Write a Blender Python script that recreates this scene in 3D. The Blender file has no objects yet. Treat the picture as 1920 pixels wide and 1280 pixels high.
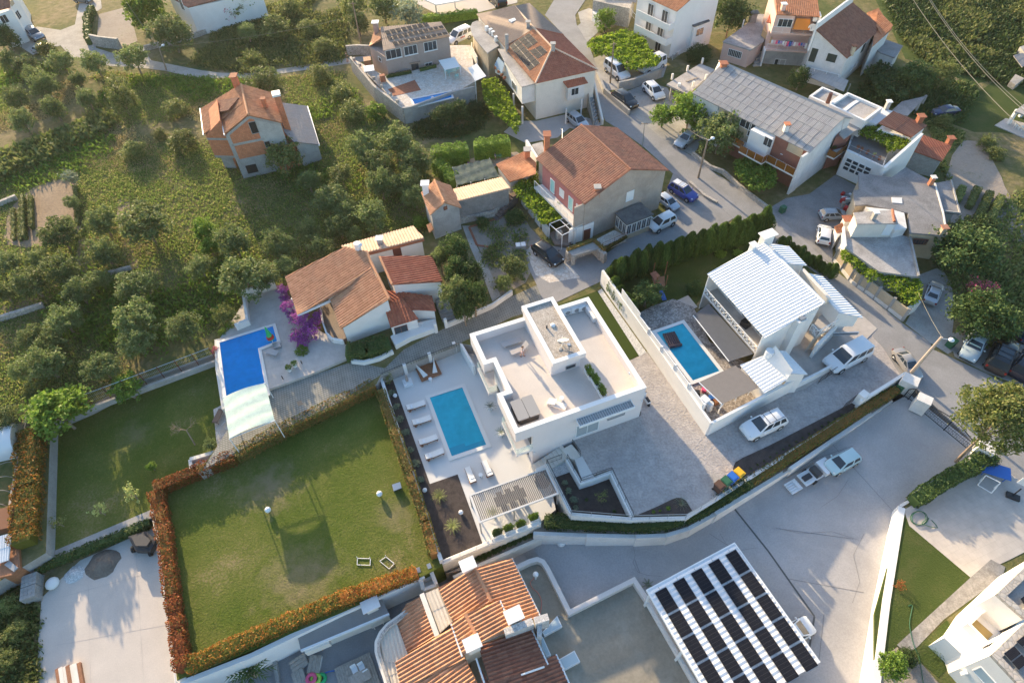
import bpy,bmesh,math,random
from mathutils import Vector as V,Matrix,noise as mnoise
from mathutils.geometry import tessellate_polygon
R=math.radians
random.seed(7)
S=bpy.context.scene
COL=S.collection
CH,FPX,PITCH,ROLL=56.0,1200.0,R(51.27),R(-2.137)
FW=V((0,math.cos(PITCH),-math.sin(PITCH)))
_r=V((1,0,0));_u=_r.cross(FW)
RT=math.cos(ROLL)*_r+math.sin(ROLL)*_u
UP=-math.sin(ROLL)*_r+math.cos(ROLL)*_u
cd=bpy.data.cameras.new('camera');cam=bpy.data.objects.new('camera',cd);COL.objects.link(cam)
cd.sensor_width=36;cd.lens=36*FPX/1920;cd.clip_end=3000;cd.clip_start=.5
cam.matrix_world=Matrix(((RT.x,UP.x,-FW.x,0),(RT.y,UP.y,-FW.y,0),(RT.z,UP.z,-FW.z,CH),(0,0,0,1)))
S.camera=cam
SUN_AZ,SUN_EL=R(119),R(15.6)
w=bpy.data.worlds.new('World');S.world=w;w.use_nodes=True
nt=w.node_tree;bg=nt.nodes['Background']
sky=nt.nodes.new('ShaderNodeTexSky');sky.sky_type='NISHITA';sky.sun_disc=False
sky.sun_elevation=SUN_EL;sky.sun_rotation=R(90)-SUN_AZ
sky.air_density=1.0;sky.dust_density=1.5;sky.ozone_density=1.0
hs_=nt.nodes.new('ShaderNodeHueSaturation');hs_.inputs['Saturation'].default_value=1.22  # sky colour made more saturated, for bluer skylight
nt.links.new(sky.outputs[0],hs_.inputs['Color']);nt.links.new(hs_.outputs[0],bg.inputs[0]);bg.inputs[1].default_value=0.15
sl=bpy.data.lights.new('sun','SUN');so=bpy.data.objects.new('sun',sl);COL.objects.link(so)
sl.energy=4.1;sl.angle=R(.6);sl.color=(1,.79,.50)
so.rotation_euler=(R(90)-SUN_EL,0,SUN_AZ+R(90));so.location=(-60,100,60)
S.view_settings.view_transform='Standard';S.view_settings.look='None'
S.view_settings.exposure=1.36;S.view_settings.gamma=1
S.cycles.max_bounces=6;S.cycles.diffuse_bounces=3;S.cycles.transparent_max_bounces=6;S.cycles.transmission_bounces=4
CAMP=V((0,0,CH))
def ray(u,v):return FW+RT*((u-960)/FPX) -UP*((v-640)/FPX)
def P(u,v,z=0.0):
 d=ray(u,v);return CAMP+d*((CH-z)/-d.z)
def fr(x0,y0,s):return lambda x,y,z=0.0:P(x0+x/s,y0+y/s,z)
K=3.879
A0,B0,C0,D0=fr(0,0,K),fr(480,0,K),fr(960,0,K),fr(1440,0,K)
A1,B1,C1,D1=fr(0,320,K),fr(480,320,K),fr(960,320,K),fr(1440,320,K)
A2,B2,C2,D2=fr(0,630,K),fr(480,630,K),fr(960,630,K),fr(1440,630,K)
A3,B3,C3,D3=fr(0,950,K),fr(480,950,K),fr(960,950,K),fr(1440,950,K)
uh,ph,rh,lh=fr(360,130,6.096),fr(880,0,5.332),fr(1340,0,5.647),fr(1250,100,4.922)
wh,sh,bh,wt=fr(1500,150,6.4),fr(780,240,5.817),fr(960,230,4.571),fr(1300,430,3.657)
gh,dk,vl,pg=fr(1560,310,4.267),fr(700,540,5.817),fr(860,540,3.765),fr(860,820,4.0)
th,ok,br,lf=fr(700,1030,4.8),fr(460,1080,6.4),fr(1680,930,3.657),fr(0,780,K)
def onwall(a,b,p):
 """p = sight point (any z); point where its sight line meets the vertical plane through a,b"""
 d=p-CAMP;n=V((b.y-a.y,-(b.x-a.x),0));t=n.dot(a-CAMP)/n.dot(d);return CAMP+d*t
def scale_at(p):
 return FPX/((p-CAMP).dot(FW))
def xy(p,z):return V((p.x,p.y,z))
def lerp(a,b,t):return a+(b-a)*t
ORG={}
class MB:
 def __init__(s):s.v=[];s.f=[];s.uv=None
 def add(s,vs,fs):
  o=len(s.v);s.v+=[tuple(x) for x in vs];s.f+=[tuple(i+o for i in f) for f in fs];return s
 def quad(s,*p):return s.add(p,[tuple(range(len(p)))])
 def ngon(s,pts,flip=False):
  pts=[V(p) for p in pts]
  a=sum((pts[i].x*pts[(i+1)%len(pts)].y-pts[(i+1)%len(pts)].x*pts[i].y) for i in range(len(pts)))
  if a<0:pts=pts[::-1]
  t=tessellate_polygon([pts]);fs=[]
  for q in t:
   A,B,C=(pts[i] for i in q)
   z=(B-A).cross(C-A).z
   q=tuple(q) if (z>0) != flip else tuple(q)[::-1]
   fs.append(q)
  return s.add(pts,fs)
 def prism(s,pts,z0,z1=None,cap=True):
  """pts: polygon; z1 None -> keep the tops' own z"""
  top=[V((p[0],p[1],(p[2] if z1 is None else z1))) for p in pts]
  a=sum((top[i].x*top[(i+1)%len(top)].y-top[(i+1)%len(top)].x*top[i].y) for i in range(len(top)))
  if a<0:top=top[::-1]
  n=len(top);bot=[V((p.x,p.y,z0)) for p in top]
  s.add(top+bot,[(i+n,(i+1)%n+n,(i+1)%n,i) for i in range(n)])
  if cap:s.ngon(top)
  s.ngon(bot,flip=True);return s
 def box(s,c,sx,sy,sz,rz=0.0,M=None):
  """c = centre of the bottom face"""
  c=V(c);q=Matrix.Rotation(rz,3,'Z')
  vs=[]
  for z in (0,sz):
   for x,y in ((-1,-1),(1,-1),(1,1),(-1,1)):
    vs.append(c+q@V((x*sx/2,y*sy/2,z)))
  return s.add(vs,[(3,2,1,0),(4,5,6,7),(0,1,5,4),(1,2,6,5),(2,3,7,6),(3,0,4,7)])
 def wall(s,a,b,t,z0,z1,z1b=None,z0b=None):
  """straight wall from a to b, thickness t"""
  a=V(a);b=V(b);d=V((b.x-a.x,b.y-a.y,0));d.normalize();n=V((-d.y,d.x,0))*t/2
  zb=z1 if z1b is None else z1b;zc=z0 if z0b is None else z0b
  A=[xy(a-n,z0),xy(b-n,zc),xy(b+n,zc),xy(a+n,z0),xy(a-n,z1),xy(b-n,zb),xy(b+n,zb),xy(a+n,z1)]
  return s.add(A,[(3,2,1,0),(4,5,6,7),(0,1,5,4),(1,2,6,5),(2,3,7,6),(3,0,4,7)])
 def pwall(s,pts,t,z0,z1,closed=False):
  """mitred wall along a polyline; z1 may be None (tops from points)"""
  pts=[V(p) for p in pts];n=len(pts);L=[];Rr=[]
  for i in range(n):
   p=pts[i]
   a=pts[i-1] if (i>0 or closed) else None
   b=pts[(i+1)%n] if (i<n-1 or closed) else None
   d1=(V((p.x-a.x,p.y-a.y,0))).normalized() if a is not None else None
   d2=(V((b.x-p.x,b.y-p.y,0))).normalized() if b is not None else None
   if d1 is None:d1=d2
   if d2 is None:d2=d1
   n1=V((-d1.y,d1.x,0));n2=V((-d2.y,d2.x,0));m=n1+n2
   if m.length<.2:m=n1.copy()
   m.normalize();k=t/2/max(.35,m.dot(n1))
   L.append(p+m*k);Rr.append(p-m*k)
  top=lambda q,i:xy(q,pts[i].z if z1 is None else z1)
  vs=[]
  for i in range(n):vs+=[top(L[i],i),top(Rr[i],i),xy(Rr[i],z0),xy(L[i],z0)]
  fs=[]
  for i in range(n if closed else n-1):
   a=4*i;b=4*((i+1)%n)
   for k in range(4):fs.append((a+k,a+(k+1)%4,b+(k+1)%4,b+k))
  if not closed:fs+=[(3,2,1,0),(4*n-4,4*n-3,4*n-2,4*n-1)]
  return s.add(vs,fs)
 def tube(s,pts,r,n=6,r2=None,cap=True):
  pts=[V(p) for p in pts];m=len(pts);vs=[]
  for i,p in enumerate(pts):
   d=(pts[min(i+1,m-1)]-pts[max(i-1,0)]).normalized()
   e=V((0,0,1)) if abs(d.z)<.9 else V((1,0,0))
   x=d.cross(e).normalized();y=d.cross(x)
   rr=r if r2 is None else r+(r2-r)*i/(m-1)
   for k in range(n):
    a=2*math.pi*k/n;vs.append(p+x*math.cos(a)*rr+y*math.sin(a)*rr)
  fs=[(i*n+k,(i+1)*n+k,(i+1)*n+(k+1)%n,i*n+(k+1)%n) for i in range(m-1) for k in range(n)]
  if cap:fs+=[tuple(range(n)),tuple((m-1)*n+k for k in range(n))[::-1]]
  return s.add(vs,fs)
 def cyl(s,c,r,h,n=16,r2=None):
  c=V(c);r2=r if r2 is None else r2;vs=[]
  for rr,z in ((r,0),(r2,h)):
   for k in range(n):vs.append(c+V((math.cos(2*math.pi*k/n)*rr,math.sin(2*math.pi*k/n)*rr,z)))
  return s.add(vs,[(k,(k+1)%n,n+(k+1)%n,n+k) for k in range(n)]+[tuple(range(n))[::-1],tuple(range(n,2*n))])
 def ball(s,c,r,n=12,m=8,sz=1.0):
  c=V(c);vs=[c+V((0,0,-r*sz))]
  for j in range(1,m):
   t=math.pi*j/m-math.pi/2
   for k in range(n):
    a=2*math.pi*k/n;vs.append(c+V((math.cos(a)*math.cos(t)*r,math.sin(a)*math.cos(t)*r,math.sin(t)*r*sz)))
  vs.append(c+V((0,0,r*sz)));q=lambda j,k:1+(j-1)*n+k%n
  fs=[(0,q(1,k+1),q(1,k)) for k in range(n)]+[(len(vs)-1,q(m-1,k),q(m-1,k+1)) for k in range(n)]
  fs+=[(q(j,k),q(j,k+1),q(j+1,k+1),q(j+1,k)) for j in range(1,m-1) for k in range(n)]
  return s.add(vs,fs)
 def slab(s,pts,t):
  """flat or tilted polygon given by its top, thickness t downwards"""
  pts=[V(p) for p in pts];a=sum((pts[i].x*pts[(i+1)%len(pts)].y-pts[(i+1)%len(pts)].x*pts[i].y) for i in range(len(pts)))
  if a<0:pts=pts[::-1]
  n=len(pts);bot=[p-V((0,0,t)) for p in pts]
  s.add(pts+bot,[(i+n,(i+1)%n+n,(i+1)%n,i) for i in range(n)]);s.ngon(pts);s.ngon(bot,flip=True);return s
 def mesh(s,name,mats,org=V((0,0,0)),smooth=None):
  me=bpy.data.meshes.new(name);me.from_pydata([(x[0]-org[0],x[1]-org[1],x[2]-org[2]) for x in s.v],[],s.f)
  for m in (mats if isinstance(mats,(list,tuple)) else [mats]):me.materials.append(m)
  if smooth is not None:
   me.shade_smooth();me.set_sharp_from_angle(angle=R(smooth))
  return me
 def part(s,name,mat,parent,smooth=None,label=None):
  o=bpy.data.objects.new(name,s.mesh(name,mat,ORG[parent.name],smooth));COL.objects.link(o)
  o.parent=parent;ORG[o.name]=ORG[parent.name]
  if label:o['label']=label
  return o
 def single(s,name,mat,label=None,cat=None,group=None,kind=None,smooth=None):
  xs=[x[0] for x in s.v];ys=[x[1] for x in s.v];zs=[x[2] for x in s.v]
  org=V(((min(xs)+max(xs))/2,(min(ys)+max(ys))/2,min(zs))) if kind is None else V((0,0,0))
  o=bpy.data.objects.new(name,s.mesh(name,mat,org,smooth));COL.objects.link(o);o.location=org
  ORG[o.name]=org;tag(o,label,cat,group,kind);return o
def tag(o,label=None,cat=None,group=None,kind=None):
 if label:o['label']=label
 if cat:o['category']=cat
 if group:o['group']=group
 if kind:o['kind']=kind
 return o
def thing(name,label,cat,loc=(0,0,0),group=None,rz=0.0,sc=1.0):
 o=bpy.data.objects.new(name,None);COL.objects.link(o);o.empty_display_size=.3
 o.location=loc;o.rotation_euler=(0,0,rz);o.scale=(sc,)*3 if not isinstance(sc,tuple) else sc
 ORG[o.name]=V(loc);return tag(o,label,cat,group)
def local(name,label,cat,loc,group=None,rz=0.0,sc=1.0):
 """a thing whose parts are built in local coordinates"""
 o=thing(name,label,cat,loc,group,rz,sc);ORG[o.name]=V((0,0,0));return o
def inst(me,name,parent,loc=None,rot=None,sc=None,label=None):
 o=bpy.data.objects.new(name,me);COL.objects.link(o);o.parent=parent
 if loc is not None:o.location=loc
 if rot is not None:o.rotation_euler=rot
 if sc is not None:o.scale=(sc,)*3 if not isinstance(sc,tuple) else sc
 if label:o['label']=label
 return o
MT={}
def nodes(name):
 m=bpy.data.materials.new(name);m.use_nodes=True;t=m.node_tree;b=t.nodes['Principled BSDF'];MT[name]=m
 return m,t,b
def N(t,k,**kw):
 n=t.nodes.new(k)
 for a,v in kw.items():
  if a.startswith('i_'):n.inputs[a[2:].replace('_',' ')].default_value=v
  elif a.startswith('n_'):n.inputs[int(a[2:])].default_value=v
  else:setattr(n,a,v)
 return n
def coord(t,kind):
 if kind=='world':return N(t,'ShaderNodeNewGeometry').outputs['Position']
 return N(t,'ShaderNodeTexCoord').outputs[{'obj':'Object','uv':'UV'}[kind]]
def noise_(t,vec,scale,detail=4,rough=.55,dist=0):
 n=N(t,'ShaderNodeTexNoise');n.inputs['Scale'].default_value=scale;n.inputs['Detail'].default_value=detail
 n.inputs['Roughness'].default_value=rough;n.inputs['Distortion'].default_value=dist
 t.links.new(vec,n.inputs['Vector']);return n.outputs['Fac']
def ramp(t,fac,stops,interp='LINEAR'):
 n=N(t,'ShaderNodeValToRGB');n.color_ramp.interpolation=interp;e=n.color_ramp.elements
 while len(e)<len(stops):e.new(.5)
 for q,(p,c) in zip(e,stops):q.position=p;q.color=(*c,1) if len(c)==3 else c
 t.links.new(fac,n.inputs[0]);return n.outputs[0]
def mix(t,fac,a,b,mode='MIX'):
 n=N(t,'ShaderNodeMix',data_type='RGBA',blend_type=mode)
 for k,x in ((0,fac),(6,a),(7,b)):
  if isinstance(x,(int,float)):n.inputs[k].default_value=x
  elif isinstance(x,tuple):n.inputs[k].default_value=(*x,1)
  else:t.links.new(x,n.inputs[k])
 return n.outputs[2]
def bump(t,b,h,strength,dist=.05):
 n=N(t,'ShaderNodeBump');n.inputs['Strength'].default_value=strength;n.inputs['Distance'].default_value=dist
 t.links.new(h,n.inputs['Height']);t.links.new(n.outputs[0],b.inputs['Normal'])
def sc_(c,k):return tuple(min(1,x*k) for x in c)
def mat(name,c,rough=.8,var=.12,scale=1.2,fine=14,bmp=.15,stain=None,stain_amt=.5,metal=0,spec=.4,sp='world',coat=0,bdist=.03):
 m,t,b=nodes(name);v=coord(t,sp)
 big=noise_(t,v,scale,5,.6);fin=noise_(t,v,fine,4,.6)
 col=ramp(t,big,[(.36,sc_(c,1-var*1.4)),(.64,sc_(c,1+var*1.4))])
 col=mix(t,.5,col,ramp(t,fin,[(.36,sc_(c,1-var*1.6)),(.64,sc_(c,1+var*1.6))]))
 if stain:
  s=noise_(t,v,scale*.55,7,.7,.6)
  f=ramp(t,s,[(.48,(0,0,0)),(.66,(stain_amt,)*3)])
  col=mix(t,f,col,stain)
 t.links.new(col,b.inputs['Base Color'])
 b.inputs['Roughness'].default_value=rough;b.inputs['Metallic'].default_value=metal
 b.inputs['Specular IOR Level'].default_value=spec;b.inputs['Coat Weight'].default_value=coat
 if bmp:bump(t,b,fin,bmp,bdist)
 return m
def plain(name,c,rough=.5,metal=0,spec=.5,coat=0):
 m,t,b=nodes(name);b.inputs['Base Color'].default_value=(*c,1);b.inputs['Roughness'].default_value=rough
 b.inputs['Metallic'].default_value=metal;b.inputs['Specular IOR Level'].default_value=spec;b.inputs['Coat Weight'].default_value=coat
 return m
def tile_mat(name,cols,rough=.8,dirt=(.12,.09,.07),dirt_amt=.35):
 """roof tiles: one colour per tile (uv cells) plus weathering"""
 m,t,b=nodes(name);uv=coord(t,'uv');v=coord(t,'world')
 fl=N(t,'ShaderNodeVectorMath',operation='FLOOR');t.links.new(uv,fl.inputs[0])
 wn=N(t,'ShaderNodeTexWhiteNoise',noise_dimensions='3D');t.links.new(fl.outputs[0],wn.inputs['Vector'])
 n=len(cols);col=ramp(t,wn.outputs['Value'],[(i/max(1,n-1)*.9+.05,c) for i,c in enumerate(cols)])
 s=noise_(t,v,.5,6,.65,.5);col=mix(t,ramp(t,s,[(.42,(0,0,0)),(.7,(dirt_amt,)*3)]),col,dirt)
 f=noise_(t,v,9,3);col=mix(t,.25,col,ramp(t,f,[(.3,sc_(cols[0],.6)),(.7,sc_(cols[-1],1.25))]))
 t.links.new(col,b.inputs['Base Color']);b.inputs['Roughness'].default_value=rough;b.inputs['Specular IOR Level'].default_value=.3
 bump(t,b,f,.2,.02);return m
def brick_mat(name,c1,c2,mortar,sx=.25,sy=.12,msz=.012,sp='obj',rough=.9):
 m,t,b=nodes(name);g=N(t,'ShaderNodeNewGeometry');sep=N(t,'ShaderNodeSeparateXYZ');t.links.new(g.outputs['Position'],sep.inputs[0])
 nn=N(t,'ShaderNodeSeparateXYZ');t.links.new(g.outputs['True Normal'],nn.inputs[0])
 a=N(t,'ShaderNodeMath',operation='MULTIPLY');t.links.new(sep.outputs[0],a.inputs[0]);t.links.new(nn.outputs[1],a.inputs[1])
 c=N(t,'ShaderNodeMath',operation='MULTIPLY');t.links.new(sep.outputs[1],c.inputs[0]);t.links.new(nn.outputs[0],c.inputs[1])
 d=N(t,'ShaderNodeMath',operation='SUBTRACT');t.links.new(a.outputs[0],d.inputs[0]);t.links.new(c.outputs[0],d.inputs[1])
 cb=N(t,'ShaderNodeCombineXYZ');t.links.new(d.outputs[0],cb.inputs[0]);t.links.new(sep.outputs[2],cb.inputs[1])
 bt=N(t,'ShaderNodeTexBrick');t.links.new(cb.outputs[0],bt.inputs['Vector'])
 bt.inputs['Color1'].default_value=(*c1,1);bt.inputs['Color2'].default_value=(*c2,1);bt.inputs['Mortar'].default_value=(*mortar,1)
 bt.inputs['Scale'].default_value=1;bt.inputs['Brick Width'].default_value=sx;bt.inputs['Row Height'].default_value=sy;bt.inputs['Mortar Size'].default_value=msz
 f=noise_(t,g.outputs['Position'],2,5);col=mix(t,.25,bt.outputs['Color'],ramp(t,f,[(.3,sc_(c1,.6)),(.7,sc_(c2,1.3))]))
 t.links.new(col,b.inputs['Base Color']);b.inputs['Roughness'].default_value=rough;bump(t,b,bt.outputs['Fac'],-.3,.02)
 return m
def paver_mat(name,c1,c2,gap,sx,sy,ang,msz=.02,rough=.85):
 m,t,b=nodes(name);v=coord(t,'world');mp=N(t,'ShaderNodeMapping');mp.inputs['Rotation'].default_value=(0,0,ang);t.links.new(v,mp.inputs[0])
 bt=N(t,'ShaderNodeTexBrick');t.links.new(mp.outputs[0],bt.inputs['Vector'])
 bt.inputs['Color1'].default_value=(*c1,1);bt.inputs['Color2'].default_value=(*c2,1);bt.inputs['Mortar'].default_value=(*gap,1)
 bt.inputs['Scale'].default_value=1;bt.inputs['Brick Width'].default_value=sx;bt.inputs['Row Height'].default_value=sy;bt.inputs['Mortar Size'].default_value=msz
 f=noise_(t,v,1.1,6);col=mix(t,.35,bt.outputs['Color'],ramp(t,f,[(.3,sc_(c1,.7)),(.7,sc_(c2,1.2))]))
 t.links.new(col,b.inputs['Base Color']);b.inputs['Roughness'].default_value=rough;bump(t,b,bt.outputs['Fac'],-.4,.03);return m
def vor_mat(name,cols,gap,scale,gapw=.06,rough=.85,bmp=.5,big=.8):
 """irregular stones: crazy paving, gravel, rubble walls"""
 m,t,b=nodes(name);v=coord(t,'world')
 a=N(t,'ShaderNodeTexVoronoi',feature='F1');a.inputs['Scale'].default_value=scale;t.links.new(v,a.inputs['Vector'])
 e=N(t,'ShaderNodeTexVoronoi',feature='DISTANCE_TO_EDGE');e.inputs['Scale'].default_value=scale;t.links.new(v,e.inputs['Vector'])
 sp=N(t,'ShaderNodeSeparateColor');t.links.new(a.outputs['Color'],sp.inputs[0]);n=len(cols)
 col=ramp(t,sp.outputs[0],[(i/max(1,n-1)*.8+.1,c) for i,c in enumerate(cols)])
 col=mix(t,ramp(t,e.outputs['Distance'],[(gapw*.5,(1,1,1)),(gapw,(0,0,0))]),col,gap)
 f=noise_(t,v,big,6);col=mix(t,.3,col,ramp(t,f,[(.3,sc_(cols[0],.7)),(.7,sc_(cols[-1],1.2))]))
 t.links.new(col,b.inputs['Base Color']);b.inputs['Roughness'].default_value=rough
 bump(t,b,e.outputs['Distance'],bmp,.05);return m
def leaf_mat(name,cols,trans=.3,rough=.6):
 """one tint per leaf clump and per plant"""
 m,t,b=nodes(name);g=N(t,'ShaderNodeNewGeometry');oi=N(t,'ShaderNodeObjectInfo')
 cols=[sc_(c,1.5) for c in cols];n=len(cols);col=ramp(t,g.outputs['Random Per Island'],[(i/max(1,n-1)*.9+.05,c) for i,c in enumerate(cols)])
 hs=N(t,'ShaderNodeHueSaturation');t.links.new(col,hs.inputs['Color'])
 mr=N(t,'ShaderNodeMapRange');mr.inputs['To Min'].default_value=.75;mr.inputs['To Max'].default_value=1.25;t.links.new(oi.outputs['Random'],mr.inputs[0]);t.links.new(mr.outputs[0],hs.inputs['Value'])
 b.inputs['Roughness'].default_value=rough;b.inputs['Specular IOR Level'].default_value=.25;t.links.new(hs.outputs[0],b.inputs['Base Color'])
 tr=N(t,'ShaderNodeBsdfTranslucent');t.links.new(hs.outputs[0],tr.inputs[0])
 ms=N(t,'ShaderNodeMixShader');ms.inputs[0].default_value=trans
 t.links.new(b.outputs[0],ms.inputs[1]);t.links.new(tr.outputs[0],ms.inputs[2]);t.links.new(ms.outputs[0],t.nodes['Material Output'].inputs['Surface'])
 return m
def ground_mat(name,stops,scale=.25,fine=2.5,bmp=.6,extra=None,rough=.95):
 m,t,b=nodes(name);v=coord(t,'world')
 a=noise_(t,v,scale,8,.65,.3);f=noise_(t,v,fine,8,.7)
 s=N(t,'ShaderNodeMath',operation='MULTIPLY_ADD');t.links.new(f,s.inputs[0]);s.inputs[1].default_value=.45;
 k=N(t,'ShaderNodeMath',operation='MULTIPLY');t.links.new(a,k.inputs[0]);k.inputs[1].default_value=.65;t.links.new(k.outputs[0],s.inputs[2])
 col=ramp(t,s.outputs[0],stops)
 if extra:
  c,lo,hi,sc2=extra;e=noise_(t,v,sc2,5,.6,.4);col=mix(t,ramp(t,e,[(lo,(0,0,0)),(hi,(.85,)*3)]),col,c)
 t.links.new(col,b.inputs['Base Color']);b.inputs['Roughness'].default_value=rough;b.inputs['Specular IOR Level'].default_value=.15
 bump(t,b,f,bmp,.25);return m
WHITE=mat('white_render',(.80,.77,.74),.85,.04,.8,18,.08)
WHITE2=mat('aged_white_render',(.70,.67,.64),.9,.08,.9,14,.15,(.42,.38,.34),.3)
CREAM=mat('cream_render',(.72,.66,.58),.9,.06,.9,14,.12)
LILAC=mat('villa_render',(.72,.66,.645),.85,.03,.7,25,.08)
GREYW=mat('grey_render',(.42,.40,.38),.9,.12,.9,10,.2,(.22,.2,.19),.4)
TAUPE=mat('taupe_render',(.36,.29,.26),.9,.08,.9,14,.15,(.24,.2,.18),.25)
DRAB=mat('drab_render',(.40,.335,.285),.95,.12,.7,12,.3,(.26,.22,.19),.5)
PINK=mat('pink_render',(.66,.45,.38),.9,.06,.9,14,.1)
ROSE=mat('rose_render',(.45,.17,.16),.9,.08,.9,14,.1)
BEIGE=mat('beige_render',(.55,.44,.31),.9,.1,.9,12,.15,(.36,.28,.2),.3)
BRICK=brick_mat('hollow_brick',(.50,.165,.075),(.60,.22,.11),(.30,.16,.11),.28,.22,.02)
CONC=mat('concrete',(.36,.34,.32),.9,.14,.6,9,.25,(.2,.19,.18),.45)
CONCD=mat('weathered_concrete_roof',(.21,.20,.20),.95,.22,.45,6,.35,(.36,.34,.33),.55)
CONCW=mat('pale_concrete_roof',(.40,.37,.35),.95,.2,.6,6,.3,(.2,.18,.17),.55)
SCREED=mat('sandy_roof_screed',(.29,.255,.20),.95,.08,.5,4,.3,(.46,.41,.34),.45)
ASPH=mat('road_asphalt',(.285,.275,.275),.95,.10,.35,10,.35,(.20,.195,.19),.5)
PATHM=mat('gravel_lane',(.40,.36,.32),.95,.16,.5,8,.5,(.26,.24,.2),.5)
YARD=mat('yard_concrete',(.42,.395,.385),.9,.10,.22,7,.25,(.32,.30,.29),.6)
STAMP=mat('stamped_driveway',(.41,.37,.35),.8,.16,.9,4.5,.8,(.30,.275,.27),.5,bdist=.09)
PALEC=mat('pale_yard_slab',(.54,.475,.42),.9,.06,.5,9,.15,(.44,.39,.35),.3)
TERR=mat('porcelain_terrace',(.66,.635,.605),.6,.035,.35,20,.05)
ROOFT=mat('roof_terrace_floor',(.62,.555,.50),.7,.05,.5,12,.08,(.54,.48,.43),.4)
PATIO=paver_mat('pool_patio_slabs',(.46,.41,.375),(.50,.45,.41),(.36,.32,.29),.6,.6,R(-20),.01)
GRASSPAV=paver_mat('grass_block_paving',(.29,.275,.255),(.34,.32,.29),(.13,.13,.10),.34,.22,R(22),.06)
CRAZY=vor_mat('crazy_paving',[(.62,.56,.50),(.70,.65,.60),(.56,.46,.37)],(.38,.33,.29),2.2,.05)
RUBBLE=vor_mat('rubble_wall',[(.40,.36,.32),(.52,.48,.43),(.46,.40,.35)],(.26,.24,.21),2.4,.08)
COBBLE=vor_mat('dark_pebble_paving',[(.16,.13,.12),(.36,.31,.28),(.50,.45,.41)],(.09,.08,.075),5.5,.08)
GRAVEL=vor_mat('roof_gravel',[(.36,.30,.25),(.50,.43,.36),(.62,.55,.48)],(.20,.17,.14),9,.1)
PEBBLE=vor_mat('white_pebbles',[(.66,.64,.62),(.80,.78,.76),(.50,.49,.48)],(.30,.30,.30),8,.1)
BARK=mat('dark_bark_mulch',(.062,.048,.044),.95,.3,2,22,.8,(.10,.08,.07),.5)
LAWN=ground_mat('mown_lawn',[(.30,(.062,.105,.014)),(.48,(.094,.124,.020)),(.60,(.140,.150,.036)),(.70,(.25,.20,.095))],.16,5.5,.55)
def worn(m,spots,c):
 """bare patches where the turf has been worn, each with its own ragged outline"""
 t=m.node_tree;b=t.nodes['Principled BSDF'];v=coord(t,'world');nz=noise_(t,v,.9,6,.7);col=b.inputs['Base Color'].links[0].from_socket
 for p,r_,k in spots:
  d=N(t,'ShaderNodeVectorMath',operation='DISTANCE');t.links.new(v,d.inputs[0]);d.inputs[1].default_value=p
  a=N(t,'ShaderNodeMath',operation='MULTIPLY_ADD');t.links.new(nz,a.inputs[0]);a.inputs[1].default_value=2.2;
  q=N(t,'ShaderNodeMath',operation='DIVIDE');t.links.new(d.outputs['Value'],q.inputs[0]);q.inputs[1].default_value=r_;t.links.new(q.outputs[0],a.inputs[2])
  col=mix(t,ramp(t,N2(t,a.outputs[0]),[(.42,(k,)*3),(.78,(0,0,0))]),col,c)
 t.links.new(col,b.inputs['Base Color'])
def N2(t,s):
 n=N(t,'ShaderNodeMath',operation='MULTIPLY');t.links.new(s,n.inputs[0]);n.inputs[1].default_value=.4;return n.outputs[0]
worn(LAWN,[(P(505,915,-1.4),4.2,.9),(P(565,1085,-1.4),5,.75),(P(745,965,-1.4),2.6,.6),(P(250,815,-1.4),2.6,.5)],(.27,.21,.12))
LAWN2=ground_mat('dark_lawn',[(.3,(.040,.062,.014)),(.55,(.058,.082,.020)),(.72,(.10,.10,.04))],.3,6,.5)  # darker green than the mown lawn
TURF=ground_mat('artificial_turf',[(.3,(.040,.060,.012)),(.7,(.052,.075,.015))],.3,8,.3)
FIELD=ground_mat('hillside_ground',[(.34,(.060,.085,.024)),(.47,(.10,.115,.036)),(.57,(.165,.145,.060)),(.68,(.27,.205,.115))],.07,.9,1.0,((.33,.24,.15),.58,.70,.12))
SOIL=ground_mat('dug_soil',[(.3,(.25,.18,.12)),(.7,(.36,.265,.18))],.3,3,.8)
DIRT=ground_mat('dry_garden_soil',[(.3,(.26,.21,.17)),(.6,(.36,.30,.25)),(.75,(.18,.17,.09))],.4,2,.6)
TILE_O=tile_mat('orange_clay_tiles',[(.42,.16,.075),(.52,.205,.095),(.60,.26,.13),(.46,.19,.10)])
TILE_R=tile_mat('red_clay_tiles',[(.36,.105,.060),(.43,.135,.075),(.48,.165,.095)],dirt_amt=.25)
TILE_B=tile_mat('brown_clay_tiles',[(.25,.10,.065),(.33,.135,.085),(.42,.18,.11),(.29,.13,.09)],dirt_amt=.55)
TILE_G=tile_mat('weathered_grey_tiles',[(.32,.225,.17),(.40,.28,.21),(.36,.26,.20)],dirt=(.22,.18,.15))
TILE_P=tile_mat('pale_orange_tiles',[(.66,.46,.32),(.76,.56,.40),(.70,.44,.30)],dirt_amt=.15)  # paler orange than the other clay tiles
TILE_A=tile_mat('apricot_clay_tiles',[(.50,.225,.115),(.60,.28,.15),(.66,.34,.19)],dirt_amt=.3)
TILE_K=tile_mat('dark_brown_tiles',[(.25,.095,.060),(.32,.13,.08),(.37,.16,.10)],dirt_amt=.35)
TILE_W=tile_mat('white_painted_tiles',[(.74,.75,.77),(.80,.80,.81),(.70,.72,.75)],dirt=(.6,.6,.6),dirt_amt=.2)
CORR=tile_mat('fibre_cement_sheets',[(.40,.37,.35),(.46,.425,.40),(.36,.335,.32)],dirt=(.25,.22,.2),dirt_amt=.35)
CORRW=tile_mat('white_sheet_roof',[(.76,.76,.77),(.80,.80,.80)],.4,(.6,.6,.6),.1)
SLATE=tile_mat('grey_brown_sheets',[(.25,.235,.24),(.30,.28,.28)],dirt=(.36,.26,.2),dirt_amt=.4)
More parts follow.
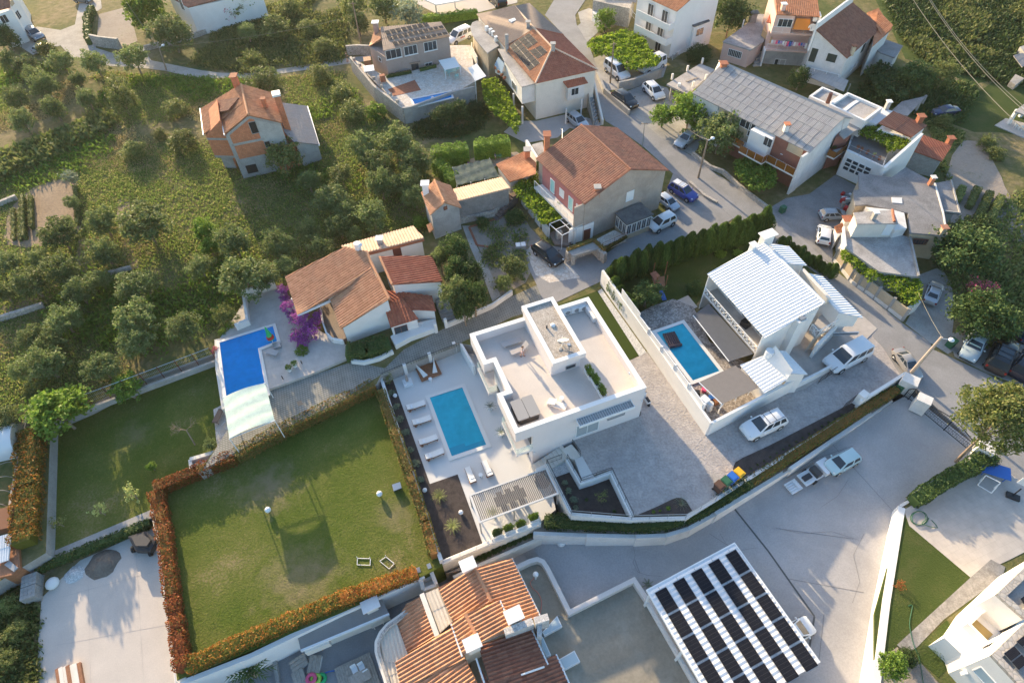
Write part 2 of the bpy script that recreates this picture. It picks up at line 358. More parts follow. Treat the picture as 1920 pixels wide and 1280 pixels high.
FELT=mat('dark_felt_roof',(.13,.125,.125),.95,.3,1.3,9,.4,(.24,.22,.2),.4)
METW=plain('white_painted_metal',(.78,.78,.78),.4)
METG=plain('grey_metal',(.32,.33,.34),.4,.4)
METD=plain('dark_iron',(.045,.045,.05),.5,.3)
GALV=plain('galvanised_steel',(.55,.56,.57),.35,.7)
WOOD=mat('oiled_wood',(.30,.13,.065),.6,.2,4,30,.2)
WOODG=mat('weathered_wood',(.38,.33,.28),.85,.2,4,30,.3)
POLE=mat('pole_timber',(.30,.22,.155),.9,.2,3,20,.3)
PAINTW=plain('window_white',(.75,.75,.74),.4)
BROWNW=plain('brown_joinery',(.15,.05,.035),.5)
GREENW=plain('dark_green_shutter',(.025,.04,.032),.6)
GLASS=plain('window_glass',(.035,.045,.055),.08,0,.7)
INSHADE=plain('interior_shade_black',(.018,.017,.017),.9)  # near black colour stands in for the shade inside open rooms
m,t,b=nodes('clear_glass');b.inputs['Base Color'].default_value=(.70,.86,.82,1);b.inputs['Roughness'].default_value=.04;b.inputs['Alpha'].default_value=.28;CLEAR=m
FABW=mat('white_cushion',(.78,.75,.71),.95,.03,4,30,.15)
FABG=mat('grey_awning',(.105,.11,.125),.9,.05,2,40,.1)
FABT=mat('taupe_awning',(.22,.195,.18),.9,.05,2,40,.1)
NETG=mat('green_shade_net',(.045,.075,.07),.9,.25,2.5,14,.7,(.16,.18,.17),.5)
SHADEC=mat('pale_green_shade_cloth',(.56,.66,.56),.85,.1,2,16,.25)
ORANGE=plain('orange_cloth',(.62,.22,.04),.9)
RED=plain('red_plastic',(.50,.02,.015),.4);BLUE=plain('blue_plastic',(.03,.14,.48),.4);YEL=plain('yellow_plastic',(.75,.42,.02),.4)
GRN=plain('green_plastic',(.03,.12,.06),.45);BLK=plain('black_plastic',(.02,.02,.022),.5);PNKP=plain('pink_plastic',(.75,.10,.22),.4)
LIME=plain('lime_plastic',(.35,.62,.08),.4);EMER=plain('green_vinyl',(.02,.42,.14),.4);TEALP=plain('teal_plastic',(.35,.62,.60),.5)
BALL=plain('opal_globe',(.82,.82,.82),.3)
TERRA=mat('terracotta',(.34,.125,.07),.85,.2,3,12,.2)
RUBBER=plain('tyre_rubber',(.018,.018,.018),.85);RIM=plain('alloy_rim',(.45,.45,.47),.35,.8);LAMP=plain('headlamp_lens',(.62,.66,.70),.1);TAIL=plain('tail_lamp',(.32,.012,.01),.2)
LEATHER=plain('cover_grey',(.30,.29,.29),.7);TUBD=plain('tub_charcoal',(.055,.05,.05),.6)
SKIN=plain('skin',(.56,.31,.21),.6);HAIR=plain('brown_hair',(.06,.03,.018),.6);CLOTHP=plain('pale_pink_cloth',(.72,.52,.52),.9)
STONE=mat('carved_stone',(.38,.31,.27),.9,.2,5,20,.4)
POOLT=paver_mat('pool_mosaic',(.13,.62,.70),(.15,.66,.74),(.14,.58,.66),.3,.3,0,.006)
POOLB=paver_mat('pool_liner_blue',(.02,.38,.80),(.025,.41,.84),(.025,.38,.78),.3,.3,0,.006)
m,t,b=nodes('pool_water');WATER=m;v=coord(t,'world');f=noise_(t,v,2.0,3)
lw=N(t,'ShaderNodeLayerWeight');lw.inputs[0].default_value=.12
tb=N(t,'ShaderNodeBsdfTransparent');tb.inputs[0].default_value=(.58,.90,.95,1);gb=N(t,'ShaderNodeBsdfGlossy');gb.inputs['Roughness'].default_value=.04
bn=N(t,'ShaderNodeBump');bn.inputs['Strength'].default_value=.10;bn.inputs['Distance'].default_value=.06;t.links.new(f,bn.inputs['Height']);t.links.new(bn.outputs[0],gb.inputs['Normal']);t.links.new(bn.outputs[0],lw.inputs['Normal'])
mx=N(t,'ShaderNodeMixShader');t.links.new(lw.outputs['Fresnel'],mx.inputs[0]);t.links.new(tb.outputs[0],mx.inputs[1]);t.links.new(gb.outputs[0],mx.inputs[2]);t.links.new(mx.outputs[0],t.nodes['Material Output'].inputs['Surface'])
def pv_mat(name,cell,line,nx,ny):
 m,t,b=nodes(name);uv=coord(t,'uv');bt=N(t,'ShaderNodeTexBrick');bt.offset=0;t.links.new(uv,bt.inputs['Vector'])
 bt.inputs['Color1'].default_value=(*cell,1);bt.inputs['Color2'].default_value=(*sc_(cell,1.2),1);bt.inputs['Mortar'].default_value=(*line,1)
 bt.inputs['Scale'].default_value=1;bt.inputs['Brick Width'].default_value=1/nx;bt.inputs['Row Height'].default_value=1/ny;bt.inputs['Mortar Size'].default_value=.006
 t.links.new(bt.outputs['Color'],b.inputs['Base Color']);b.inputs['Roughness'].default_value=.4;b.inputs['Specular IOR Level'].default_value=.05;return m
PV=pv_mat('solar_cells',(.008,.009,.015),(.07,.07,.075),6,12);PVB=pv_mat('blue_solar_cells',(.022,.024,.032),(.09,.095,.11),1,1)
OLIVE=leaf_mat('olive_leaves',[(.080,.118,.032),(.125,.155,.055),(.165,.185,.085),(.090,.135,.034)],.38)
BROAD=leaf_mat('bright_leaves',[(.075,.135,.018),(.12,.19,.028),(.17,.24,.045),(.09,.15,.022)],.4)
SCRUB=leaf_mat('scrub_leaves',[(.07,.10,.026),(.105,.135,.036),(.15,.17,.055),(.20,.19,.07)],.35)
DARKL=leaf_mat('dark_leaves',[(.030,.055,.015),(.048,.078,.022),(.066,.10,.030)],.25)
THUJA=leaf_mat('thuja_leaves',[(.036,.068,.016),(.058,.098,.022),(.085,.132,.032)],.3)
VINE=leaf_mat('vine_leaves',[(.10,.16,.014),(.16,.23,.02),(.24,.30,.03)],.45)
PHOT=leaf_mat('red_tipped_leaves',[(.24,.062,.022),(.31,.095,.032),(.10,.095,.02),(.27,.075,.025),(.17,.055,.02)],.35)
PHOTO2=leaf_mat('amber_tipped_leaves',[(.27,.10,.02),(.31,.135,.025),(.12,.12,.02),(.09,.10,.02),(.30,.115,.025)],.35)
PHOT3=leaf_mat('green_bronze_leaves',[(.055,.085,.02),(.085,.11,.025),(.17,.09,.03),(.07,.095,.02),(.24,.11,.035)],.3)
BOUG=leaf_mat('magenta_bracts',[(.26,.05,.26),(.36,.09,.36),(.30,.06,.30),(.08,.09,.025)],.4)
OLEA=leaf_mat('pink_oleander',[(.55,.07,.18),(.05,.08,.025),(.06,.09,.03),(.60,.10,.24)],.3)
SILV=leaf_mat('silver_leaves',[(.17,.20,.13),(.22,.25,.17),(.12,.16,.09)],.3)
STRAW=leaf_mat('dry_stalks',[(.30,.235,.12),(.38,.30,.16),(.22,.20,.08)],.3)
LAV=leaf_mat('lemon_leaves',[(.26,.29,.10),(.33,.34,.14),(.19,.24,.07)],.4)
def par(mb,o,X,Y,Z):
 o=V(o);vs=[o,o+X,o+X+Y,o+Y,o+Z,o+X+Z,o+X+Y+Z,o+Y+Z]
 f=[(3,2,1,0),(4,5,6,7),(0,1,5,4),(1,2,6,5),(2,3,7,6),(3,0,4,7)]
 if X.cross(Y).dot(Z)<0:f=[q[::-1] for q in f]
 return mb.add(vs,f)
MB.par=par
def tiles(parent,pts,m,pitch=.3,row=.38,h=.055,name='roof',down=None,step=.025,thick=.1,label=None):
 """ribbed roof over a convex polygon of 3-D points: ribs run down the slope, one course per row"""
 pts=[V(p) for p in pts];c=sum(pts,V())/len(pts);n=V()
 for i in range(len(pts)):n+=(pts[i]-c).cross(pts[(i+1)%len(pts)]-c)
 n.normalize()
 if n.z<0:n=-n;pts=pts[::-1]
 s=V((0,0,-1));s=s-n*s.dot(n)
 if down is not None:s=V(down);s=s-n*s.dot(n)
 if s.length<1e-3:s=pts[1]-pts[0];s=s-n*s.dot(n)
 s.normalize();t=n.cross(s)
 us=[(p-c).dot(t) for p in pts];vs=[(p-c).dot(s) for p in pts]
 u0=math.floor(min(us)/pitch)-1;u1=math.ceil(max(us)/pitch)+1;v0=math.floor(min(vs)/row)-1;v1=math.ceil(max(vs)/row)+1
 bm=bmesh.new();q=4;cols=(u1-u0)*q+1
 prof=[h*(.5-.5*math.cos(2*math.pi*k/q)) for k in range(q)]
 prev=None
 for r in range(v0,v1):
  for e in (0,1):
   line=[bm.verts.new(c+t*((u0+k/q)*pitch)+s*((r+e)*row)+n*(prof[k%q]+(step*e))) for k in range(cols)]
   if prev is not None:
    for k in range(cols-1):bm.faces.new((prev[k],line[k],line[k+1],prev[k+1]))
   prev=line
 for i in range(len(pts)):
  a,b2=pts[i],pts[(i+1)%len(pts)];e=(b2-a)
  if e.length<.02:continue
  out=e.cross(n).normalized()
  bmesh.ops.bisect_plane(bm,geom=bm.verts[:]+bm.edges[:]+bm.faces[:],plane_co=a,plane_no=out,clear_outer=True)
 uvl=bm.loops.layers.uv.new('UVMap')
 lo=[bm.verts.new(p-n*thick) for p in pts];hi=[bm.verts.new(p-n*.004) for p in pts]
 try:
  bm.faces.new(lo[::-1])
  bm.faces.new(hi)
  for i in range(len(pts)):bm.faces.new((lo[i],lo[(i+1)%len(pts)],hi[(i+1)%len(pts)],hi[i]))
 except ValueError:pass
 for f in bm.faces:
  for l in f.loops:d=l.vert.co-c;l[uvl].uv=(d.dot(t)/pitch,d.dot(s)/row)
 me=bpy.data.meshes.new(name);bmesh.ops.translate(bm,verts=bm.verts,vec=-ORG[parent.name]);bm.to_mesh(me);bm.free();me.materials.append(m)
 o=bpy.data.objects.new(name,me);COL.objects.link(o);o.parent=parent;ORG[o.name]=ORG[parent.name]
 if label:o['label']=label
 return o
def ridge(parent,a,b,m,r=.14,name='ridge_tiles'):
 a=V(a);b=V(b);n=max(2,int((b-a).length/.4));mb=MB()
 for i in range(n):
  p=lerp(a,b,i/n);q=lerp(a,b,(i+1)/n);mb.tube([p,q],r*1.08,8,r*.88)
 return mb.part(name,m,parent)
def inset(pts,d):
 n=len(pts);a=sum(pts[i].x*pts[(i+1)%n].y-pts[(i+1)%n].x*pts[i].y for i in range(n));sg=1 if a>0 else -1;out=[]
 for i in range(n):
  p0,p,p1=pts[i-1],pts[i],pts[(i+1)%n]
  d1=V((p.x-p0.x,p.y-p0.y,0)).normalized();d2=V((p1.x-p.x,p1.y-p.y,0)).normalized()
  n1=V((-d1.y,d1.x,0))*sg;n2=V((-d2.y,d2.x,0))*sg;m_=n1+n2
  if m_.length<.1:m_=n1
  m_.normalize();out.append(p+m_*(d/max(.4,m_.dot(n1))))
 return out
def walls(parent,pts,z0,m,z1=None,d=0,name='wall',label=None):
 pts=inset([V(p) for p in pts],d) if d else [V(p) for p in pts]
 MB().prism(pts,z0,z1).part(name,m,parent,label=label);return pts
def gable(parent,e1,e2,e3,e4,r1,r2,roofm,wallm,z0=0,over=.3,pitch=.3,row=.38,ridgem=None,drop=.12,h=.055):
 """e1-e2 and e4-e3 are the gable ends (eave corners), r1 above e1e2, r2 above e4e3"""
 tiles(parent,[e1,r1,r2,e4],roofm,pitch,row,h);tiles(parent,[r1,e2,e3,r2],roofm,pitch,row,h)
 if ridgem:ridge(parent,r1+V((0,0,.03)),r2+V((0,0,.03)),ridgem)
 w=inset([V(e) for e in (e1,e2,e3,e4)],over);ax=V((r2.x-r1.x,r2.y-r1.y,0)).normalized()
 a=V(r1)+ax*over-V((0,0,drop));c=V(r2)-ax*over-V((0,0,drop));t=[xy(w[i],(e1,e2,e3,e4)[i].z-.02) for i in range(4)];bt=[xy(w[i],z0) for i in range(4)]
 mb=MB();mb.add(bt+t+[a,c],[(3,2,1,0),(0,1,5,8,4),(1,2,6,5),(2,3,7,9,6),(3,0,4,7),(4,8,9,7),(8,5,6,9)])
 mb.part('wall',wallm,parent);return w
def onplane(a,b,c):
 n=(b-a).cross(c-a).normalized();return lambda q:CAMP+(q-CAMP)*(n.dot(a-CAMP)/n.dot(q-CAMP))
def facing(a,b):
 d=V((b.x-a.x,b.y-a.y,0)).normalized();n=V((d.y,-d.x,0));m_=(a+b)/2
 if n.dot(V((-m_.x,-m_.y,0)))<0:n=-n
 return d,n
def win(parent,a,b,p,w_,h_,name='window',frame=None,pane=None,mull=1,off=.0,sill=False,label=None):
 """window, door or shutter on the vertical wall through a,b; p = sight point of its centre"""
 frame=frame or PAINTW;pane=pane or GLASS
 a=V(a);b=V(b);c=onwall(a,b,p);d,n=facing(a,b);c=c+n*off;U=V((0,0,1));f=.07
 mb=MB()
 o=c-d*w_/2-U*h_/2
 for (x,y,ww,hh) in ((0,0,w_,f),(0,h_-f,w_,f),(0,f,f,h_-2*f),(w_-f,f,f,h_-2*f)):mb.par(o+d*x+U*y-n*.03,d*ww,U*hh,n*.10)
 for k in range(1,mull+1):mb.par(o+d*(w_*k/(mull+1)-f/3)+U*f-n*.03,d*f*.66,U*(h_-2*f),n*.085)
 if sill:mb.par(o-d*.06-U*.06-n*.03,d*(w_+.12),U*.057,n*.2)
 fr_=mb.part(name,frame,parent,label=label)
 MB().par(o+d*f+U*f-n*.02,d*(w_-2*f),U*(h_-2*f),n*.05).part('pane' if pane in (GLASS,CLEAR) else 'panel',pane,fr_)
 return fr_
def pv(parent,c0,c1,c2,c3,nx,ny,m=None,gap=.03,lift=.09,name='solar_panel',gx=None,gy=None):
 """c0..c3: corners; nx along c0-c1, ny along c0-c3"""
 m=m or PV;c0,c1,c2,c3=map(V,(c0,c1,c2,c3));n=(c1-c0).cross(c3-c0).normalized()
 if n.z<0:n=-n
 f=lambda u,v:lerp(lerp(c0,c1,u),lerp(c3,c2,u),v)
 wx=(c1-c0).length/nx;wy=(c3-c0).length/ny;ga=(gap if gx is None else gx)/wx/2;gb_=(gap if gy is None else gy)/wy/2
 for i in range(nx):
  for j in range(ny):
   q=[f((i+ga)/nx,(j+gb_)/ny),f((i+1-ga)/nx,(j+gb_)/ny),f((i+1-ga)/nx,(j+1-gb_)/ny),f((i+ga)/nx,(j+1-gb_)/ny)]
   if (q[1]-q[0]).cross(q[3]-q[0]).dot(n)<0:q=[q[0],q[3],q[2],q[1]]
   mb=MB();top=[x+n*lift for x in q];bot=[x+n*(lift-.04) for x in q]
   mb.add(top+bot,[(4,5,1,0),(5,6,2,1),(6,7,3,2),(7,4,0,3),(7,6,5,4)])
   o=mb.part(name,GALV,parent)
   cc=sum(top,V())/4;g=[x+(cc-x).normalized()*.045+n*.003 for x in top]
   me=bpy.data.meshes.new('solar_cells');me.from_pydata([tuple(x-ORG[parent.name]) for x in g],[],[(0,1,2,3)]);ul=me.uv_layers.new()
   for k,uvv in enumerate(((0,0),(1,0),(1,1),(0,1))):ul.data[k].uv=uvv
   me.materials.append(m);inst(me,'solar_cells',o)
def rail(parent_or_none,pts,h=1.0,m=None,bars=True,step=.16,r=.02,name='railing',midr=False):
 """thin metal railing along 3-D base points; returns MB"""
 mb=MB()
 for i in range(len(pts)-1):
  a,b=V(pts[i]),V(pts[i+1]);U=V((0,0,h));L=(b-a).length;n=max(1,round(L/1.6))
  mb.tube([a+U,b+U],r*1.3,5)
  if midr or bars:mb.tube([a+U*.12,b+U*.12],r*.8,4)
  if midr:mb.tube([a+U*.5,b+U*.5],r*.8,4)
  for k in range(n+1):p=lerp(a,b,k/n);mb.tube([p,p+U],r*1.2,5)
  if bars:
   k=int(L/step)
   for j in range(1,k):p=lerp(a,b,j/k);mb.tube([p+U*.12,p+U],r*.45,3,cap=False)
 return mb
def chimney(parent,p,w_,h_,m,cap=None,name='chimney',cm=None,d_=None,rz=0,pot=False):
 """p = point on the roof (base)"""
 mb=MB().box(p-V((0,0,.5)),w_,d_ or w_,h_+.5,rz);o=mb.part(name,m,parent)
 mb=MB().box(p+V((0,0,h_+.16)),w_*1.45,(d_ or w_)*1.45,.09,rz)
 for sx in (-1,1):
  for sy in (-1,1):q=Matrix.Rotation(rz,3,'Z')@V((sx*w_*.4,sy*(d_ or w_)*.4,h_));mb.box(p+q,.1,.1,.163,rz)
 mb.part('chimney_cap',cm or cap or m,o);return o
rnd=random.random
def rv():
 while True:
  p=V((rnd()*2-1,rnd()*2-1,rnd()*2-1))
  if .05<p.length<1:return p.normalized()
def leaf(mb,p,s,d=None,asp=.62):
 a=d if d is not None else rv();b=a.cross(rv())
 if b.length<.05:b=a.cross(V((.3,.5,.8)))
 b.normalize();a=a*s;b=b*s*asp
 mb.add([p-a*.5,p+b*.5+a*.05,p+a*.5,p-b*.5+a*.05],[(0,1,2,3)])
def crown_mesh(name,m,seed,ncl=90,nl=26,cs=.20,ls=.105,flat=.85,lump=.42,low=-.75,up=.25):
 """unit-radius crown: leaf clumps on an uneven shell with gaps"""
 random.seed(seed);mb=MB();off=V((seed*3.7,seed*1.3,seed*.7))
 for i in range(ncl):
  d=rv()
  if d.z<low:d.z=-d.z*.4;d.normalize()
  rr=1-lump+lump*2*(mnoise.noise(d*1.9+off)*.5+.5)-lump*.25
  c=d*rr*(rnd()**.33)*.92;c.z *= flat;k=cs*(.6+.8*rnd())
  for j in range(nl):
   q=c+V((random.gauss(0,.5),random.gauss(0,.5),random.gauss(0,.42)))*k
   dd=rv();dd.z=dd.z*.6+up;leaf(mb,q,ls*(.6+.9*rnd()),dd.normalized())
 return mb.mesh(name,m)
def trunk_mesh(name,h,r,m,seed,limbs=4,spread=.55):
 random.seed(seed);mb=MB();top=V((.06*h,.03*h,h*.55));mb.tube([V((0,0,-.15)),V((.03*h,-.02*h,h*.3)),top],r,7,r*.65)
 for k in range(limbs):
  a=6.28*k/limbs+rnd();e=V((math.cos(a)*spread,math.sin(a)*spread,h*(.95+.2*rnd())));mid=lerp(top,e,.5)+V((rnd()-.5,rnd()-.5,.1))*.15
  mb.tube([top-V((0,0,.05)),mid,e],r*.5,5,r*.15)
 return mb.mesh(name,m)
CR={}
def crowns(kind):
 if kind in CR:return CR[kind]
 sp=dict(olive=(OLIVE,dict(ncl=170,nl=30,cs=.16,ls=.088,flat=.95,lump=.62)),broad=(BROAD,dict(ncl=140,nl=24,cs=.17,ls=.12)),scrub=(SCRUB,dict(ncl=130,nl=28,cs=.18,ls=.095,lump=.5)),
   dark=(DARKL,dict(ncl=160,nl=28,cs=.18,ls=.095)),oak=(SCRUB,dict(ncl=330,nl=40,cs=.14,ls=.062,lump=.3)),silver=(SILV,dict(ncl=40,nl=22,cs=.3,ls=.16,lump=.3)),round=(BROAD,dict(ncl=110,nl=22,cs=.14,ls=.11,lump=.12)),
   lemon=(LAV,dict(ncl=40,nl=16,cs=.17,ls=.13,lump=.5)),boug=(BOUG,dict(ncl=90,nl=22,cs=.16,ls=.10,lump=.55)),olea=(OLEA,dict(ncl=90,nl=22,cs=.18,ls=.09)),sparse=(SCRUB,dict(ncl=26,nl=12,cs=.22,ls=.14,lump=.5)),geran=(PHOT,dict(ncl=30,nl=12,cs=.2,ls=.15)))[kind]
 CR[kind]=[crown_mesh(kind+'_crown',sp[0],11*k+len(kind),**sp[1]) for k in range(1,6 if kind=='olive' else 4)];return CR[kind]
TRK=trunk_mesh('trunk',1.0,.085,POLE,5)
def tree(x,y,rpx,kind,label,name='olive_tree',cat='tree',group=None,zb=0.0,k=1.0,trunk=True,tall=1.0,cx=None):
 """x,y = crown centre seen from the survey point (full photo px), rpx = crown radius there"""
 p=P(x,y,zb+2);r=rpx/scale_at(p);hc=(r*.95+.35)*k;p=P(x,y,zb+hc);r=rpx*1.1/scale_at(p)
 random.seed(int(x*7+y*13));rz=rnd()*6.28;c=random.choice(crowns(kind))
 o=local(name,label,cat,(p.x,p.y,zb),group)
 if trunk:inst(TRK,'trunk',o,(0,0,0),(0,0,rz),(min(r,2.2)*.9,min(r,2.2)*.9,hc))
 q=inst(c,'crown',o,(0,0,hc),(rnd()*.5-.25,rnd()*.5-.25,rz),(r*(.88+.3*rnd()),r*(.82+.3*rnd()),r*tall*(.9+.3*rnd())));return o
def shrub(x,y,rpx,kind,label,name='shrub',cat='shrub',group=None,zb=0.0,tall=.8):
 p=P(x,y,zb+.4);r=rpx/scale_at(p);random.seed(int(x*5+y*3));c=random.choice(crowns(kind))
 o=bpy.data.objects.new(name,c);COL.objects.link(o);o.location=(p.x,p.y,zb+r*tall*.55);o.scale=(r,r,r*tall);o.rotation_euler=(0,0,rnd()*6.28);ORG[o.name]=o.location.copy()
 return tag(o,label,cat,group)
def hedge_mb(pts,w_,h_,ls=.16,dens=70,wob=.12,z1=None,core=True):
 """clipped hedge along 3-D base points"""
 mb=MB();pts=[V(p) for p in pts]
 if core:
  for i in range(len(pts)-1):
   a,b=pts[i],pts[i+1];d=(b-a).normalized()*w_*.3
   mb.wall(a-d*.3,b+d*.3,w_*.66,a.z-.05,a.z+h_*.86,b.z+h_*.86,b.z-.05)
 for i in range(len(pts)-1):
  a,b=pts[i],pts[i+1];L=V((b.x-a.x,b.y-a.y,0)).length;d=V((b.x-a.x,b.y-a.y,0)).normalized();n=V((-d.y,d.x,0))
  for k in range(int(L*(w_+2*h_)*dens)):
   u=rnd()*L;g=lerp(a,b,u/L);bulge=1+wob*mnoise.noise(V((g.x*1.3,g.y*1.3,a.z+i)))*2;t_=rnd()*(w_+2*h_)
   if t_<w_:off,z=(t_-w_/2),h_*(.93+.1*rnd())
   else:sd=1 if t_<w_+h_ else -1;off,z=sd*w_/2*(.92+.12*rnd()),(rnd()**.8)*h_
   q=g+n*off*bulge+V((0,0,z*(bulge*.5+.5)));dd=rv();dd.z=abs(dd.z)*.6;leaf(mb,q,ls*(.6+.8*rnd()),dd.normalized())
 return mb
def hedge(name,pts,w_,h_,m,label,cat='hedge',group=None,**k):
 random.seed(len(label)*31+int(pts[0][0]*10));return hedge_mb(pts,w_,h_,**k).single(name,m,label,cat,group)
def inpoly(x,y,poly):
 c=False;n=len(poly)
 for i in range(n):
  a,b=poly[i],poly[i-1]
  if (a[1]>y) != (b[1]>y) and x<(b[0]-a[0])*(y-a[1])/(b[1]-a[1])+a[0]:c=not c
 return c
def scatter_mb(poly,n,size,blades=5,zb=0.0,up=.9,dens=None,spread=.22,seed=1,tallk=1.0):
 """tufts over a ground polygon (world xy); dens(x,y)->0..1"""
 random.seed(seed);mb=MB();xs=[p[0] for p in poly];ys=[p[1] for p in poly];c=0
 for _ in range(n*6):
  if c>=n:break
  x=xs[0] if 0 else min(xs)+rnd()*(max(xs)-min(xs));y=min(ys)+rnd()*(max(ys)-min(ys))
  if not inpoly(x,y,poly):continue
  if dens and rnd()>dens(x,y):continue
  c+=1;s=size*(.5+rnd())
  for j in range(blades):
   d=rv();d.z=abs(d.z)+up;leaf(mb,V((x+random.gauss(0,spread),y+random.gauss(0,spread),zb+s*.3*tallk*rnd())),s*(.5+.7*rnd()),d.normalized(),.4)
 return mb
def vine_mb(pts,z,thick,dens=55,ls=.2,seed=3,z2=None):
 random.seed(seed);mb=MB();xs=[p.x for p in pts];ys=[p.y for p in pts];poly=[(p.x,p.y) for p in pts]
 area=abs(sum(pts[i].x*pts[(i+1)%len(pts)].y-pts[(i+1)%len(pts)].x*pts[i].y for i in range(len(pts))))/2;k=0
 while k<area*dens*1.7:
  x=min(xs)+rnd()*(max(xs)-min(xs));y=min(ys)+rnd()*(max(ys)-min(ys))
  if not inpoly(x+random.gauss(0,.12),y+random.gauss(0,.12),poly):continue
  k+=1;hh=mnoise.noise(V((x*.9,y*.9,seed)))*.5+.5+.35*mnoise.noise(V((x*2.6,y*2.6,seed+4)))
  if hh<.12 and rnd()<.8:continue
  d=rv();d.z *= .5;leaf(mb,V((x,y,z+thick*(hh-.5)+random.gauss(0,.09)-(rnd()**3)*.5)),ls*(.6+.8*rnd()),d.normalized(),.85)
 return mb
CARS=dict(  # L, W, roof z, lower-body stations (x/L, top z, width factor), glasshouse (rear base, rear top, front top, front base)/L
 hatch=(4.0,1.74,1.48,[(-.5,.62,.84),(-.485,.94,.93),(-.40,.98,.98),(0,.97,1),(.2,.95,1),(.30,.92,.98),(.42,.80,.94),(.475,.68,.86),(.5,.52,.74)],(-.475,-.37,.06,.27)),
 small=(3.5,1.64,1.48,[(-.5,.62,.86),(-.485,.95,.94),(-.40,.98,.98),(0,.98,1),(.2,.96,1),(.32,.93,.98),(.44,.80,.94),(.48,.66,.86),(.5,.52,.76)],(-.48,-.41,.09,.30)),
 sedan=(4.6,1.78,1.45,[(-.5,.60,.80),(-.485,.92,.90),(-.40,.98,.96),(-.3,.98,1),(0,.95,1),(.2,.93,1),(.30,.90,.98),(.42,.78,.93),(.475,.66,.84),(.5,.50,.72)],(-.37,-.20,.04,.22)),
 suv=(4.4,1.84,1.66,[(-.5,.66,.86),(-.485,1.02,.94),(-.40,1.08,.98),(0,1.06,1),(.2,1.04,1),(.29,1.02,.98),(.42,.94,.94),(.475,.80,.87),(.5,.58,.76)],(-.475,-.40,.05,.24)),
 van=(4.4,1.82,1.82,[(-.5,.70,.92),(-.492,1.08,.96),(-.40,1.10,1),(0,1.08,1),(.2,1.04,1),(.31,1.0,.98),(.43,.84,.95),(.48,.72,.88),(.5,.54,.78)],(-.487,-.455,.11,.30)))
CM={}
def car_meshes(kind):
 if kind in CM:return CM[kind]
 L,W,H,st,g=CARS[kind];hw=W/2;D={}
 mb=MB();prof=[]
 for x,z,k in st:
  w_=hw*k;zb=.24 if abs(x)<.47 else .34
  prof.append([(x*L,y,zz) for y,zz in ((-w_*.86,zb),(-w_,zb+.16),(-w_,z-.20),(-w_*.955,z-.06),(-w_*.82,z),(0,z+.025),(w_*.82,z),(w_*.955,z-.06),(w_,z-.20),(w_,zb+.16),(w_*.86,zb))])
 n=len(prof[0]);vs=[p for q in prof for p in q];fs=[]
 for i in range(len(prof)-1):
  for k in range(n):fs.append((i*n+k,i*n+(k+1)%n,(i+1)*n+(k+1)%n,(i+1)*n+k))
 fs+=[tuple(range(n))[::-1],tuple((len(prof)-1)*n+k for k in range(n))];mb.add(vs,fs)
 rb,rt,ft,fb=(q*L for q in g);zb=st[3][1]-.03;wb=hw*.90;wt_=hw*.70 if kind != 'van' else hw*.80
 zr=H-.07;E=.16
 bot=[V((rb,-wb,zb)),V((fb,-wb*.97,zb-.02)),V((fb,wb*.97,zb-.02)),V((rb,wb,zb))];top=[V((rt,-wt_,zr)),V((ft,-wt_*.97,zr)),V((ft,wt_*.97,zr)),V((rt,wt_,zr))]
 crn=[lerp(top[0],top[2],.12),lerp(top[1],top[3],.12),lerp(top[2],top[0],.12),lerp(top[3],top[1],.12)];crn=[V((p.x,p.y,H)) for p in crn]
 mb.add(bot+top+crn,[(0,1,5,4),(1,2,6,5),(2,3,7,6),(3,0,4,7),(4,5,9,8),(5,6,10,9),(6,7,11,10),(7,4,8,11),(8,9,10,11)])
 D['body']=(mb,35)
 def pane(a,b,c,d,n_,f=(.06,.06),lo=.10,hi=.06,w0=0,w1=1,t=.012):
  q=lambda u,v_:lerp(lerp(a,b,u),lerp(d,c,u),v_)
  m_=MB();P4=[q(w0+f[0]*(w1-w0),lo),q(w1-f[1]*(w1-w0),lo),q(w1-f[1]*(w1-w0),1-hi),q(w0+f[0]*(w1-w0),1-hi)]
  m_.add([p+n_*t for p in P4]+[p-n_*.03 for p in P4],[(0,1,2,3),(0,4,5,1),(1,5,6,2),(2,6,7,3),(3,7,4,0)]);return m_
 def nrm(a,b,c):return (b-a).cross(c-a).normalized()
 D['windshield']=(pane(bot[1],bot[2],top[2],top[1],nrm(bot[1],bot[2],top[1]),(.07,.07),.06,.06),None)
 D['rear_window']=(pane(bot[3],bot[0],top[0],top[3],nrm(bot[3],bot[0],top[3]),(.1,.1),.22,.10),None)
 nR=nrm(bot[0],bot[1],top[0]);nL=-nrm(bot[3],bot[2],top[3])*1
 if nL.y<0:nL=-nL
 for i,(w0,w1) in enumerate(((.0,.30),(.30,.62),(.62,1.0)) if kind in ('van','suv','sedan','hatch') else ((.0,.42),(.42,1.0))):
  D['side_window%d'%i]=(pane(bot[0],bot[1],top[1],top[0],nR,(.10 if w0>0 else .2,.08 if w1<1 else .16),.10,.09,w0,w1),None)
  D['side_window%d_'%i]=(pane(bot[3],bot[2],top[2],top[3],nL,(.10 if w0>0 else .2,.08 if w1<1 else .16),.10,.09,w0,w1),None)
 D['grille']=(MB().box((L*.487,0,.36),.10,W*.5,.16),None)
 D['bumper']=(MB().box((-L*.488,0,.34),.10,W*.72,.14),None)
 for s in (-1,1):
  D['headlight%d'%s]=(MB().ball((L*.447,s*W*.335,st[-3][1]-.14),.15,8,6,.6),60)
  D['taillight%d'%s]=(MB().box((-L*.487,s*W*.40,.70),.08,.17,.24 if kind != 'van' else .34),None)
  D['mirror%d'%s]=(MB().ball((fb*.72,s*(hw+.06),st[3][1]+.05),.11,8,6,.75),60)
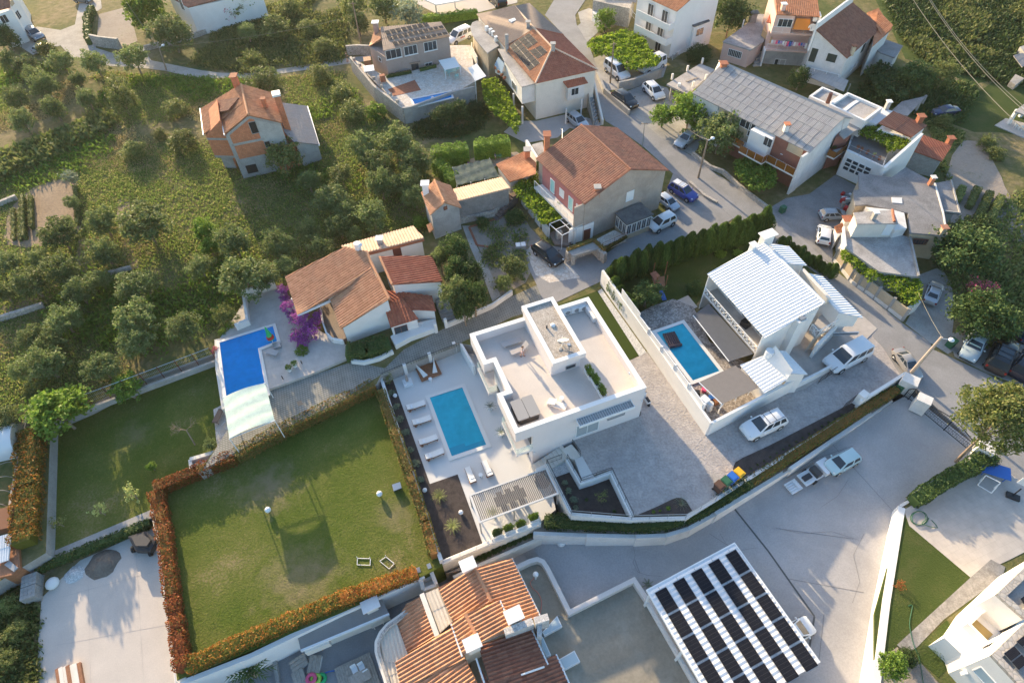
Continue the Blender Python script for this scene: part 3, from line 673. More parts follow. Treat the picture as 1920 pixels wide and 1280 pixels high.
 if kind=='suv':
  for s in (-1,1):D['roof_rail%d'%s]=(MB().tube([(rt*.95,s*wt_*.88,H+.01),(rt*.9,s*wt_*.88,H+.07),(ft*.8-.1,s*wt_*.88,H+.07),(ft*.9,s*wt_*.86,H+.01)],.025,5),None)
  D['crossbar']=(MB().tube([(rt*.4,-wt_*.9,H+.09),(rt*.4,wt_*.9,H+.09)],.025,5),None);D['crossbar_']=(MB().tube([(ft*.2,-wt_*.9,H+.09),(ft*.2,wt_*.9,H+.09)],.025,5),None)
 rw=.32 if kind in ('hatch','small') else .345;ty=MB();ri=MB();wl=.2
 def ring(m_,r0,r1,y0,y1,n=18):
  vs=[]
  for r_,y in ((r0,y0),(r1,y0),(r1,y1),(r0,y1)):
   for k in range(n):a=6.28318*k/n;vs.append((math.cos(a)*r_,y,math.sin(a)*r_))
  m_.add(vs,[(j*n+k,j*n+(k+1)%n,((j+1)%4)*n+(k+1)%n,((j+1)%4)*n+k) for j in range(4) for k in range(n)])
 ring(ty,rw*.6,rw,-wl/2,wl/2);ri.tube([(0,-wl*.42,0),(0,wl*.42,0)],rw*.62,14)
 for k in range(5):
  a=6.283*k/5
  for s in (-1,1):ri.tube([(0,s*wl*.45,0),(math.cos(a)*rw*.58,s*wl*.45,math.sin(a)*rw*.58)],.035,4)
 arch=MB();arch.tube([(0,-.05,0),(0,.05,0)],rw*1.13,16)
 D2={}
 for k,(b_,sm) in D.items():D2[k]=b_.mesh(k.rstrip('_-0123456789'),[METW],smooth=sm)
 CM[kind]=(D2,ty.mesh('tyre',RUBBER,smooth=40),ri.mesh('rim',RIM),arch.mesh('wheel_arch',BLK),L,W,rw);return CM[kind]
PAINT={}
def paint(c):
 if c not in PAINT:
  m,t,b=nodes('car_paint');b.inputs['Base Color'].default_value=(*c,1);b.inputs['Roughness'].default_value=.28;b.inputs['Metallic'].default_value=.35 if max(c)-min(c)<.08 and .1<max(c)<.6 else 0
  b.inputs['Coat Weight'].default_value=.6;b.inputs['Coat Roughness'].default_value=.05;PAINT[c]=m
 return PAINT[c]
def car(kind,col,label,rear,front,cat='car',name='parked_car',z=0.0,group=None,roofcol=None,sx=None):
 """rear, front: sight points of the two ends at bumper height"""
 a,b=P(*rear,z+.5),P(*front,z+.5);mid=(a+b)/2;d=b-a;D,ty,ri,ar,L,W,rw=car_meshes(kind)
 k=d.length/L;k=max(.86,min(1.2,k)) if sx is None else sx
 o=local(name,label,cat,(mid.x,mid.y,z),group,math.atan2(d.y,d.x),k);pm=paint(col)
 for key,me in D.items():
  nm=key.rstrip('_-0123456789');q=inst(me,nm,o);mm=pm
  if 'window' in nm or nm=='windshield':mm=GLASS
  elif nm=='headlight':mm=LAMP
  elif nm=='taillight':mm=TAIL
  elif nm in ('grille','bumper'):mm=BLK
  elif nm in ('roof_rail','crossbar'):mm=METD
  q.material_slots[0].link='OBJECT';q.material_slots[0].material=mm
 for sxx in (-.30*L,.315*L):
  for sy in (-1,1):
   inst(ar,'wheel_arch',o,(sxx,sy*(W/2-.055),rw+.02));t_=inst(ty,'wheel',o,(sxx,sy*(W/2-.085),rw));inst(ri,'rim',t_)
 if roofcol:
  Lk,Wk,Hk,st,g=CARS[kind];mb=MB();x0,x1=g[1]*Lk,g[2]*Lk;mb.box(((x0+x1)/2,0,Hk-.012),(x1-x0)*.97,Wk*.62,.022);me=mb.mesh('roof_panel',paint(roofcol));inst(me,'roof_panel',o)
 return o
def lounger_meshes():
 f=MB()
 for s in (-.30,.30):f.par(V((-.95,s-.03,.26)),V((1.9,0,0)),V((0,.06,0)),V((0,0,.07)))
 for x in (-.9,-.45,0,.45,.9):f.par(V((x-.03,-.27,.27)),V((.06,0,0)),V((0,.54,0)),V((0,0,.05)))
 leg=MB().box((0,0,0),.06,.06,.27);wheel=MB().tube([(0,-.03,0),(0,.03,0)],.12,12)
 mtt=MB();mtt.par(V((-.20,-.30,.34)),V((1.15,0,0)),V((0,.60,0)),V((0,0,.09)));mtt.par(V((-.93,-.30,.50)),V((.735,0,-.16)),V((0,.60,0)),V((.018,0,.09)))
 tw=MB();tw.par(V((-.55,-.26,.52)),V((.22,0,-.05)),V((0,.42,0)),V((.01,0,.06)))
 back=MB();back.par(V((-.95,-.29,.44)),V((.75,0,-.16)),V((0,.58,0)),V((.01,0,.04)))
 return [x.mesh(n,m) for x,n,m in ((f,'frame',WOOD),(leg,'leg',WOOD),(wheel,'wheel',WOOD),(mtt,'mattress',FABW),(tw,'towel',METW),(back,'backrest',WOOD))]
LG=lounger_meshes()
def lounger(head,foot,z,label,group,towel=True):
 a,b=P(*head,z+.35),P(*foot,z+.35);mid=(a+b)/2;d=b-a
 o=local('sun_lounger',label,'sun lounger',(mid.x,mid.y,z),group,math.atan2(d.y,d.x),max(.85,min(1.15,d.length/1.95)))
 inst(LG[0],'frame',o);inst(LG[3],'mattress',o);inst(LG[5],'backrest',o)
 for x in (.85,-.2):
  for s in (-.27,.27):inst(LG[1],'leg',o,(x,s,0))
 for s in (-.33,.33):inst(LG[2],'wheel',o,(-.72,s,.12));inst(LG[1],'leg',o,(-.72,s*.82,0))
 if towel:inst(LG[4],'pillow',o)
 return o
def sling(head,foot,z,label,group,up=False):
 a,b=P(*head,z+.35),P(*foot,z+.35);mid=(a+b)/2;d=b-a;o=local('sling_lounger',label,'sun lounger',(mid.x,mid.y,z),group,math.atan2(d.y,d.x))
 f=MB();L=d.length/2
 for s in (-.33,.33):
  f.tube([(-L,s,.34),(L,s,.34)],.025,5)
  for x in (-L*.75,L*.8):f.tube([(x,s,.34),(x-.06,s,0)],.022,5)
 if up:
  for s in (-.33,.33):f.tube([(-L*.5,s,.34),(-L-.05,s,.95)],.022,5)
 f.tube([(-L,-.33,.34),(-L,.33,.34)],.02,5);f.tube([(L,-.33,.34),(L,.33,.34)],.02,5);inst(f.mesh('frame',GALV),'frame',o)
 c=MB();
 if up:c.par(V((-L*.5,-.31,.35)),V((L*1.5,0,0)),V((0,.62,0)),V((0,0,.03)));c.par(V((-L*.5,-.31,.35)),V((-L*.5-.05,0,.60)),V((0,.62,0)),V((.03,0,.01)))
 else:c.par(V((-L,-.31,.35)),V((2*L,0,0)),V((0,.62,0)),V((0,0,.03)))
 inst(c.mesh('sling',mat_('sling_fabric',(.42,.385,.37))),'sling',o);return o
def mat_(n,c):return MT.get(n) or plain(n,c,.85)
def chair_(p,rz,label,m,group=None,name='garden_chair'):
 o=local(name,label,'chair',p,group,rz);mb=MB().box((0,0,.42),.48,.48,.05);inst(mb.mesh('seat',m),'seat',o)
 mb=MB();mb.par(V((-.26,-.24,.45)),V((.05,0,0)),V((0,.48,0)),V((-.1,0,.42)));inst(mb.mesh('backrest',m),'backrest',o)
 lg_=MB().box((0,0,0),.05,.05,.42).mesh('leg',m)
 for x in (-.2,.2):
  for y in (-.2,.2):inst(lg_,'leg',o,(x,y,0))
 return o
def table_(p,rz,sx,sy,h,label,m,group=None,round_=False,name='table'):
 o=local(name,label,'table',p,group,rz);mb=MB().cyl((0,0,h-.05),sx/2,.05,20) if round_ else MB().box((0,0,h-.05),sx,sy,.05)
 inst(mb.mesh('tabletop',m),'tabletop',o);lg_=MB().box((0,0,0),.06,.06,h-.05).mesh('leg',m)
 for x in (-1,1):
  for y in (-1,1):inst(lg_,'leg',o,(x*sx*.36,y*sy*.36,0))
 return o
def potted(p,kind,label,pr=.28,phh=.4,r=.45,potm=None,group=None,tall=1.0,name='potted_plant'):
 o=local(name,label,'potted plant',p,group);mb=MB().cyl((0,0,0),pr*.75,phh,14,pr);inst(mb.mesh('pot',potm or METW,smooth=40),'pot',o)
 random.seed(int(p[0]*100));inst(random.choice(crowns(kind)),'foliage',o,(0,0,phh+r*.5*tall),(0,0,rnd()*6),(r,r,r*tall));return o
def planter(p,rz,L,W_,h_,kind,label,group,m=None,tall=1.0,n=2):
 o=local('planter_box',label,'planter',p,group,rz);mb=MB().box((0,0,0),L,W_,h_);inst(mb.mesh('box',m or METW),'box',o);inst(MB().box((0,0,h_),L*.84,W_*.74,.01).mesh('soil',BARK),'soil',o)
 random.seed(int(p[0]*77));
 for k in range(n):inst(random.choice(crowns(kind)),'plant',o,((k+.5-n/2)*L*.8/n,0,h_+.25*tall),(0,0,rnd()*6),(L*.36,W_*.8,.38*tall))
 return o
def palm_meshes(seed,n=26,L=1.0,droop=.5,w_=.13):
 random.seed(seed);mb=MB()
 for k in range(n):
  a=2.4*k+rnd()*.3;el=.15+.95*k/n;pts=[]
  for j in range(7):
   s=j/6;pts.append(V((math.cos(a)*math.cos(el)*L*s,math.sin(a)*math.cos(el)*L*s,math.sin(el)*L*s-droop*L*s*s*.8)))
  sd=V((-math.sin(a),math.cos(a),0))
  for j in range(1,6):
   for sg in (-1,1):
    q=pts[j];d=(pts[j+1]-pts[j-1]).normalized();tip=q+sd*sg*w_*L*(1.4-.15*j)+d*w_*L*1.3-V((0,0,w_*L*.35));mb.add([q-d*w_*L*.28,tip,q+d*w_*L*.28],[(0,1,2)])
  mb.tube(pts,.012*L,3,.003,cap=False)
 return mb
def palm(p,r,label,kind='palm',trunk_h=.3,m=None,seed=4,name='palm',cat='palm',group=None,n=26,droop=.5,w_=.13):
 o=local(name,label,cat,p,group);inst(MB().cyl((0,0,-.05),.12*r+.05,trunk_h+.05,8,.09*r+.04).mesh('trunk',POLE),'trunk',o)
 inst(palm_meshes(seed,n,r,droop,w_).mesh('crown',m or DARKL),'crown',o,(0,0,trunk_h));return o
def skin_obj(name,verts,edges,radii,m,parent,sub=2,flat=None):
 me=bpy.data.meshes.new(name);me.from_pydata(verts,edges,[]);me.materials.append(m)
 o=bpy.data.objects.new(name,me);COL.objects.link(o)
 if parent:o.parent=parent
 sm=o.modifiers.new('Skin','SKIN');sm.use_smooth_shade=True
 for i,r_ in enumerate(radii):
  d=me.skin_vertices[0].data[i];d.radius=r_ if isinstance(r_,tuple) else (r_,r_);d.use_root=(i==0)
 ss=o.modifiers.new('Sub','SUBSURF');ss.levels=sub;ss.render_levels=sub;return o
def person(p,rz,label,h=1.66,top=None,bottom=None,name='person',hat=False):
 o=local(name,label,'person',p,None,rz,h/1.70)
 vs=[(0,0,.93),(0,0,1.08),(.01,0,1.25),(.015,0,1.40),(.02,0,1.47),(.035,0,1.55),(.045,0,1.63),(.04,0,1.69),
  (0,.10,.90),(.10,.10,.50),(.06,.10,.09),(.20,.105,.035),(0,-.10,.90),(-.06,-.10,.50),(-.26,-.10,.16),(-.17,-.10,.06),
  (.01,.18,1.38),(-.02,.23,1.13),(.13,.20,.95),(.19,.19,.90),(.01,-.18,1.38),(.05,-.23,1.12),(.24,-.17,1.02),(.31,-.15,1.0)]
 ed=[(0,1),(1,2),(2,3),(3,4),(4,5),(5,6),(6,7),(0,8),(8,9),(9,10),(10,11),(0,12),(12,13),(13,14),(14,15),(3,16),(16,17),(17,18),(18,19),(3,20),(20,21),(21,22),(22,23)]
 ra=[.125,.105,.115,.10,.052,.062,.085,.055,.085,.058,.036,.03,.085,.058,.036,.03,.05,.038,.028,.024,.05,.038,.028,.024]
 skin_obj('body',vs,ed,ra,SKIN,o)
 for (hx,hy,hz,s) in ((.19,.19,.90,1),(.31,-.15,1.0,-1)):
  fv=[(hx,hy,hz)];fe=[];rr=[.02]
  for k in range(4):
   b_=len(fv);y=hy+s*(-.024+.016*k);ln=(.062,.075,.07,.055)[k];fv+=[(hx+.04,y,hz-.012),(hx+.04+ln*.5,y,hz-.03),(hx+.04+ln*.75,y,hz-.06)];fe+=[(0,b_),(b_,b_+1),(b_+1,b_+2)];rr+=[.0095,.0085,.007]
  b_=len(fv);fv+=[(hx+.015,hy-s*.035,hz),(hx+.045,hy-s*.05,hz-.012)];fe+=[(0,b_),(b_,b_+1)];rr+=[.011,.009]
  skin_obj('hand',fv,fe,rr,SKIN,o,1)
 skin_obj('shirt',[(0,0,.98),(0,0,1.10),(.01,0,1.26),(.015,0,1.395),(.01,.17,1.37),(0,.215,1.26),(.01,-.17,1.37),(.03,-.215,1.26)],[(0,1),(1,2),(2,3),(3,4),(4,5),(3,6),(6,7)],[.135,.12,.127,.11,.063,.055,.063,.055],top or METW,o)
 skin_obj('shorts',[(0,0,.97),(0,.10,.88),(.055,.105,.68),(0,-.10,.88),(-.035,-.105,.68)],[(0,1),(1,2),(0,3),(3,4)],[.137,.105,.095,.105,.095],bottom or CLOTHP,o)
 hv=MB().ball((.022,0,1.655),.112,14,10,1.05);me=hv.mesh('hair',HAIR,smooth=80)
 for v_ in me.vertices:
  if v_.co.x>.07 and v_.co.z<1.70:v_.co.x=.06+(v_.co.x-.07)*.1
 inst(me,'hair',o);skin_obj('ponytail',[(-.08,0,1.66),(-.14,0,1.58),(-.13,0,1.44)],[(0,1),(1,2)],[.045,.05,.02],HAIR,o,1)
 f=MB();f.ball((.135,0,1.60),.018,6,5)
 for s in (-1,1):f.ball((.045,s*.088,1.61),.024,6,5,1.3)
 inst(f.mesh('nose_and_ears',SKIN,smooth=80),'face',o);ey=MB()
 for s in (-1,1):ey.ball((.122,s*.032,1.63),.012,6,5)
 ey.par(V((.118,-.02,1.565)),V((.012,0,0)),V((0,.04,0)),V((0,0,.008)));inst(ey.mesh('eyes_and_mouth',TAIL),'eyes',o)
 sh_=MB();sh_.box((.135,.105,0),.25,.09,.05);sh_.par(V((-.29,-.145,.10)),V((.20,0,-.10)),V((0,.09,0)),V((.02,0,.04)));inst(sh_.mesh('sandals',TERRA),'sandals',o)
 return o
# ================================================================== THE SETTING
GL,GR,GB=P(1700,735,0),P(1838,842,0),P(1030,1020,-4.0)
_n=(GR-GL).cross(GB-GL).normalized();
if _n.z<0:_n=-_n
def Y(u,v):
 d=ray(u,v);return CAMP+d*(_n.dot(GL-CAMP)/_n.dot(d))
def yz(p):return GL.z-(_n.x*(p.x-GL.x)+_n.y*(p.y-GL.y))/_n.z
def px(z,*uv):return [P(u,v,z) for u,v in uv]
def fp(f,z,*uv):return [f(u,v,z) for u,v in uv]
def sheet(name,m,pts,z=None,t=.25):
 pts=[V(p) for p in pts];mb=MB()
 if z is None:mb.slab(pts,t)
 else:mb.prism(pts,z-t,z)
 return mb.single(name,m,kind='structure')
LD,LL,LP,LC,LT=-1.6,-1.4,-5.0,-2.0,-3.4     # levels: pool terrace, lawns, lower patio, lower yard, roof terrace
low=px(0,(95,792),(165,762),(245,720),(408,660),(414,700),(424,748),(432,800),(372,886),(440,850),(530,806),(640,753),(706,720),(714,703),(860,643))+ \
 px(0,(960,660),(1050,815),(1074,820),(1112,892),(1146,879),(1187,965),(1285,967),(1340,934),(1480,848),(1680,724),(1703,712),(1715,726),(1838,842),(1852,852),(1700,945),(1690,960),(1660,1130),(1640,1280),(1622,1450))+ \
 [V((24,-30,0)),V((-70,-30,0)),V((-75,8,0))]+px(0,(-100,1150),(86,1036))
mb=MB();outer=[V((-420,-120,0)),V((420,-120,0)),V((420,620,0)),V((-420,620,0))]
t_=tessellate_polygon([outer,[V(p) for p in low]]);allp=outer+[V(p) for p in low];fs=[]
for q in t_:
 A,B,C=(allp[i] for i in q);fs.append(tuple(q) if (B-A).cross(C-A).z>0 else tuple(q)[::-1])
mb.add(allp,fs);mb.single('ground',FIELD,kind='structure')
mb=MB();n=len(low);mb.add(low+[xy(p,-7) for p in low],[(i,(i+1)%n,(i+1)%n+n,i+n) for i in range(n)]);mb.single('embankment',CONC,kind='structure')
sheet('lower_ground',PATIO if 0 else mat('grey_patio_floor',(.27,.265,.27),.85,.10,.5,9,.2,(.2,.2,.2),.4),[V((-120,-60,0)),V((60,-60,0)),V((60,45,0)),V((-120,45,0))],LP,.3)
sheet('lawn',LAWN,px(LL,(93,800),(160,768),(245,725),(410,664),(424,748),(434,803),(374,890),(292,934),(294,966),(86,1037)),LL,5)
sheet('lawn',LAWN,px(LL,(288,930),(374,888),(440,852),(530,810),(640,757),(708,722),(722,745),(830,1060),(792,1080),(640,1148),(332,1275)),LL,5)
sheet('field',FIELD,[P(86,1034,LC),P(288,958,LC),P(292,932,LC),P(335,1275,LC),P(350,1420,LC),V((-70,-40,0)),P(-200,1200,LC)],LC-.03,4)
sheet('yard_slab',PALEC,px(LC,(78,1120),(150,1050),(296,985),(300,1000),(342,1275),(352,1400),(66,1400),(72,1200)),LC,.2)
sheet('kerb_strip',CONC,px(LL,(84,1040),(292,952),(296,966),(190,1010),(84,1058),(0,1100),(0,1086)),LL+.05,1.6)
sheet('pool_terrace',TERR,px(LD,(713,707),(862,645),(1000,700),(1060,830),(1005,880),(1026,872),(1042,955),(1014,977),(830,1056)),LD,4)
sheet('mulch_bed',BARK,px(LD,(718,718),(734,704),(806,907),(858,889),(906,1022),(832,1052)),LD+.03,.1)
pool_n=px(LD,(806.1,746),(866.7,726.7),(911.8,833.7),(847.4,855.6))
yard_top=[Y(1704,738),Y(1838,842),Y(1690,948),Y(1640,1280),Y(1625,1430),Y(1330,1400),Y(1185,1092),Y(1070,1145),Y(1010,1062),Y(980,1040),Y(985,1028),Y(1024,1007),Y(1100,1011),Y(1192,1014),Y(1252,1012),Y(1290,1000),Y(1342,970),Y(1480,886),Y(1668,758)]
mb=MB();mb.prism(yard_top,-7);mb.single('yard',YARD,kind='structure')
def strip(pts,w_,m,name,t=.02,up=.012):
 mb=MB()
 for i in range(len(pts)-1):
  a,b=pts[i],pts[i+1];d=V((b.x-a.x,b.y-a.y,0)).normalized();n=V((-d.y,d.x,0))*w_/2;U=V((0,0,up));mb.quad(a-n+U,b-n+U,b+n+U,a+n+U)
 return mb.single(name,m,kind='structure')
strip([Y(1372,947),Y(1440,1032),Y(1527,1155),Y(1518,1210),Y(1500,1260)],.16,plain('drain_grey',(.10,.10,.10),.8),'drain_channel')
CRK=plain('crack_line',(.22,.21,.205),.95)
sheet('forecourt',PATIO,fp(wt,.05,(640,860),(820,640),(900,560),(1170,600),(1260,680),(1180,760),(900,1000),(770,1090),(640,1130)),.075,.3)
for pts in (((1187,1020),(1191,1040),(1187,1055),(1196,1072),(1215,1078),(1240,1080)),((1350,1000),(1362,1020),(1385,1032),(1420,1026)),((1620,1000),(1600,1040),(1612,1090),(1598,1130)),((1460,990),(1500,1000),(1560,996),(1610,1012)),((1540,950),(1570,930),(1590,900))):strip([Y(*p) for p in pts],.025,CRK,'crack',up=.022)
for pts in (((110,1120),(330,1060)),((100,1210),(345,1165)),((165,1075),(170,1290)),((255,1030),(270,1290))):strip([P(*p,LC) for p in pts],.03,PATIO,'slab_joint',up=.01)
for i,(a,b) in enumerate((((1560,832),(1690,975)),((1500,870),(1600,835)),((1190,1048),(1200,1075)),((1385,1035),(1330,1000)),((1480,1085),(1620,1110)),((1545,1150),(1535,1240)),((1455,990),(1600,1010)))):
 strip([Y(*a),Y(*b)],.04,CRK,'slab_joint',up=.008+.002*i)
sheet('driveway',STAMP,px(.03,(1178,676),(1213,659),(1324,816),(1545,702),(1622,628),(1652,612),(1694,700),(1680,724),(1480,846),(1340,933),(1285,966),(1187,964),(1146,879),(1112,891),(1072,820),(1195,780)),.03,.3)
sheet('artificial_lawn',TURF,px(.03,(1040,575),(1120,545),(1199,667),(1178,677),(1100,600)),.03,.2)
sheet('pebble_strip',PEBBLE,px(.04,(1121,546),(1128,541),(1212,660),(1199,668)),.04,.2)
sheet('mulch_bed',BARK,px(.07,(1374,878),(1379,866),(1392,858),(1440,836),(1597,755),(1608,762),(1440,868),(1395,894),(1382,896)),.07,.1)
sheet('mulch_bed',BARK,fp(pg,.07,(1345,577),(1480,520),(1600,462),(1635,450),(1672,452),(1705,472),(1752,548),(1700,582)),.07,.1)
sheet('block_paved_lane',GRASSPAV,px(.03,(424,752),(504,728),(583,704),(660,678),(722,690),(757,655),(820,622),(923,572),(1008,534),(1023,576),(960,594),(862,643),(714,702),(640,751),(530,804),(440,848),(380,880),(430,800)),.03,.3)
sheet('concrete_lane',ASPH,px(.035,(1006,533),(985,490),(1000,455),(1090,470),(1130,480),(1180,445),(1230,420),(1250,405),(1245,370),(1262,325),(1290,330),(1340,362),(1385,402),(1330,440),(1240,480),(1160,525),(1125,528),(1023,576)),.035,.3)
sheet('road',ASPH,fp(C0,.05,(330,-40),(240,110),(370,250),(500,400),(600,520),(590,640),(640,780),(680,880),(780,940),(960,1070),(1180,1270))+fp(C1,.05,(1330,110),(1480,235),(1590,330),(1700,430),(1862,560))+fp(D1,.05,(120,570),(280,690),(460,830),(600,990),(700,1110),(770,1215))+px(.05,(1655,650),(1690,706),(1712,722),(1836,840),(1870,870),(1960,930),(1960,760),(1850,700),(1750,655))+fp(D1,.05,(1180,1250),(980,1110),(720,900),(520,750),(450,680),(180,430),(0,280))+fp(C1,.05,(1740,180),(1480,20))+fp(C0,.05,(1440,1230),(1300,1130),(1080,1000),(1000,930),(850,810),(760,740),(660,640),(640,560),(600,440),(560,330),(470,180),(460,110),(560,-40)),.05,.3)
sheet('forecourt',CONC,fp(C0,.045,(850,810),(1080,1000),(1310,1130),(1350,1080),(1400,960),(1220,780),(1130,640),(1000,600),(770,690),(690,690)),.045,.3)
sheet('forecourt',mat('dark_forecourt',(.26,.25,.245),.95,.14,.5,8,.3,(.18,.17,.17),.5),fp(D1,.04,(-20,290),(130,200),(300,170),(490,30),(640,110),(640,300),(560,440),(470,560),(470,690)),.04,.3)  # darker grey than the other forecourts
sheet('forecourt',CONC,fp(D1,.04,(1090,760),(1250,700),(1330,800),(1360,1000),(1340,1180),(1380,1290),(1310,1330),(1180,1250),(1000,1110),(1060,1000)),.04,.3)
sheet('parking_apron',CONC,px(.045,(1780,625),(1850,612),(1960,650),(1960,740),(1850,698),(1790,668)),.045,.3)
sheet('house_forecourt',mat('pale_forecourt',(.44,.39,.36),.9,.08,.6,8,.2),fp(C0,.03,(-60,960),(30,880),(180,880),(400,830),(560,860),(660,900),(560,960),(420,930),(330,1000),(100,1040)),.03,.3)
sheet('vine_parking',CONC,fp(C0,.03,(560,440),(700,380),(1000,400),(1130,470),(1100,560),(960,610),(780,650),(690,660),(610,540)),.03,.3)
sheet('concrete_yard',CONC,fp(C0,.03,(410,240),(500,170),(480,90),(560,60),(700,110),(620,240),(520,330)),.03,.3)
sheet('upper_yard',PALEC,fp(B0,.03,(1050,-40),(1230,60),(1370,130),(1520,110),(1620,90),(1900,20),(1900,-40)),.03,.3)
sheet('lane',PATHM,fp(A0,.03,(590,-30),(560,100),(545,180),(440,220),(270,195),(190,240),(100,310),(240,400),(440,330),(520,420),(640,420),(800,480),(960,490),(1080,500),(1200,515),(1400,560),(1560,572),(1840,570))+fp(B0,.03,(190,535),(420,500),(660,465),(830,440),(840,400),(650,425),(420,460),(190,500))+fp(A0,.03,(1850,535),(1600,530),(1450,510),(1300,480),(1100,440),(1060,380),(1080,330),(1000,350),(860,400),(700,350),(690,320),(650,180),(640,130),(740,60),(730,-30)),.03,.3)
sheet('walled_garden',DIRT,fp(A0,.03,(720,105),(890,60),(960,150),(1000,300),(870,350),(700,320)),.03,.2)
sheet('garden_soil',SOIL,fp(A1,.03,(250,120),(420,60),(560,80),(590,420),(500,520),(200,560),(60,540),(30,480),(60,300),(150,190)),.03,.2)
sheet('garden_soil',DIRT,fp(D0,.03,(1340,1130),(1420,1020),(1560,1030),(1700,1290))+fp(D1,.03,(1720,110),(1840,330),(1900,520),(1700,500),(1560,420),(1330,380),(1290,60)),.03,.2)
sheet('courtyard_soil',DIRT,fp(sh,.03,(580,1080),(870,1000),(1000,930),(1150,900),(1240,1080),(1396,1240),(1500,1400),(1700,1500))+px(.03,(1000,500),(985,530),(930,560),(905,480)),.03,.2)
sheet('garden_path',PATHM,fp(B1,.035,(1500,400),(1560,400),(1590,520),(1680,680),(1780,910),(1720,950),(1650,760),(1560,560)),.035,.2)
sheet('side_slab',PATIO,px(.03,(1695,955),(1740,930),(1830,880),(1920,840),(1990,860),(1990,1000),(1890,1050),(1820,1082),(1705,985)),.03,.3)
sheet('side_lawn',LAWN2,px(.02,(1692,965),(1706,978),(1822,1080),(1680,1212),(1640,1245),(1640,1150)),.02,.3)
sheet('side_path',mat('lichen_path',(.27,.255,.245),.95,.2,1.6,7,.4,(.14,.13,.125),.6),px(.035,(1822,1080),(1858,1048),(1885,1062),(1880,1080),(1770,1160),(1720,1212),(1700,1225),(1682,1208)),.035,.3)
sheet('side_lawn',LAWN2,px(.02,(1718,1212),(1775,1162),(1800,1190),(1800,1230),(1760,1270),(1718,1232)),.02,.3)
sheet('side_ground',DIRT,px(.02,(1640,1245),(1682,1212),(1718,1232),(1765,1285),(1765,1400),(1640,1400)),.02,.3)
for q,w0 in (([A1(905,200,0),A1(895,330,0),A1(930,520,0),A1(960,720,0)],1.6),([A1(640,480,0),A1(615,640,0),A1(650,780,0)],2.2),([A1(-40,1060,0),A1(110,1000,0),A1(260,985,0)],2.5)):strip(q,w0,SOIL,'bare_track',up=.035)
sheet('stone_court',CRAZY,px(.045,(985,470),(1010,450),(1075,505),(1088,520),(1030,530),(1004,515)),.045,.2)
for x,y in ((562,756),(1022,570)):sheet('manhole_cover',POLE,[P(x+a,y+b,.05) for a,b in ((-6,-3),(3,-6),(6,2),(-3,5))],.05,.1)
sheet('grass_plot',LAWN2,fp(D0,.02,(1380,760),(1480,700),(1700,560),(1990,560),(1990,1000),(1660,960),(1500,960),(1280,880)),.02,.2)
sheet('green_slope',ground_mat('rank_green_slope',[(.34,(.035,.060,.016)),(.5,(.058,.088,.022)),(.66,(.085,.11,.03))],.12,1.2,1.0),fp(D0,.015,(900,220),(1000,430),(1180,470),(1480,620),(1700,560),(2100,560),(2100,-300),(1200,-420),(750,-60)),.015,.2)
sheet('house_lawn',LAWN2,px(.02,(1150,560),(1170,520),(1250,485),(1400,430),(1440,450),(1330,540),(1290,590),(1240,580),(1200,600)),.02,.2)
# ================================================================== MODERN VILLA
def build_pool(name,pts,z,depth,coping,lining,label,cw=.35,cm=None,steps=None,lip=.03):
 """sunken pool: pts = inner water corners; coping ring on top, lined basin, steps, water surface"""
 pts=[xy(V(p),z) for p in pts];o=thing(name,label,'swimming pool',sum(pts,V())/len(pts))
 out=inset(pts,-cw);n=len(pts);mb=MB()
 a=[xy(p,z+lip+.05) for p in out];b=[xy(p,z+lip+.05) for p in pts];a2=[xy(p,z-.02) for p in out];b2=[xy(p,z-.25) for p in pts]
 mb.add(a+b+a2+b2,[q for i in range(n) for q in (((i),(i+1)%n,n+(i+1)%n,n+i),(2*n+i,2*n+(i+1)%n,(i+1)%n,i),(n+i,n+(i+1)%n,3*n+(i+1)%n,3*n+i))]);mb.part('coping',coping,o)
 mb=MB();t=[xy(p,z+lip+.02) for p in pts];f=[xy(p,z+.012) for p in pts]
 mb.add(t+f,[(i,(i+1)%n,(i+1)%n+n,i+n)[::-1] for i in range(n)]);mb.ngon(f);mb.part('basin',lining,o)
 if steps:
  for st in steps:MB().prism(st[0],z+.013,z+st[1]).part('step',st[2],o)
 MB().ngon([xy(p,z+lip+.01) for p in inset(pts,.001)]).part('water',WATER,o);return o
vz=5.3
Q1,Q2,Q3,Q4=vl(78,325,vz),vl(920,70,vz),vl(1325,700,vz),vl(400,1025,vz)
Q1=Q4+(Q1-Q4).normalized()*(Q2-Q3).length*1.0 if False else Q1
VA=(Q3-Q4).normalized();VB=(Q1-Q4).normalized()           # along the front, along the left side
def vq(u,v,z=0.0):return xy(Q4+VA*u+VB*v,z)                  # villa coordinates, metres from the front left corner
LV=(Q1-Q4).length;WV=(Q3-Q4).length;Q2=vq(WV,LV,vz)
villa=thing('modern_villa','two storey modern white villa with roof terrace and gravel topped stair tower','house',vq(WV/2,LV/2))
n1,n2,dn=LV*.37,LV*.665,1.0
outl=[vq(0,0),vq(WV,0),vq(WV,LV),vq(0,LV),vq(0,n2),vq(dn,n2),vq(dn,n1),vq(0,n1)]
ins=1.7
MB().prism([vq(ins,.02),vq(WV,.02),vq(WV,LV),vq(ins,LV)],-4,4.05).part('wall',LILAC,villa)
for a,b in ((.02,n1),(n2,LV)):MB().prism([vq(.02,a),vq(ins+.004,a),vq(ins+.004,b),vq(.02,b)],3.75,4.05).part('eaves_slab',LILAC,villa)
MB().prism([vq(dn,n1-.003),vq(ins+.005,n1-.003),vq(ins+.005,n2+.003),vq(dn,n2+.003)],-4,4.04).part('wall',LILAC,villa)
mb=MB().pwall([xy(p,0) for p in inset(outl,.21)],.42,3.7,vz,closed=True);mb.part('parapet',LILAC,villa)
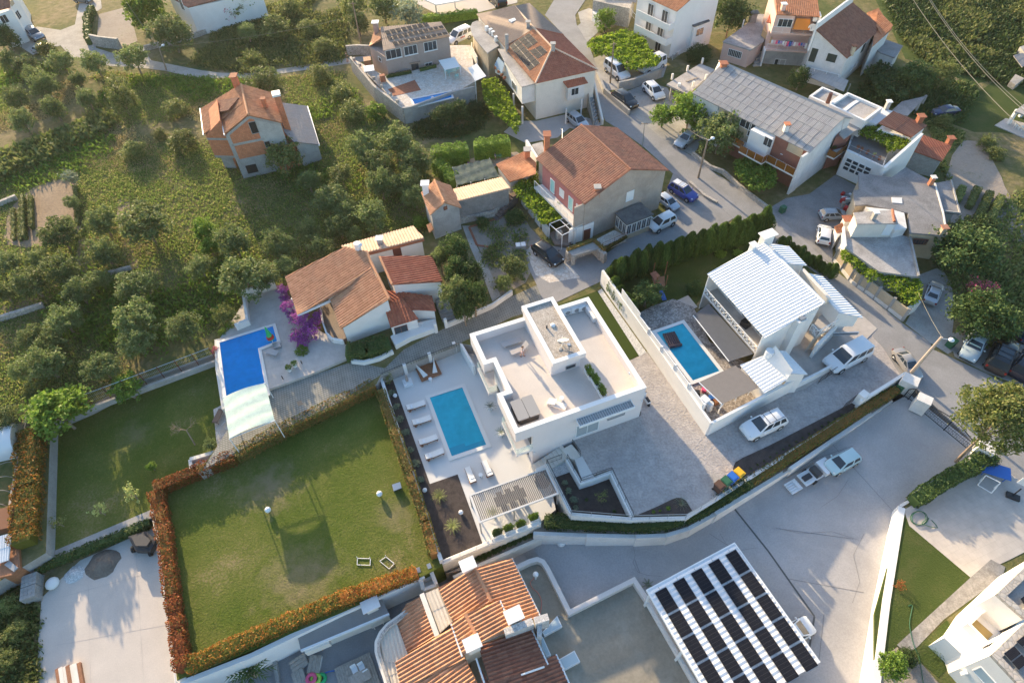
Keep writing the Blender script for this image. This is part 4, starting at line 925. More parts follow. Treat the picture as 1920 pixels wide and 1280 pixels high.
mb=MB().pwall([xy(p,0) for p in inset(outl,.21)],.47,vz,vz+.035,closed=True);mb.part('parapet_coping',plain('coping_metal',(.78,.77,.76),.45),villa)
MB().prism(inset(outl,.3),4.06,4.22).part('terrace_floor',ROOFT,villa)
def glassrail(pts,z,h=1.0,parent=None,name='glass_balustrade'):
 o=MB().pwall([V(p) for p in pts],.03,z,z+h).part(name,CLEAR,parent);mb=MB()
 for i in range(len(pts)-1):mb.tube([xy(pts[i],z+h+.02),xy(pts[i+1],z+h+.02)],.02,4)
 mb.part('handrail',GALV,o)
for (a,b,front) in ((-.15,n1*.82,True),(n2-.9,LV-1.6,False)):
 pp=[vq(-.02,a),vq(ins-.01,a),vq(ins-.01,b),vq(-.02,b)];MB().prism(pp,1.15,1.45).part('balcony_slab',LILAC,villa)
 glassrail([vq(ins-.05,a+.05),vq(.03,a+.05),vq(.03,b-.05),vq(ins-.05,b-.05)],1.45,1.0,villa)
 mb=MB();mb.wall(vq(ins-.02,a+.5),vq(ins-.02,b-.3),.06,1.5,3.6);o=mb.part('sliding_window',METD,villa);MB().wall(vq(ins-.045,a+.6),vq(ins-.045,b-.4),.05,1.58,3.5).part('pane',GLASS,o)
for a,b in ((1.0,n1-.6),(n2+.5,LV-1.5)):
 o=MB().wall(vq(ins-.02,a),vq(ins-.02,b),.06,-1.55,.75).part('sliding_window',METD,villa);MB().wall(vq(ins-.045,a+.1),vq(ins-.045,b-.1),.05,-1.48,.68).part('pane',GLASS,o)
o=MB().wall(vq(dn-.02,n1+.7),vq(dn-.02,n2-.7),.06,1.0,2.2).part('window',METD,villa);MB().wall(vq(dn-.045,n1+.78),vq(dn-.045,n2-.78),.05,1.08,2.12).part('pane',GLASS,o)
TZ=6.95
b0,b1=vl(652,618,4.2),vl(860,560,4.2)
tu0=(b0-Q4).dot(VA);tv0=(b0-Q4).dot(VB);tu1=(b1-Q4).dot(VA)
MB().prism([vq(tu0,tv0),vq(tu1,tv0),vq(tu1,LV+.003),vq(tu0,LV+.003)],4.1,TZ-.62).part('stair_tower',LILAC,villa)
ft=vl(705,520,TZ);tvf=(ft-Q4).dot(VB);tuf=tu0-.003
tow=[vq(tuf-.12,tvf),vq(tu1+.25,tvf),vq(tu1+.25,LV+.12),vq(tuf-.12,LV+.12)]
MB().prism(tow,TZ-.62,TZ-.25).part('tower_slab',LILAC,villa)
MB().pwall([xy(p,0) for p in inset(tow,.19)],.38,TZ-.27,TZ,closed=True).part('tower_parapet',LILAC,villa)
MB().pwall([xy(p,0) for p in inset(tow,.19)],.43,TZ,TZ+.03,closed=True).part('parapet_coping',MT['coping_metal'],villa)
MB().prism(inset(tow,.37),TZ-.252,TZ-.15).part('gravel_roof',GRAVEL,villa)
win(villa,vq(tu0,tv0),vq(tu1,tv0),vl(790,552,4.7),1.1,.55,mull=0,frame=METG,off=.0)
fa,fb_=vq(0,.02),vq(WV,.02)
win(villa,fa,fb_,vl(908,985,1.2),2.5,2.1,name='entrance_door',frame=METW,pane=plain('frosted_glass',(.34,.38,.40),.15),mull=1)
win(villa,fa,fb_,vl(1113,893,1.6),1.9,.95,frame=METG,pane=plain('roller_blind',(.33,.34,.36),.6),mull=0)
c0,c1=onwall(fa,fb_,vl(825,930,3.2)),onwall(fa,fb_,vl(1212,798,3.2));d,nn=facing(fa,fb_)
cz=(c0.z+c1.z)/2;ca,cb=xy(c0,cz),xy(c1,cz);mb=MB();mb.par(ca-V((0,0,.1)),(cb-ca),nn*.9,V((0,0,.08)));mb.par(ca+nn*.82-V((0,0,.02)),(cb-ca),nn*.08,V((0,0,.30)))
for k in (0,1):mb.par(lerp(ca,cb,k)-VA*(.0 if k==0 else .08)-V((0,0,.02)),VA*.08,nn*.82,V((0,0,.30)))
cn=mb.part('canopy',METW,villa);mb=MB()
for k in range(24):mb.par(lerp(ca,cb,(k+.5)/24)+nn*.03+V((0,0,.10)),VA*.05,nn*.78,V((0,0,.06)))
mb.part('slats',METG,cn)
for q in ((1290,790,3.4),(530,1155,.5),(1200,595,4.6)):MB().box(onwall(fa,fb_,vl(*q))+nn*.08-V((0,0,.1)),.10,.16,.2,math.atan2(VA.y,VA.x)).part('wall_lamp',METW,villa)
def at(f,x,y,z):return f(x,y,z)
ang=math.atan2(VA.y,VA.x)
acb=MB().box((0,0,.06),.85,.34,.62);acg=MB();acg.tube([(.12,-.172,.37),(.12,-.185,.37)],.24,16);acf=MB().box((-.3,0,0),.06,.36,.06).box((.3,0,0),.06,.36,.06)
ACM=(acb.mesh('casing',METW),acg.mesh('fan_grille',METG),acf.mesh('foot',METD))
def ac(p,rz,label,group=None,sc=1.0):
 o=local('air_conditioner',label,'air conditioner',p,group,rz,sc);inst(ACM[0],'casing',o);inst(ACM[1],'fan_grille',o);inst(ACM[2],'foot',o);return o
for x,y,rz,l in ((757,180,ang,'leftmost of the air conditioners, beside the gravel tower'),(820,162,ang,'second air conditioner from the gravel tower along the back parapet'),(872,150,ang,'air conditioner at the back parapet nearest the roof corner'),(914,168,ang+R(90),'smaller air conditioner turned sideways in the roof corner'),(947,215,ang+R(90),'last air conditioner of the row, along the right parapet')):
 ac(vl(x,y,4.4)-V((0,0,.18)),rz,'white '+l,'air conditioners on the villa roof',1.15)
for x,y,l in ((920,605,'white planter box of green shrubs farthest up the villa roof'),(965,665,'middle white planter box on the villa roof'),(1010,740,'white planter box nearest the front parapet of the villa roof')):
 planter(vl(x,y,4.5)-V((0,0,.28)),ang+R(90),1.25,.5,.5,'round',l,'planter boxes on the villa roof',tall=1.7)
ht=local('hot_tub','covered hot tub with grey lid and charcoal sides on the villa roof','hot tub',vl(470,880,4.22),None,ang)
mb=MB();mb.prism([V((x*1.1,y*1.1,0)) for x,y in ((-.8,-1),(.8,-1),(1,-.8),(1,.8),(.8,1),(-.8,1),(-1,.8),(-1,-.8))],0,.82);inst(mb.mesh('tub',TUBD),'tub',ht)
for sx in (-1,1):
 mb=MB();mb.prism([V((sx*.57+x*.55,y*1.14,0)) for x,y in ((-.9,-1),(.9,-1),(1,-.9),(1,.9),(.9,1),(-.9,1),(-1,.9),(-1,-.9))],.82,.96);inst(mb.mesh('cover',LEATHER),'cover',ht)
o=local('folded_cushion','white folded lounger cushion lying on the sunny villa roof','cushion',vl(695,825,4.22),None,ang-R(42));mb=MB();mb.par(V((-.9,-.35,0)),V((1.8,0,0)),V((0,.7,0)),V((0,0,.16)));mb.par(V((-.9,-.33,.16)),V((.75,0,.25)),V((0,.66,0)),V((0,0,.12)));inst(mb.mesh('cushion',FABW),'cushion',o)
o=local('side_stool','small round white stool beside the folded cushion','stool',vl(727,790,4.22));inst(MB().cyl((0,0,0),.17,.36,14,.13).mesh('base',METW),'base',o);inst(MB().cyl((0,0,.36),.22,.08,16,.22).mesh('seat',METW),'seat',o)
sling((305,0) if 0 else (860+308/3.765,540+398/3.765),(860+442/3.765,540+358/3.765),4.22,'flat taupe sling lounger lying near the back parapet of the villa roof','roof terrace loungers')
sling((860+484/3.765,540+410/3.765),(860+368/3.765,540+458/3.765),4.22,'taupe sling lounger with raised back beside the woman','roof terrace loungers',True)
person(vl(452,482,4.22),R(-20),'woman with brown hair in white top and pink shorts walking on the villa roof',1.62)
o=local('satellite_dish','pale satellite dish on a tripod on the gravel tower roof','satellite dish',vl(735,400,TZ-.15));mb=MB().tube([(0,0,0),(0,0,.6)],.04,6)
for k in range(3):mb.tube([(0,0,.3),(math.cos(k*2.1)*.6,math.sin(k*2.1)*.6,.02)],.025,4)
for k in range(3):mb.box((math.cos(k*2.1)*.6,math.sin(k*2.1)*.6,0),.3,.3,.06)
inst(mb.mesh('stand',GALV),'stand',o);mb=MB();vs=[V((0,0,-.09))];mb.add([V((0,0,-.10))]+[V((math.cos(k*.3927)*.55,math.sin(k*.3927)*.62,.04)) for k in range(16)],[(0,k+1,(k+1)%16+1) for k in range(16)]);mb.tube([(0,.5,.0),(0,.1,.45)],.02,4);q=inst(mb.mesh('dish',METW,smooth=60),'dish',o,(0,-.05,.75),(R(-38),0,R(10)))
o=MB().ball(vl(665,262,TZ-.1),.26,14,8,.6).single('roof_vent',METW,'white mushroom vent on the gravel tower roof','vent',smooth=80)
o=MB().cyl(vl(622,282,TZ-.15),.09,.35,8).single('vent_pipe',METD,'short dark vent pipe on the gravel tower roof','pipe')
o=local('motor_scooter','white scooter parked at the right wall of the modern villa','scooter',vl(1318,800,.05),None,R(110));mb=MB().box((0,0,.28),1.1,.3,.22).box((-.35,0,.5),.6,.32,.25).box((.42,0,.4),.2,.34,.6);inst(mb.mesh('body',METW),'body',o);inst(MB().box((-.3,0,.75),.65,.28,.08).mesh('seat',BLK),'seat',o);w_=MB().tube([(0,-.06,0),(0,.06,0)],.24,14).mesh('wheel',RUBBER);inst(w_,'wheel',o,(.58,0,.24));inst(w_,'wheel',o,(-.55,0,.24));inst(MB().tube([(.45,-.3,1.0),(.45,.3,1.0)],.03,5).mesh('handlebar',BLK),'handlebar',o)
MB().cyl(vl(1278,900,.03),.06,.75,8).single('bollard_lamp',METD,'slim dark bollard lamp at the front right villa corner','lamp')
# ================================================================== POOL TERRACE
pn=px(LD,(806.1,746),(866.7,726.7),(911.8,833.7),(847.4,855.6))
e=(pn[2]-pn[3]);g_=(pn[0]-pn[3]).normalized()
build_pool('swimming_pool',pn,LD+.02,1.4,plain('pale_coping',(.72,.69,.65),.6),POOLT,'rectangular turquoise pool in the white villa terrace',.42,steps=[([pn[3]+g_*.05,pn[3]+e*.45+g_*.05,pn[3]+e*.45+g_*1.0,pn[3]+g_*1.0],.028,mat_('step_tile',(.16,.52,.62))),([pn[3]+e*.451+g_*.05,pn[2]+g_*.05,pn[2]+g_*.62,pn[3]+e*.451+g_*.62],.026,MT['step_tile'])])
for i,(h_,f_) in enumerate((((762,766),(797,754)),((773,794),(808,782)),((785,831),(820,818)),((797,858),(832,844)))):
 lounger(h_,f_,LD,('sun lounger with white cushion beside the mulch bed, farthest from the pergola','second white sun lounger beside the mulch bed from the top','third white sun lounger beside the mulch bed from the top','sun lounger with white cushion beside the mulch bed, nearest the bark corner')[i],'wooden sun loungers by the turquoise pool')
lounger((888,905),(876,875),LD,'left of the two wooden loungers between pool and pergola','wooden sun loungers by the turquoise pool')
lounger((920,893),(907,863),LD,'right of the two wooden loungers between pool and pergola','wooden sun loungers by the turquoise pool')
def stoolt(p,label,r=.2,h=.42):
 o=local('side_table',label,'side table',p);inst(MB().cyl((0,0,0),r*.75,h*.5,14,r*.55).cyl((0,0,h*.5),r*.55,h*.4,14,r).mesh('base',METW,smooth=50),'base',o);inst(MB().cyl((0,0,h*.9),r*1.05,.04,16).mesh('top',METW),'top',o)
stoolt(B2(1635,1020,LD),'white drum side table between the two lower loungers');stoolt(B2(1270,325,LD),'white drum side table in front of the wooden daybed')
db=local('daybed','square slatted wooden daybed with two white wing cushions','daybed',B2(1253,255,LD),None,ang+R(4));s_=(B2(1350,285,LD)-B2(1195,332,LD)).length
mb=MB()
for k in range(12):mb.box((-s_/2+(k+.5)*s_/12,0,.22),s_/12*.86,s_*.92,.06)
inst(mb.mesh('slats',WOOD),'slats',db);inst(MB().box((0,0,0),s_*.96,s_*.88,.21).mesh('base',WOOD),'base',db)
for s in (-1,1):
 mb=MB();pts=[V((s*s_*.40,s_*.36,.3)),V((s*s_*.30,-s_*.33,.3)),V((s*s_*.02+s*.22,-s_*.30,.36)),V((s*s_*.34,s_*.12,.85)),V((s*s_*.42,s_*.36,.9))]
 lo=[V((p.x+s*.10,p.y,p.z)) for p in pts];mb.add(pts+lo,[(0,1,2,3,4),(9,8,7,6,5),(0,5,6,1),(1,6,7,2),(2,7,8,3),(3,8,9,4),(4,9,5,0)]);inst(mb.mesh('back_cushion',FABW),'back_cushion',db)
o=local('statue','brown carved stone torso statue on a square white plinth','statue',B2(1105,345,LD),None,ang);inst(MB().box((0,0,0),1.0,1.0,.3).box((0,0,.3),.55,.55,.12).mesh('plinth',METW),'plinth',o);skin_obj('torso',[(0,0,.42),(0,.05,.75),(0,-.02,1.05),(.02,.03,1.35),(0,.18,1.25),(0,-.18,1.2),(.02,.02,1.6)],[(0,1),(1,2),(2,3),(3,4),(3,5),(3,6)],[.16,.2,.15,.17,.09,.09,.09],STONE,o)
for x,y,l in ((1015,443,'white globe lamp in the mulch strip beside the top lounger'),(1230,1128,'white globe lamp at the bark corner left of the pergola'),(1492,1290,'white globe lamp in the bark beside the pergola post')):
 o=local('globe_lamp',l,'lamp',B2(x,y,LD),'white globe lamps in the mulch');inst(MB().cyl((0,0,0),.07,.1,10).mesh('base',METD),'base',o);inst(MB().ball((0,0,.3),.23,16,12).mesh('globe',BALL,smooth=90),'globe',o)
for i,(x,y,s) in enumerate(((985,405,9),(1022,500,8),(1045,592,9),(1085,692,10),(1120,815,8),(1158,918,10),(1195,1035,8))):
 shrub(480+x/K,630+y/K,s*.9,'silver',('silvery lavender tuft nearest the cactus in the mulch strip','second silvery tuft in the mulch strip','third silvery tuft in the mulch strip, beside the second lounger','fourth silvery tuft in the mulch strip','small fifth silvery tuft in the mulch strip','wide sixth silvery tuft in the mulch strip','last silvery tuft in the mulch strip, nearest the bark corner')[i],'lavender','shrub','silvery tufts in the mulch strip',LD+.05,.7)
tree(480+958/K,630+310/K,11,'sparse','tall thin euphorbia column in the top of the mulch strip','cactus','cactus',zb=LD,tall=1.7)
for i,(x,y,f) in enumerate(((1335,1170,B2),(1432,145,B3))):palm(f(x,y,LD),.95,('young yellow green palm in the bark beside the pergola','young yellow green palm in the bark nearest the lawn hedge')[i],'palm',.2,LAV,30+i,'young_palm',group='young palms in the dark bark')
for i,(x,y) in enumerate(((225,850),(300,1032))):
 o=local('potted_cycad',('potted dark cycad by the wall near the upper balcony','potted dark cycad half under the lower balcony')[i],'potted plant',vl(x,y+5,LD),'potted cycads on the pool terrace');inst(MB().cyl((0,0,0),.22,.42,14,.32).mesh('pot',METW,smooth=50),'pot',o);inst(palm_meshes(9+i,22,.8,.45,.09).mesh('fronds',DARKL),'fronds',o,(0,0,.6))
mb=MB();mb.wall(P(713,704,LD),P(829,1057,LD),.34,LL-.8,LD+1.05);mb.single('boundary_wall',WHITE,'long white wall between the big lawn and the pool terrace','wall')
mb=MB().pwall([P(713,705,LD),P(860,646,LD)],.25,LD-.2,LD+1.15)
fw_=thing('boundary_wall','white wall with pillars and slats along the block paved lane','wall',P(790,675,LD));MB().pwall([P(714,706,LD),P(790,676,LD),P(858,650,LD)],.22,LD-.3,LD+1.2).part('wall',WHITE,fw_)
for x,y in ((362,885),(630,765),(892,650)):MB().box(dk(x,y+50,LD),.36,.36,1.75,ang).part('pillar',WHITE,fw_)
q=[P(716,705,LD+1.2),P(790,675,LD+1.2),P(856,650,LD+1.2)];rail(None,q,.55,bars=True,step=.12,r=.02).part('slat_screen',METD,fw_)
MB().pwall([P(860,648,LD),vq(0,LV-.2,LD)],.25,LD-.3,LD+1.6).part('side_wall',WHITE,fw_)
bw=thing('boundary_wall','white retaining wall with glass rail along the lower edge of the pool terrace','wall',P(920,1015,LD));MB().pwall([P(829,1056,LD),P(1013,980,LD)],.4,-3.6,LD+.06).part('wall',CREAM,bw);MB().pwall([P(829,1056,LD),P(1013,980,LD)],.30,LD+.06,LD+.35).part('upstand',WHITE,bw)
rail(None,[P(832,1054,LD+.35),P(1012,979,LD+.35)],.6,bars=False,midr=True).part('railing',GALV,bw)
sheet('planting_strip',DIRT,[P(836,1075,-2.9),P(1012,992,-2.9),P(1022,1006,-2.9),P(894,1062,-2.9)],-2.9,2.5)
MB().pwall([P(850,1082,-2.8),P(894,1061,-2.8),P(1022,1005,-2.8)],.3,-5,-2.75).single('retaining_wall',CREAM,'low cream retaining wall below the shrub strip','wall')
for i in range(13):
 t=i/12;a=lerp(V((888,1050,0)),V((1003,996,0)),t);shrub(a.x,a.y,6.2+1.5*((i*7)%3)/2,'dark','small dark green shrub in the strip below the terrace rail','shrub','shrub','row of shrubs below the pool terrace',-2.9,1.0)
pz=LD+2.45;pc=[pg(85,432,pz),pg(655,230,pz),pg(745,415,pz),pg(158,632,pz)]
per=thing('pergola','slatted grey white metal pergola over the terrace dining corner','pergola',xy(sum(pc,V())/4,LD));MB().pwall(pc,.14,pz-.2,pz,closed=True).part('frame',plain('pergola_white',(.62,.60,.58),.5),per)
mb=MB();nsl=44;
for k in range(1,nsl):a=lerp(pc[0],pc[1],k/nsl);b=lerp(pc[3],pc[2],k/nsl);mb.par(a-V((0,0,.12))-VA*.02,b-a,VA*.045,V((.06,0,.10)))
mb.part('slats',plain('slat_grey',(.21,.20,.20),.5),per)
for p in (pc[0],pc[3],lerp(pc[3],pc[2],.43),pc[1],pc[2]):MB().box(xy(p,LD),.13,.13,2.28,ang).part('post',METG,per)
table_(pg(390,470,LD),ang,3.0,1.0,.75,'long dark dining table under the pergola',METD)
for i in range(3):
 for s in (-1,1):chair_(xy(pg(390,470,LD)+VA*(i-1)*.9+VB*s*.8,LD),ang+R(90)*s,'dark dining chair at the long table under the pergola',METD,'dining chairs under the pergola','dining_chair')
o=local('round_sofa','round dark rattan sofa under the shaded pergola end','sofa',pg(630,330,LD));inst(MB().cyl((0,0,0),.75,.4,20).mesh('seat',TUBD),'seat',o);mb=MB()
for k in range(9):a0,a1=R(k*22),R(k*22+22);mb.pwall([V((math.cos(a0)*.72,math.sin(a0)*.72,0)),V((math.cos(a1)*.72,math.sin(a1)*.72,0))],.1,.4,.8)
inst(mb.mesh('backrest',TUBD),'backrest',o)
palm(pg(255,570,LD),.8,'small yellow green palm under the pergola front','palm',.3,LAV,44,'young_palm')
for i,(x,y) in enumerate(((290,735),(375,700),(465,670),(562,620))):
 planter(pg(x,y,LD),ang,.95,.55,.5,'broad' if i else 'dark',('white planter box of dark shrub nearest the bark bed','second white planter box along the terrace rail','third white planter box along the terrace rail','white planter box of flowering shrub nearest the pergola wall')[i],'planter boxes along the terrace rail',tall=1.4)
st=thing('outdoor_stairs','white stone stairs down the villa front to the pool terrace','stairs',pg(700,140,-1))
s0,s1=pg(790,75,-.2),pg(545,240,LD);sd=(s1-s0);sd.z=0;L=sd.length;sd.normalize();sn=V((-sd.y,sd.x,0));sn=-sn if sn.y>0 else sn
for k in range(9):
 a=s0+sd*(L*k/9);MB().prism([a-sn*.3,a+sd*(L/9-.002)-sn*.3,a+sd*(L/9-.002)+sn*1.15,a+sn*1.15],-4,-.15*k-.16).part('step',CREAM,st)
MB().prism([pg(770,90,-.05),pg(845,50,-.05),pg(925,135,-.05),pg(870,165,-.05),pg(820,150,-.05)],-4,-.03).part('landing',CREAM,st)
MB().prism([pg(870,165,0),pg(925,138,0),pg(1015,292,0),pg(925,315,0)],-4,.02).part('landing',TERR,st)
sheet('pebble_bed',PEBBLE,[pg(665,195,-.9),pg(800,160,-.9),pg(850,250,-.9),pg(725,295,-.9)],-.9,4)
sheet('mulch_bed',BARK,[pg(722,293,-1),pg(852,248,-1),pg(915,350,-1),pg(1135,295,-1),pg(1290,605,-1),pg(845,580,-1)],-1.0,4)
MB().pwall([pg(660,195,.0),pg(845,570,0)],.3,-4,.0).single('retaining_wall',WHITE,'white wall between the pergola and the dark planting bed','wall')
MB().pwall([pg(580,235,0),pg(660,197,0)],.3,-4,-.2).single('retaining_wall',WHITE,'short white wall at the foot of the stairs beside the pebbles','wall')
MB().pwall([pg(812,160,.03),pg(915,338,.03),pg(1000,312,.03),pg(1142,258,.03),pg(1302,592,.03)],.32,-4,.05).single('retaining_wall',WHITE,'zigzag white wall holding the driveway above the dark bed','wall')
MB().pwall([pg(842,575,0),pg(1295,612,0),pg(1700,603,0),pg(1925,468,0),P(1480,849,.0),P(1680,726,.1)],.3,-4,.1).single('retaining_wall',WHITE2,'long white retaining wall under the driveway rail','wall')
rl=rail(None,[pg(842,575,.1),pg(1295,612,.1),pg(1700,603,.1),pg(1925,468,.1)],.85,bars=False,midr=True);rl.single('railing',METG,'grey metal rail along the lower driveway edge','railing')
for i,(pts,l) in enumerate((([pg(812,160,.05),pg(915,338,.05),pg(1142,258,.05),pg(1302,592,.05)],'dark zigzag railing above the dark planting bed'),([pg(660,197,.0),pg(845,570,0)],'dark railing along the wall beside the pergola'),([pg(850,50,.03),pg(912,140,.03)],'short dark railing at the top of the villa stairs'),([pg(662,200,-.9),pg(772,160,-.4)],'short dark railing above the white pebbles'))):
 rail(None,pts,.95,bars=True,step=.13).single('railing',METD,l,'railing')
for i,(x,y,s,k_) in enumerate(((800,330,6,'silver'),(828,388,7,'silver'),(862,455,8,'silver'),(880,515,6,'silver'),(960,455,4,'dark'),(1170,540,4,'dark'))):shrub(860+x/4,820+y/4,s,k_,('uppermost silvery tuft in the dark bed below the stairs','second silvery tuft in the dark bed below the stairs','largest silvery tuft in the dark bed below the stairs','lowest silvery tuft in the dark bed below the stairs','tiny green shrub in the middle of the dark bed','tiny green shrub near the lower wall of the dark bed')[i],'lavender','shrub',None,-1,.8)
tree(860+1070/4,820+440/4,13,'sparse','small loose bright green tree in the dark bed below the driveway','young_tree','tree',zb=-1)
palm(pg(1670,500,.1),.95,'spiky pale yucca in the curved driveway bed','yucca',.1,SILV,51,'yucca','shrub',n=34,droop=.15,w_=.04)
for i,(x,y) in enumerate(((1575,518),(1515,535),(1465,545))):shrub(860+x/4,820+y/4,(5,3,4)[i],'round',('round green shrub beside the yucca','tiny green shrub in the curved driveway bed','green shrub at the pointed end of the curved bed')[i],zb=.1)
for i in range(16):a=lerp(V((1398,882,0)),V((1580,773,0)),i/15);shrub(a.x,a.y,2.2,'dark','tiny green plant in the long bark strip by the driveway','seedling','plant','seedlings in the long bark strip',.08,.8)
bn=((1459,1135,mat_('brown_bin',(.10,.05,.035)),'brown wheelie bin at the end of the bin row'),(1538,1090,GRN,'green wheelie bin in the driveway bin row'),(1575,1052,BLUE,'blue wheelie bin in the driveway bin row'),(1620,1030,YEL,'yellow wheelie bin in the driveway bin row'))
for i,(x,y,m_,l) in enumerate(bn):
 a=lerp(V((1345,917,0)),V((1381,893,0)),i/3);o=local('wheelie_bin',l,'bin',P(a.x,a.y+2,.03),None,R(35),1.15);mb=MB();mb.add([(-.24,-.28,.06),(.24,-.28,.06),(.24,.28,.06),(-.24,.28,.06),(-.29,-.36,.95),(.29,-.36,.95),(.29,.36,.95),(-.29,.36,.95)],[(3,2,1,0),(4,5,6,7),(0,1,5,4),(1,2,6,5),(2,3,7,6),(3,0,4,7)]);inst(mb.mesh('body',m_),'body',o);mb=MB().box((0,0,.953),.64,.80,.06).box((0,0,1.01),.5,.55,.04);inst(mb.mesh('lid',m_),'lid',o);wq=MB().tube([(-.04,0,0),(.04,0,0)],.1,10).mesh('wheel',BLK);inst(wq,'wheel',o,(-.24,.3,.1));inst(wq,'wheel',o,(.24,.3,.1))
# ================================================================== WHITE HOUSE WITH WHITE TILED ROOF
wl,wtp,wr,wf=wt(95,305,5.4),wt(478,88,7.0),wt(897,507,7.0),wt(490,745,5.4)
wh_o=thing('white_house','large white house with white painted tile roofs and lattice balcony','house',xy((wl+wtp+wr+wf)/4,0))
tiles(wh_o,[wl,wtp,wr,wf],TILE_W,.36,.5,.045)
ridge(wh_o,wtp+V((0,0,.05)),wr+V((0,0,.05)),TILE_W,.16)
A_=(wf-wl);A_.z=0;A_.normalize();Bv=xy(wr-wf,0).normalized()
wi=[lerp(wl,wtp,.27),lerp(wf,wr,.27)]
b4=[xy(wi[0]+A_*.25,0),xy(wi[1]-A_*.25,0),xy(wr-A_*.25,0),xy(wtp+A_*.25,0)]
mb=MB();tz=[wi[0].z-.13,wi[1].z-.13,6.85,6.85];top=[xy(b4[i],tz[i]) for i in range(4)];mb.prism(top,-.3);mb.part('wall',WHITE,wh_o)
for e_,i_,s in ((wl,wi[0],.25),(wf,wi[1],-.25)):
 a=e_+A_*s;b=i_+A_*s;mb=MB();n=A_*.12*(1 if s>0 else -1)
 for q in (0,):mb.add([xy(a,0),xy(b,0),xy(b,b.z-.13),xy(a,a.z-.13),xy(a+n,0),xy(b+n,0),xy(b+n,b.z-.13),xy(a+n,a.z-.13)],[(0,1,2,3),(7,6,5,4),(3,2,6,7),(0,3,7,4),(1,5,6,2),(0,4,5,1)])
 mb.part('end_wall',WHITE,wh_o)
bs=[wl+A_*.37,wf-A_*.37,wi[1]-A_*.37,wi[0]+A_*.37];MB().prism(bs,2.35,2.55).part('balcony_floor',PATIO,wh_o)
mb=MB();a,b=xy(wl+A_*.4,2.55),xy(wf-A_*.4,2.55);n_=9
mb.tube([a+V((0,0,1)),b+V((0,0,1))],.05,5);mb.tube([a+V((0,0,.08)),b+V((0,0,.08))],.04,5)
for k in range(n_):
 p,q=lerp(a,b,k/n_),lerp(a,b,(k+1)/n_);U=V((0,0,1));mb.tube([p,p+U],.05,5);mb.tube([p,q+U],.03,4);mb.tube([p+U,q],.03,4);m_=(p+q)/2;mb.tube([m_,m_+U],.03,4);mb.tube([p+U*.5,m_+U],.022,3);mb.tube([m_,q+U*.5],.022,3)
mb.part('lattice_railing',METW,wh_o)
for k in (.3,.55,.8):p=lerp(wi[0],wi[1],k);win(wh_o,b4[0],b4[1],xy(p,3.6),1.4,1.9,mull=1)
MB().box(xy(lerp(wl,wf,.62)+Bv*1.4,2.56),.9,.9,.75,.6).part('covered_grill',BLK,wh_o)
chimney(wh_o,wt(398,150,6.3),.55,.85,WHITE,WHITE,rz=math.atan2(A_.y,A_.x));chimney(wh_o,wt(497,78,6.9),.8,.8,WHITE,WHITE,d_=1.3,rz=math.atan2(A_.y,A_.x))
fa_,fb2=b4[1],b4[2];d,nn=facing(fa_,fb2)
c_=onwall(fa_,fb2,wt(700,640,5));mb=MB();mb.prism([xy(c_-d*.55,0),xy(c_+d*.55,0),xy(c_+d*.55+nn*.7,0),xy(c_-d*.55+nn*.7,0)],-.2,6.2).part('chimney_breast',WHITE,wh_o)
MB().prism([xy(c_-d*.25+nn*.15,0),xy(c_+d*.4+nn*.15,0),xy(c_+d*.4+nn*.62,0),xy(c_-d*.25+nn*.62,0)],6.2,6.45).part('chimney_cap',METG,wh_o)
e1,e2,e3,e4=wt(655,117,5.2),wt(778,246,5.2),wt(632,235,6.0),wt(512,95,6.0)
tiles(wh_o,[e1,e2,e3,e4],TILE_W,.36,.5,.045);MB().prism([p-V((0,0,.12)) for p in inset([e1,e2,e3,e4],.2)],-.2).part('wall',WHITE,wh_o)
f1,f2,f3,f4=wt(885,323,3.95),wt(1166,606,3.95),wt(1000,572,4.9),wt(740,290,4.9)
tiles(wh_o,[f1,f2,f3,f4],TILE_W,.36,.5,.045);w_=inset([f1,f2,f3,f4],.25);MB().prism([p-V((0,0,.13)) for p in w_],2.3).part('wall',WHITE,wh_o)
MB().prism([xy(p,0) for p in inset([f1,lerp(f1,f2,.9),lerp(f4,f3,.9),f4],.35)],-.2,2.3).part('ground_floor',WHITE,wh_o)
MB().pwall([xy(f4,0),xy(lerp(f4,f3,.72),0)],.4,4.4,5.35).part('parapet',CREAM,wh_o)
p1,p2,p3,p4=wt(800,690,2.6),wt(838,738,2.6),wt(975,655,2.6),wt(900,570,2.6)
MB().prism([p1,p2,p3,p4,wt(860,600,2.6)],2.3,2.58).part('balcony_floor',PATIO,wh_o);mb=rail(None,[p4*0+wt(795,690,2.6),p2,p3],1.0,bars=False,midr=False,r=.035)
for a,b in ((wt(795,690,2.6),p2),(p2,p3)):
 n_=max(1,round((b-a).length/1.1))
 for k in range(n_):u0,u1=lerp(a,b,k/n_),lerp(a,b,(k+1)/n_);mb.tube([u0,u1+V((0,0,1))],.025,4);mb.tube([u0+V((0,0,1)),u1],.025,4);mb.tube([lerp(u0,u1,.5),lerp(u0,u1,.5)+V((0,0,1))],.025,4)
mb.part('lattice_railing',METW,wh_o)
win(wh_o,w_[1],w_[2],wt(1005,715,2.9),4.0,.45,mull=0,frame=METW,pane=METG);win(wh_o,*(xy(p,0) for p in (inset([f1,lerp(f1,f2,.9),lerp(f4,f3,.9),f4],.35)[1:3])),wt(920,810,1.1),3.0,2.1,'garage_door',METW,plain('garage_blue_grey',(.40,.46,.54),.5),0)
mb=MB()
for k in range(8):a=lerp(wt(760,840,.1),wt(820,750,2.2),k/8);mb.par(a-V((0,0,.1)),d*1.1,(wt(820,750,2.2)-wt(760,840,.1))/8,V((0,0,.2)))
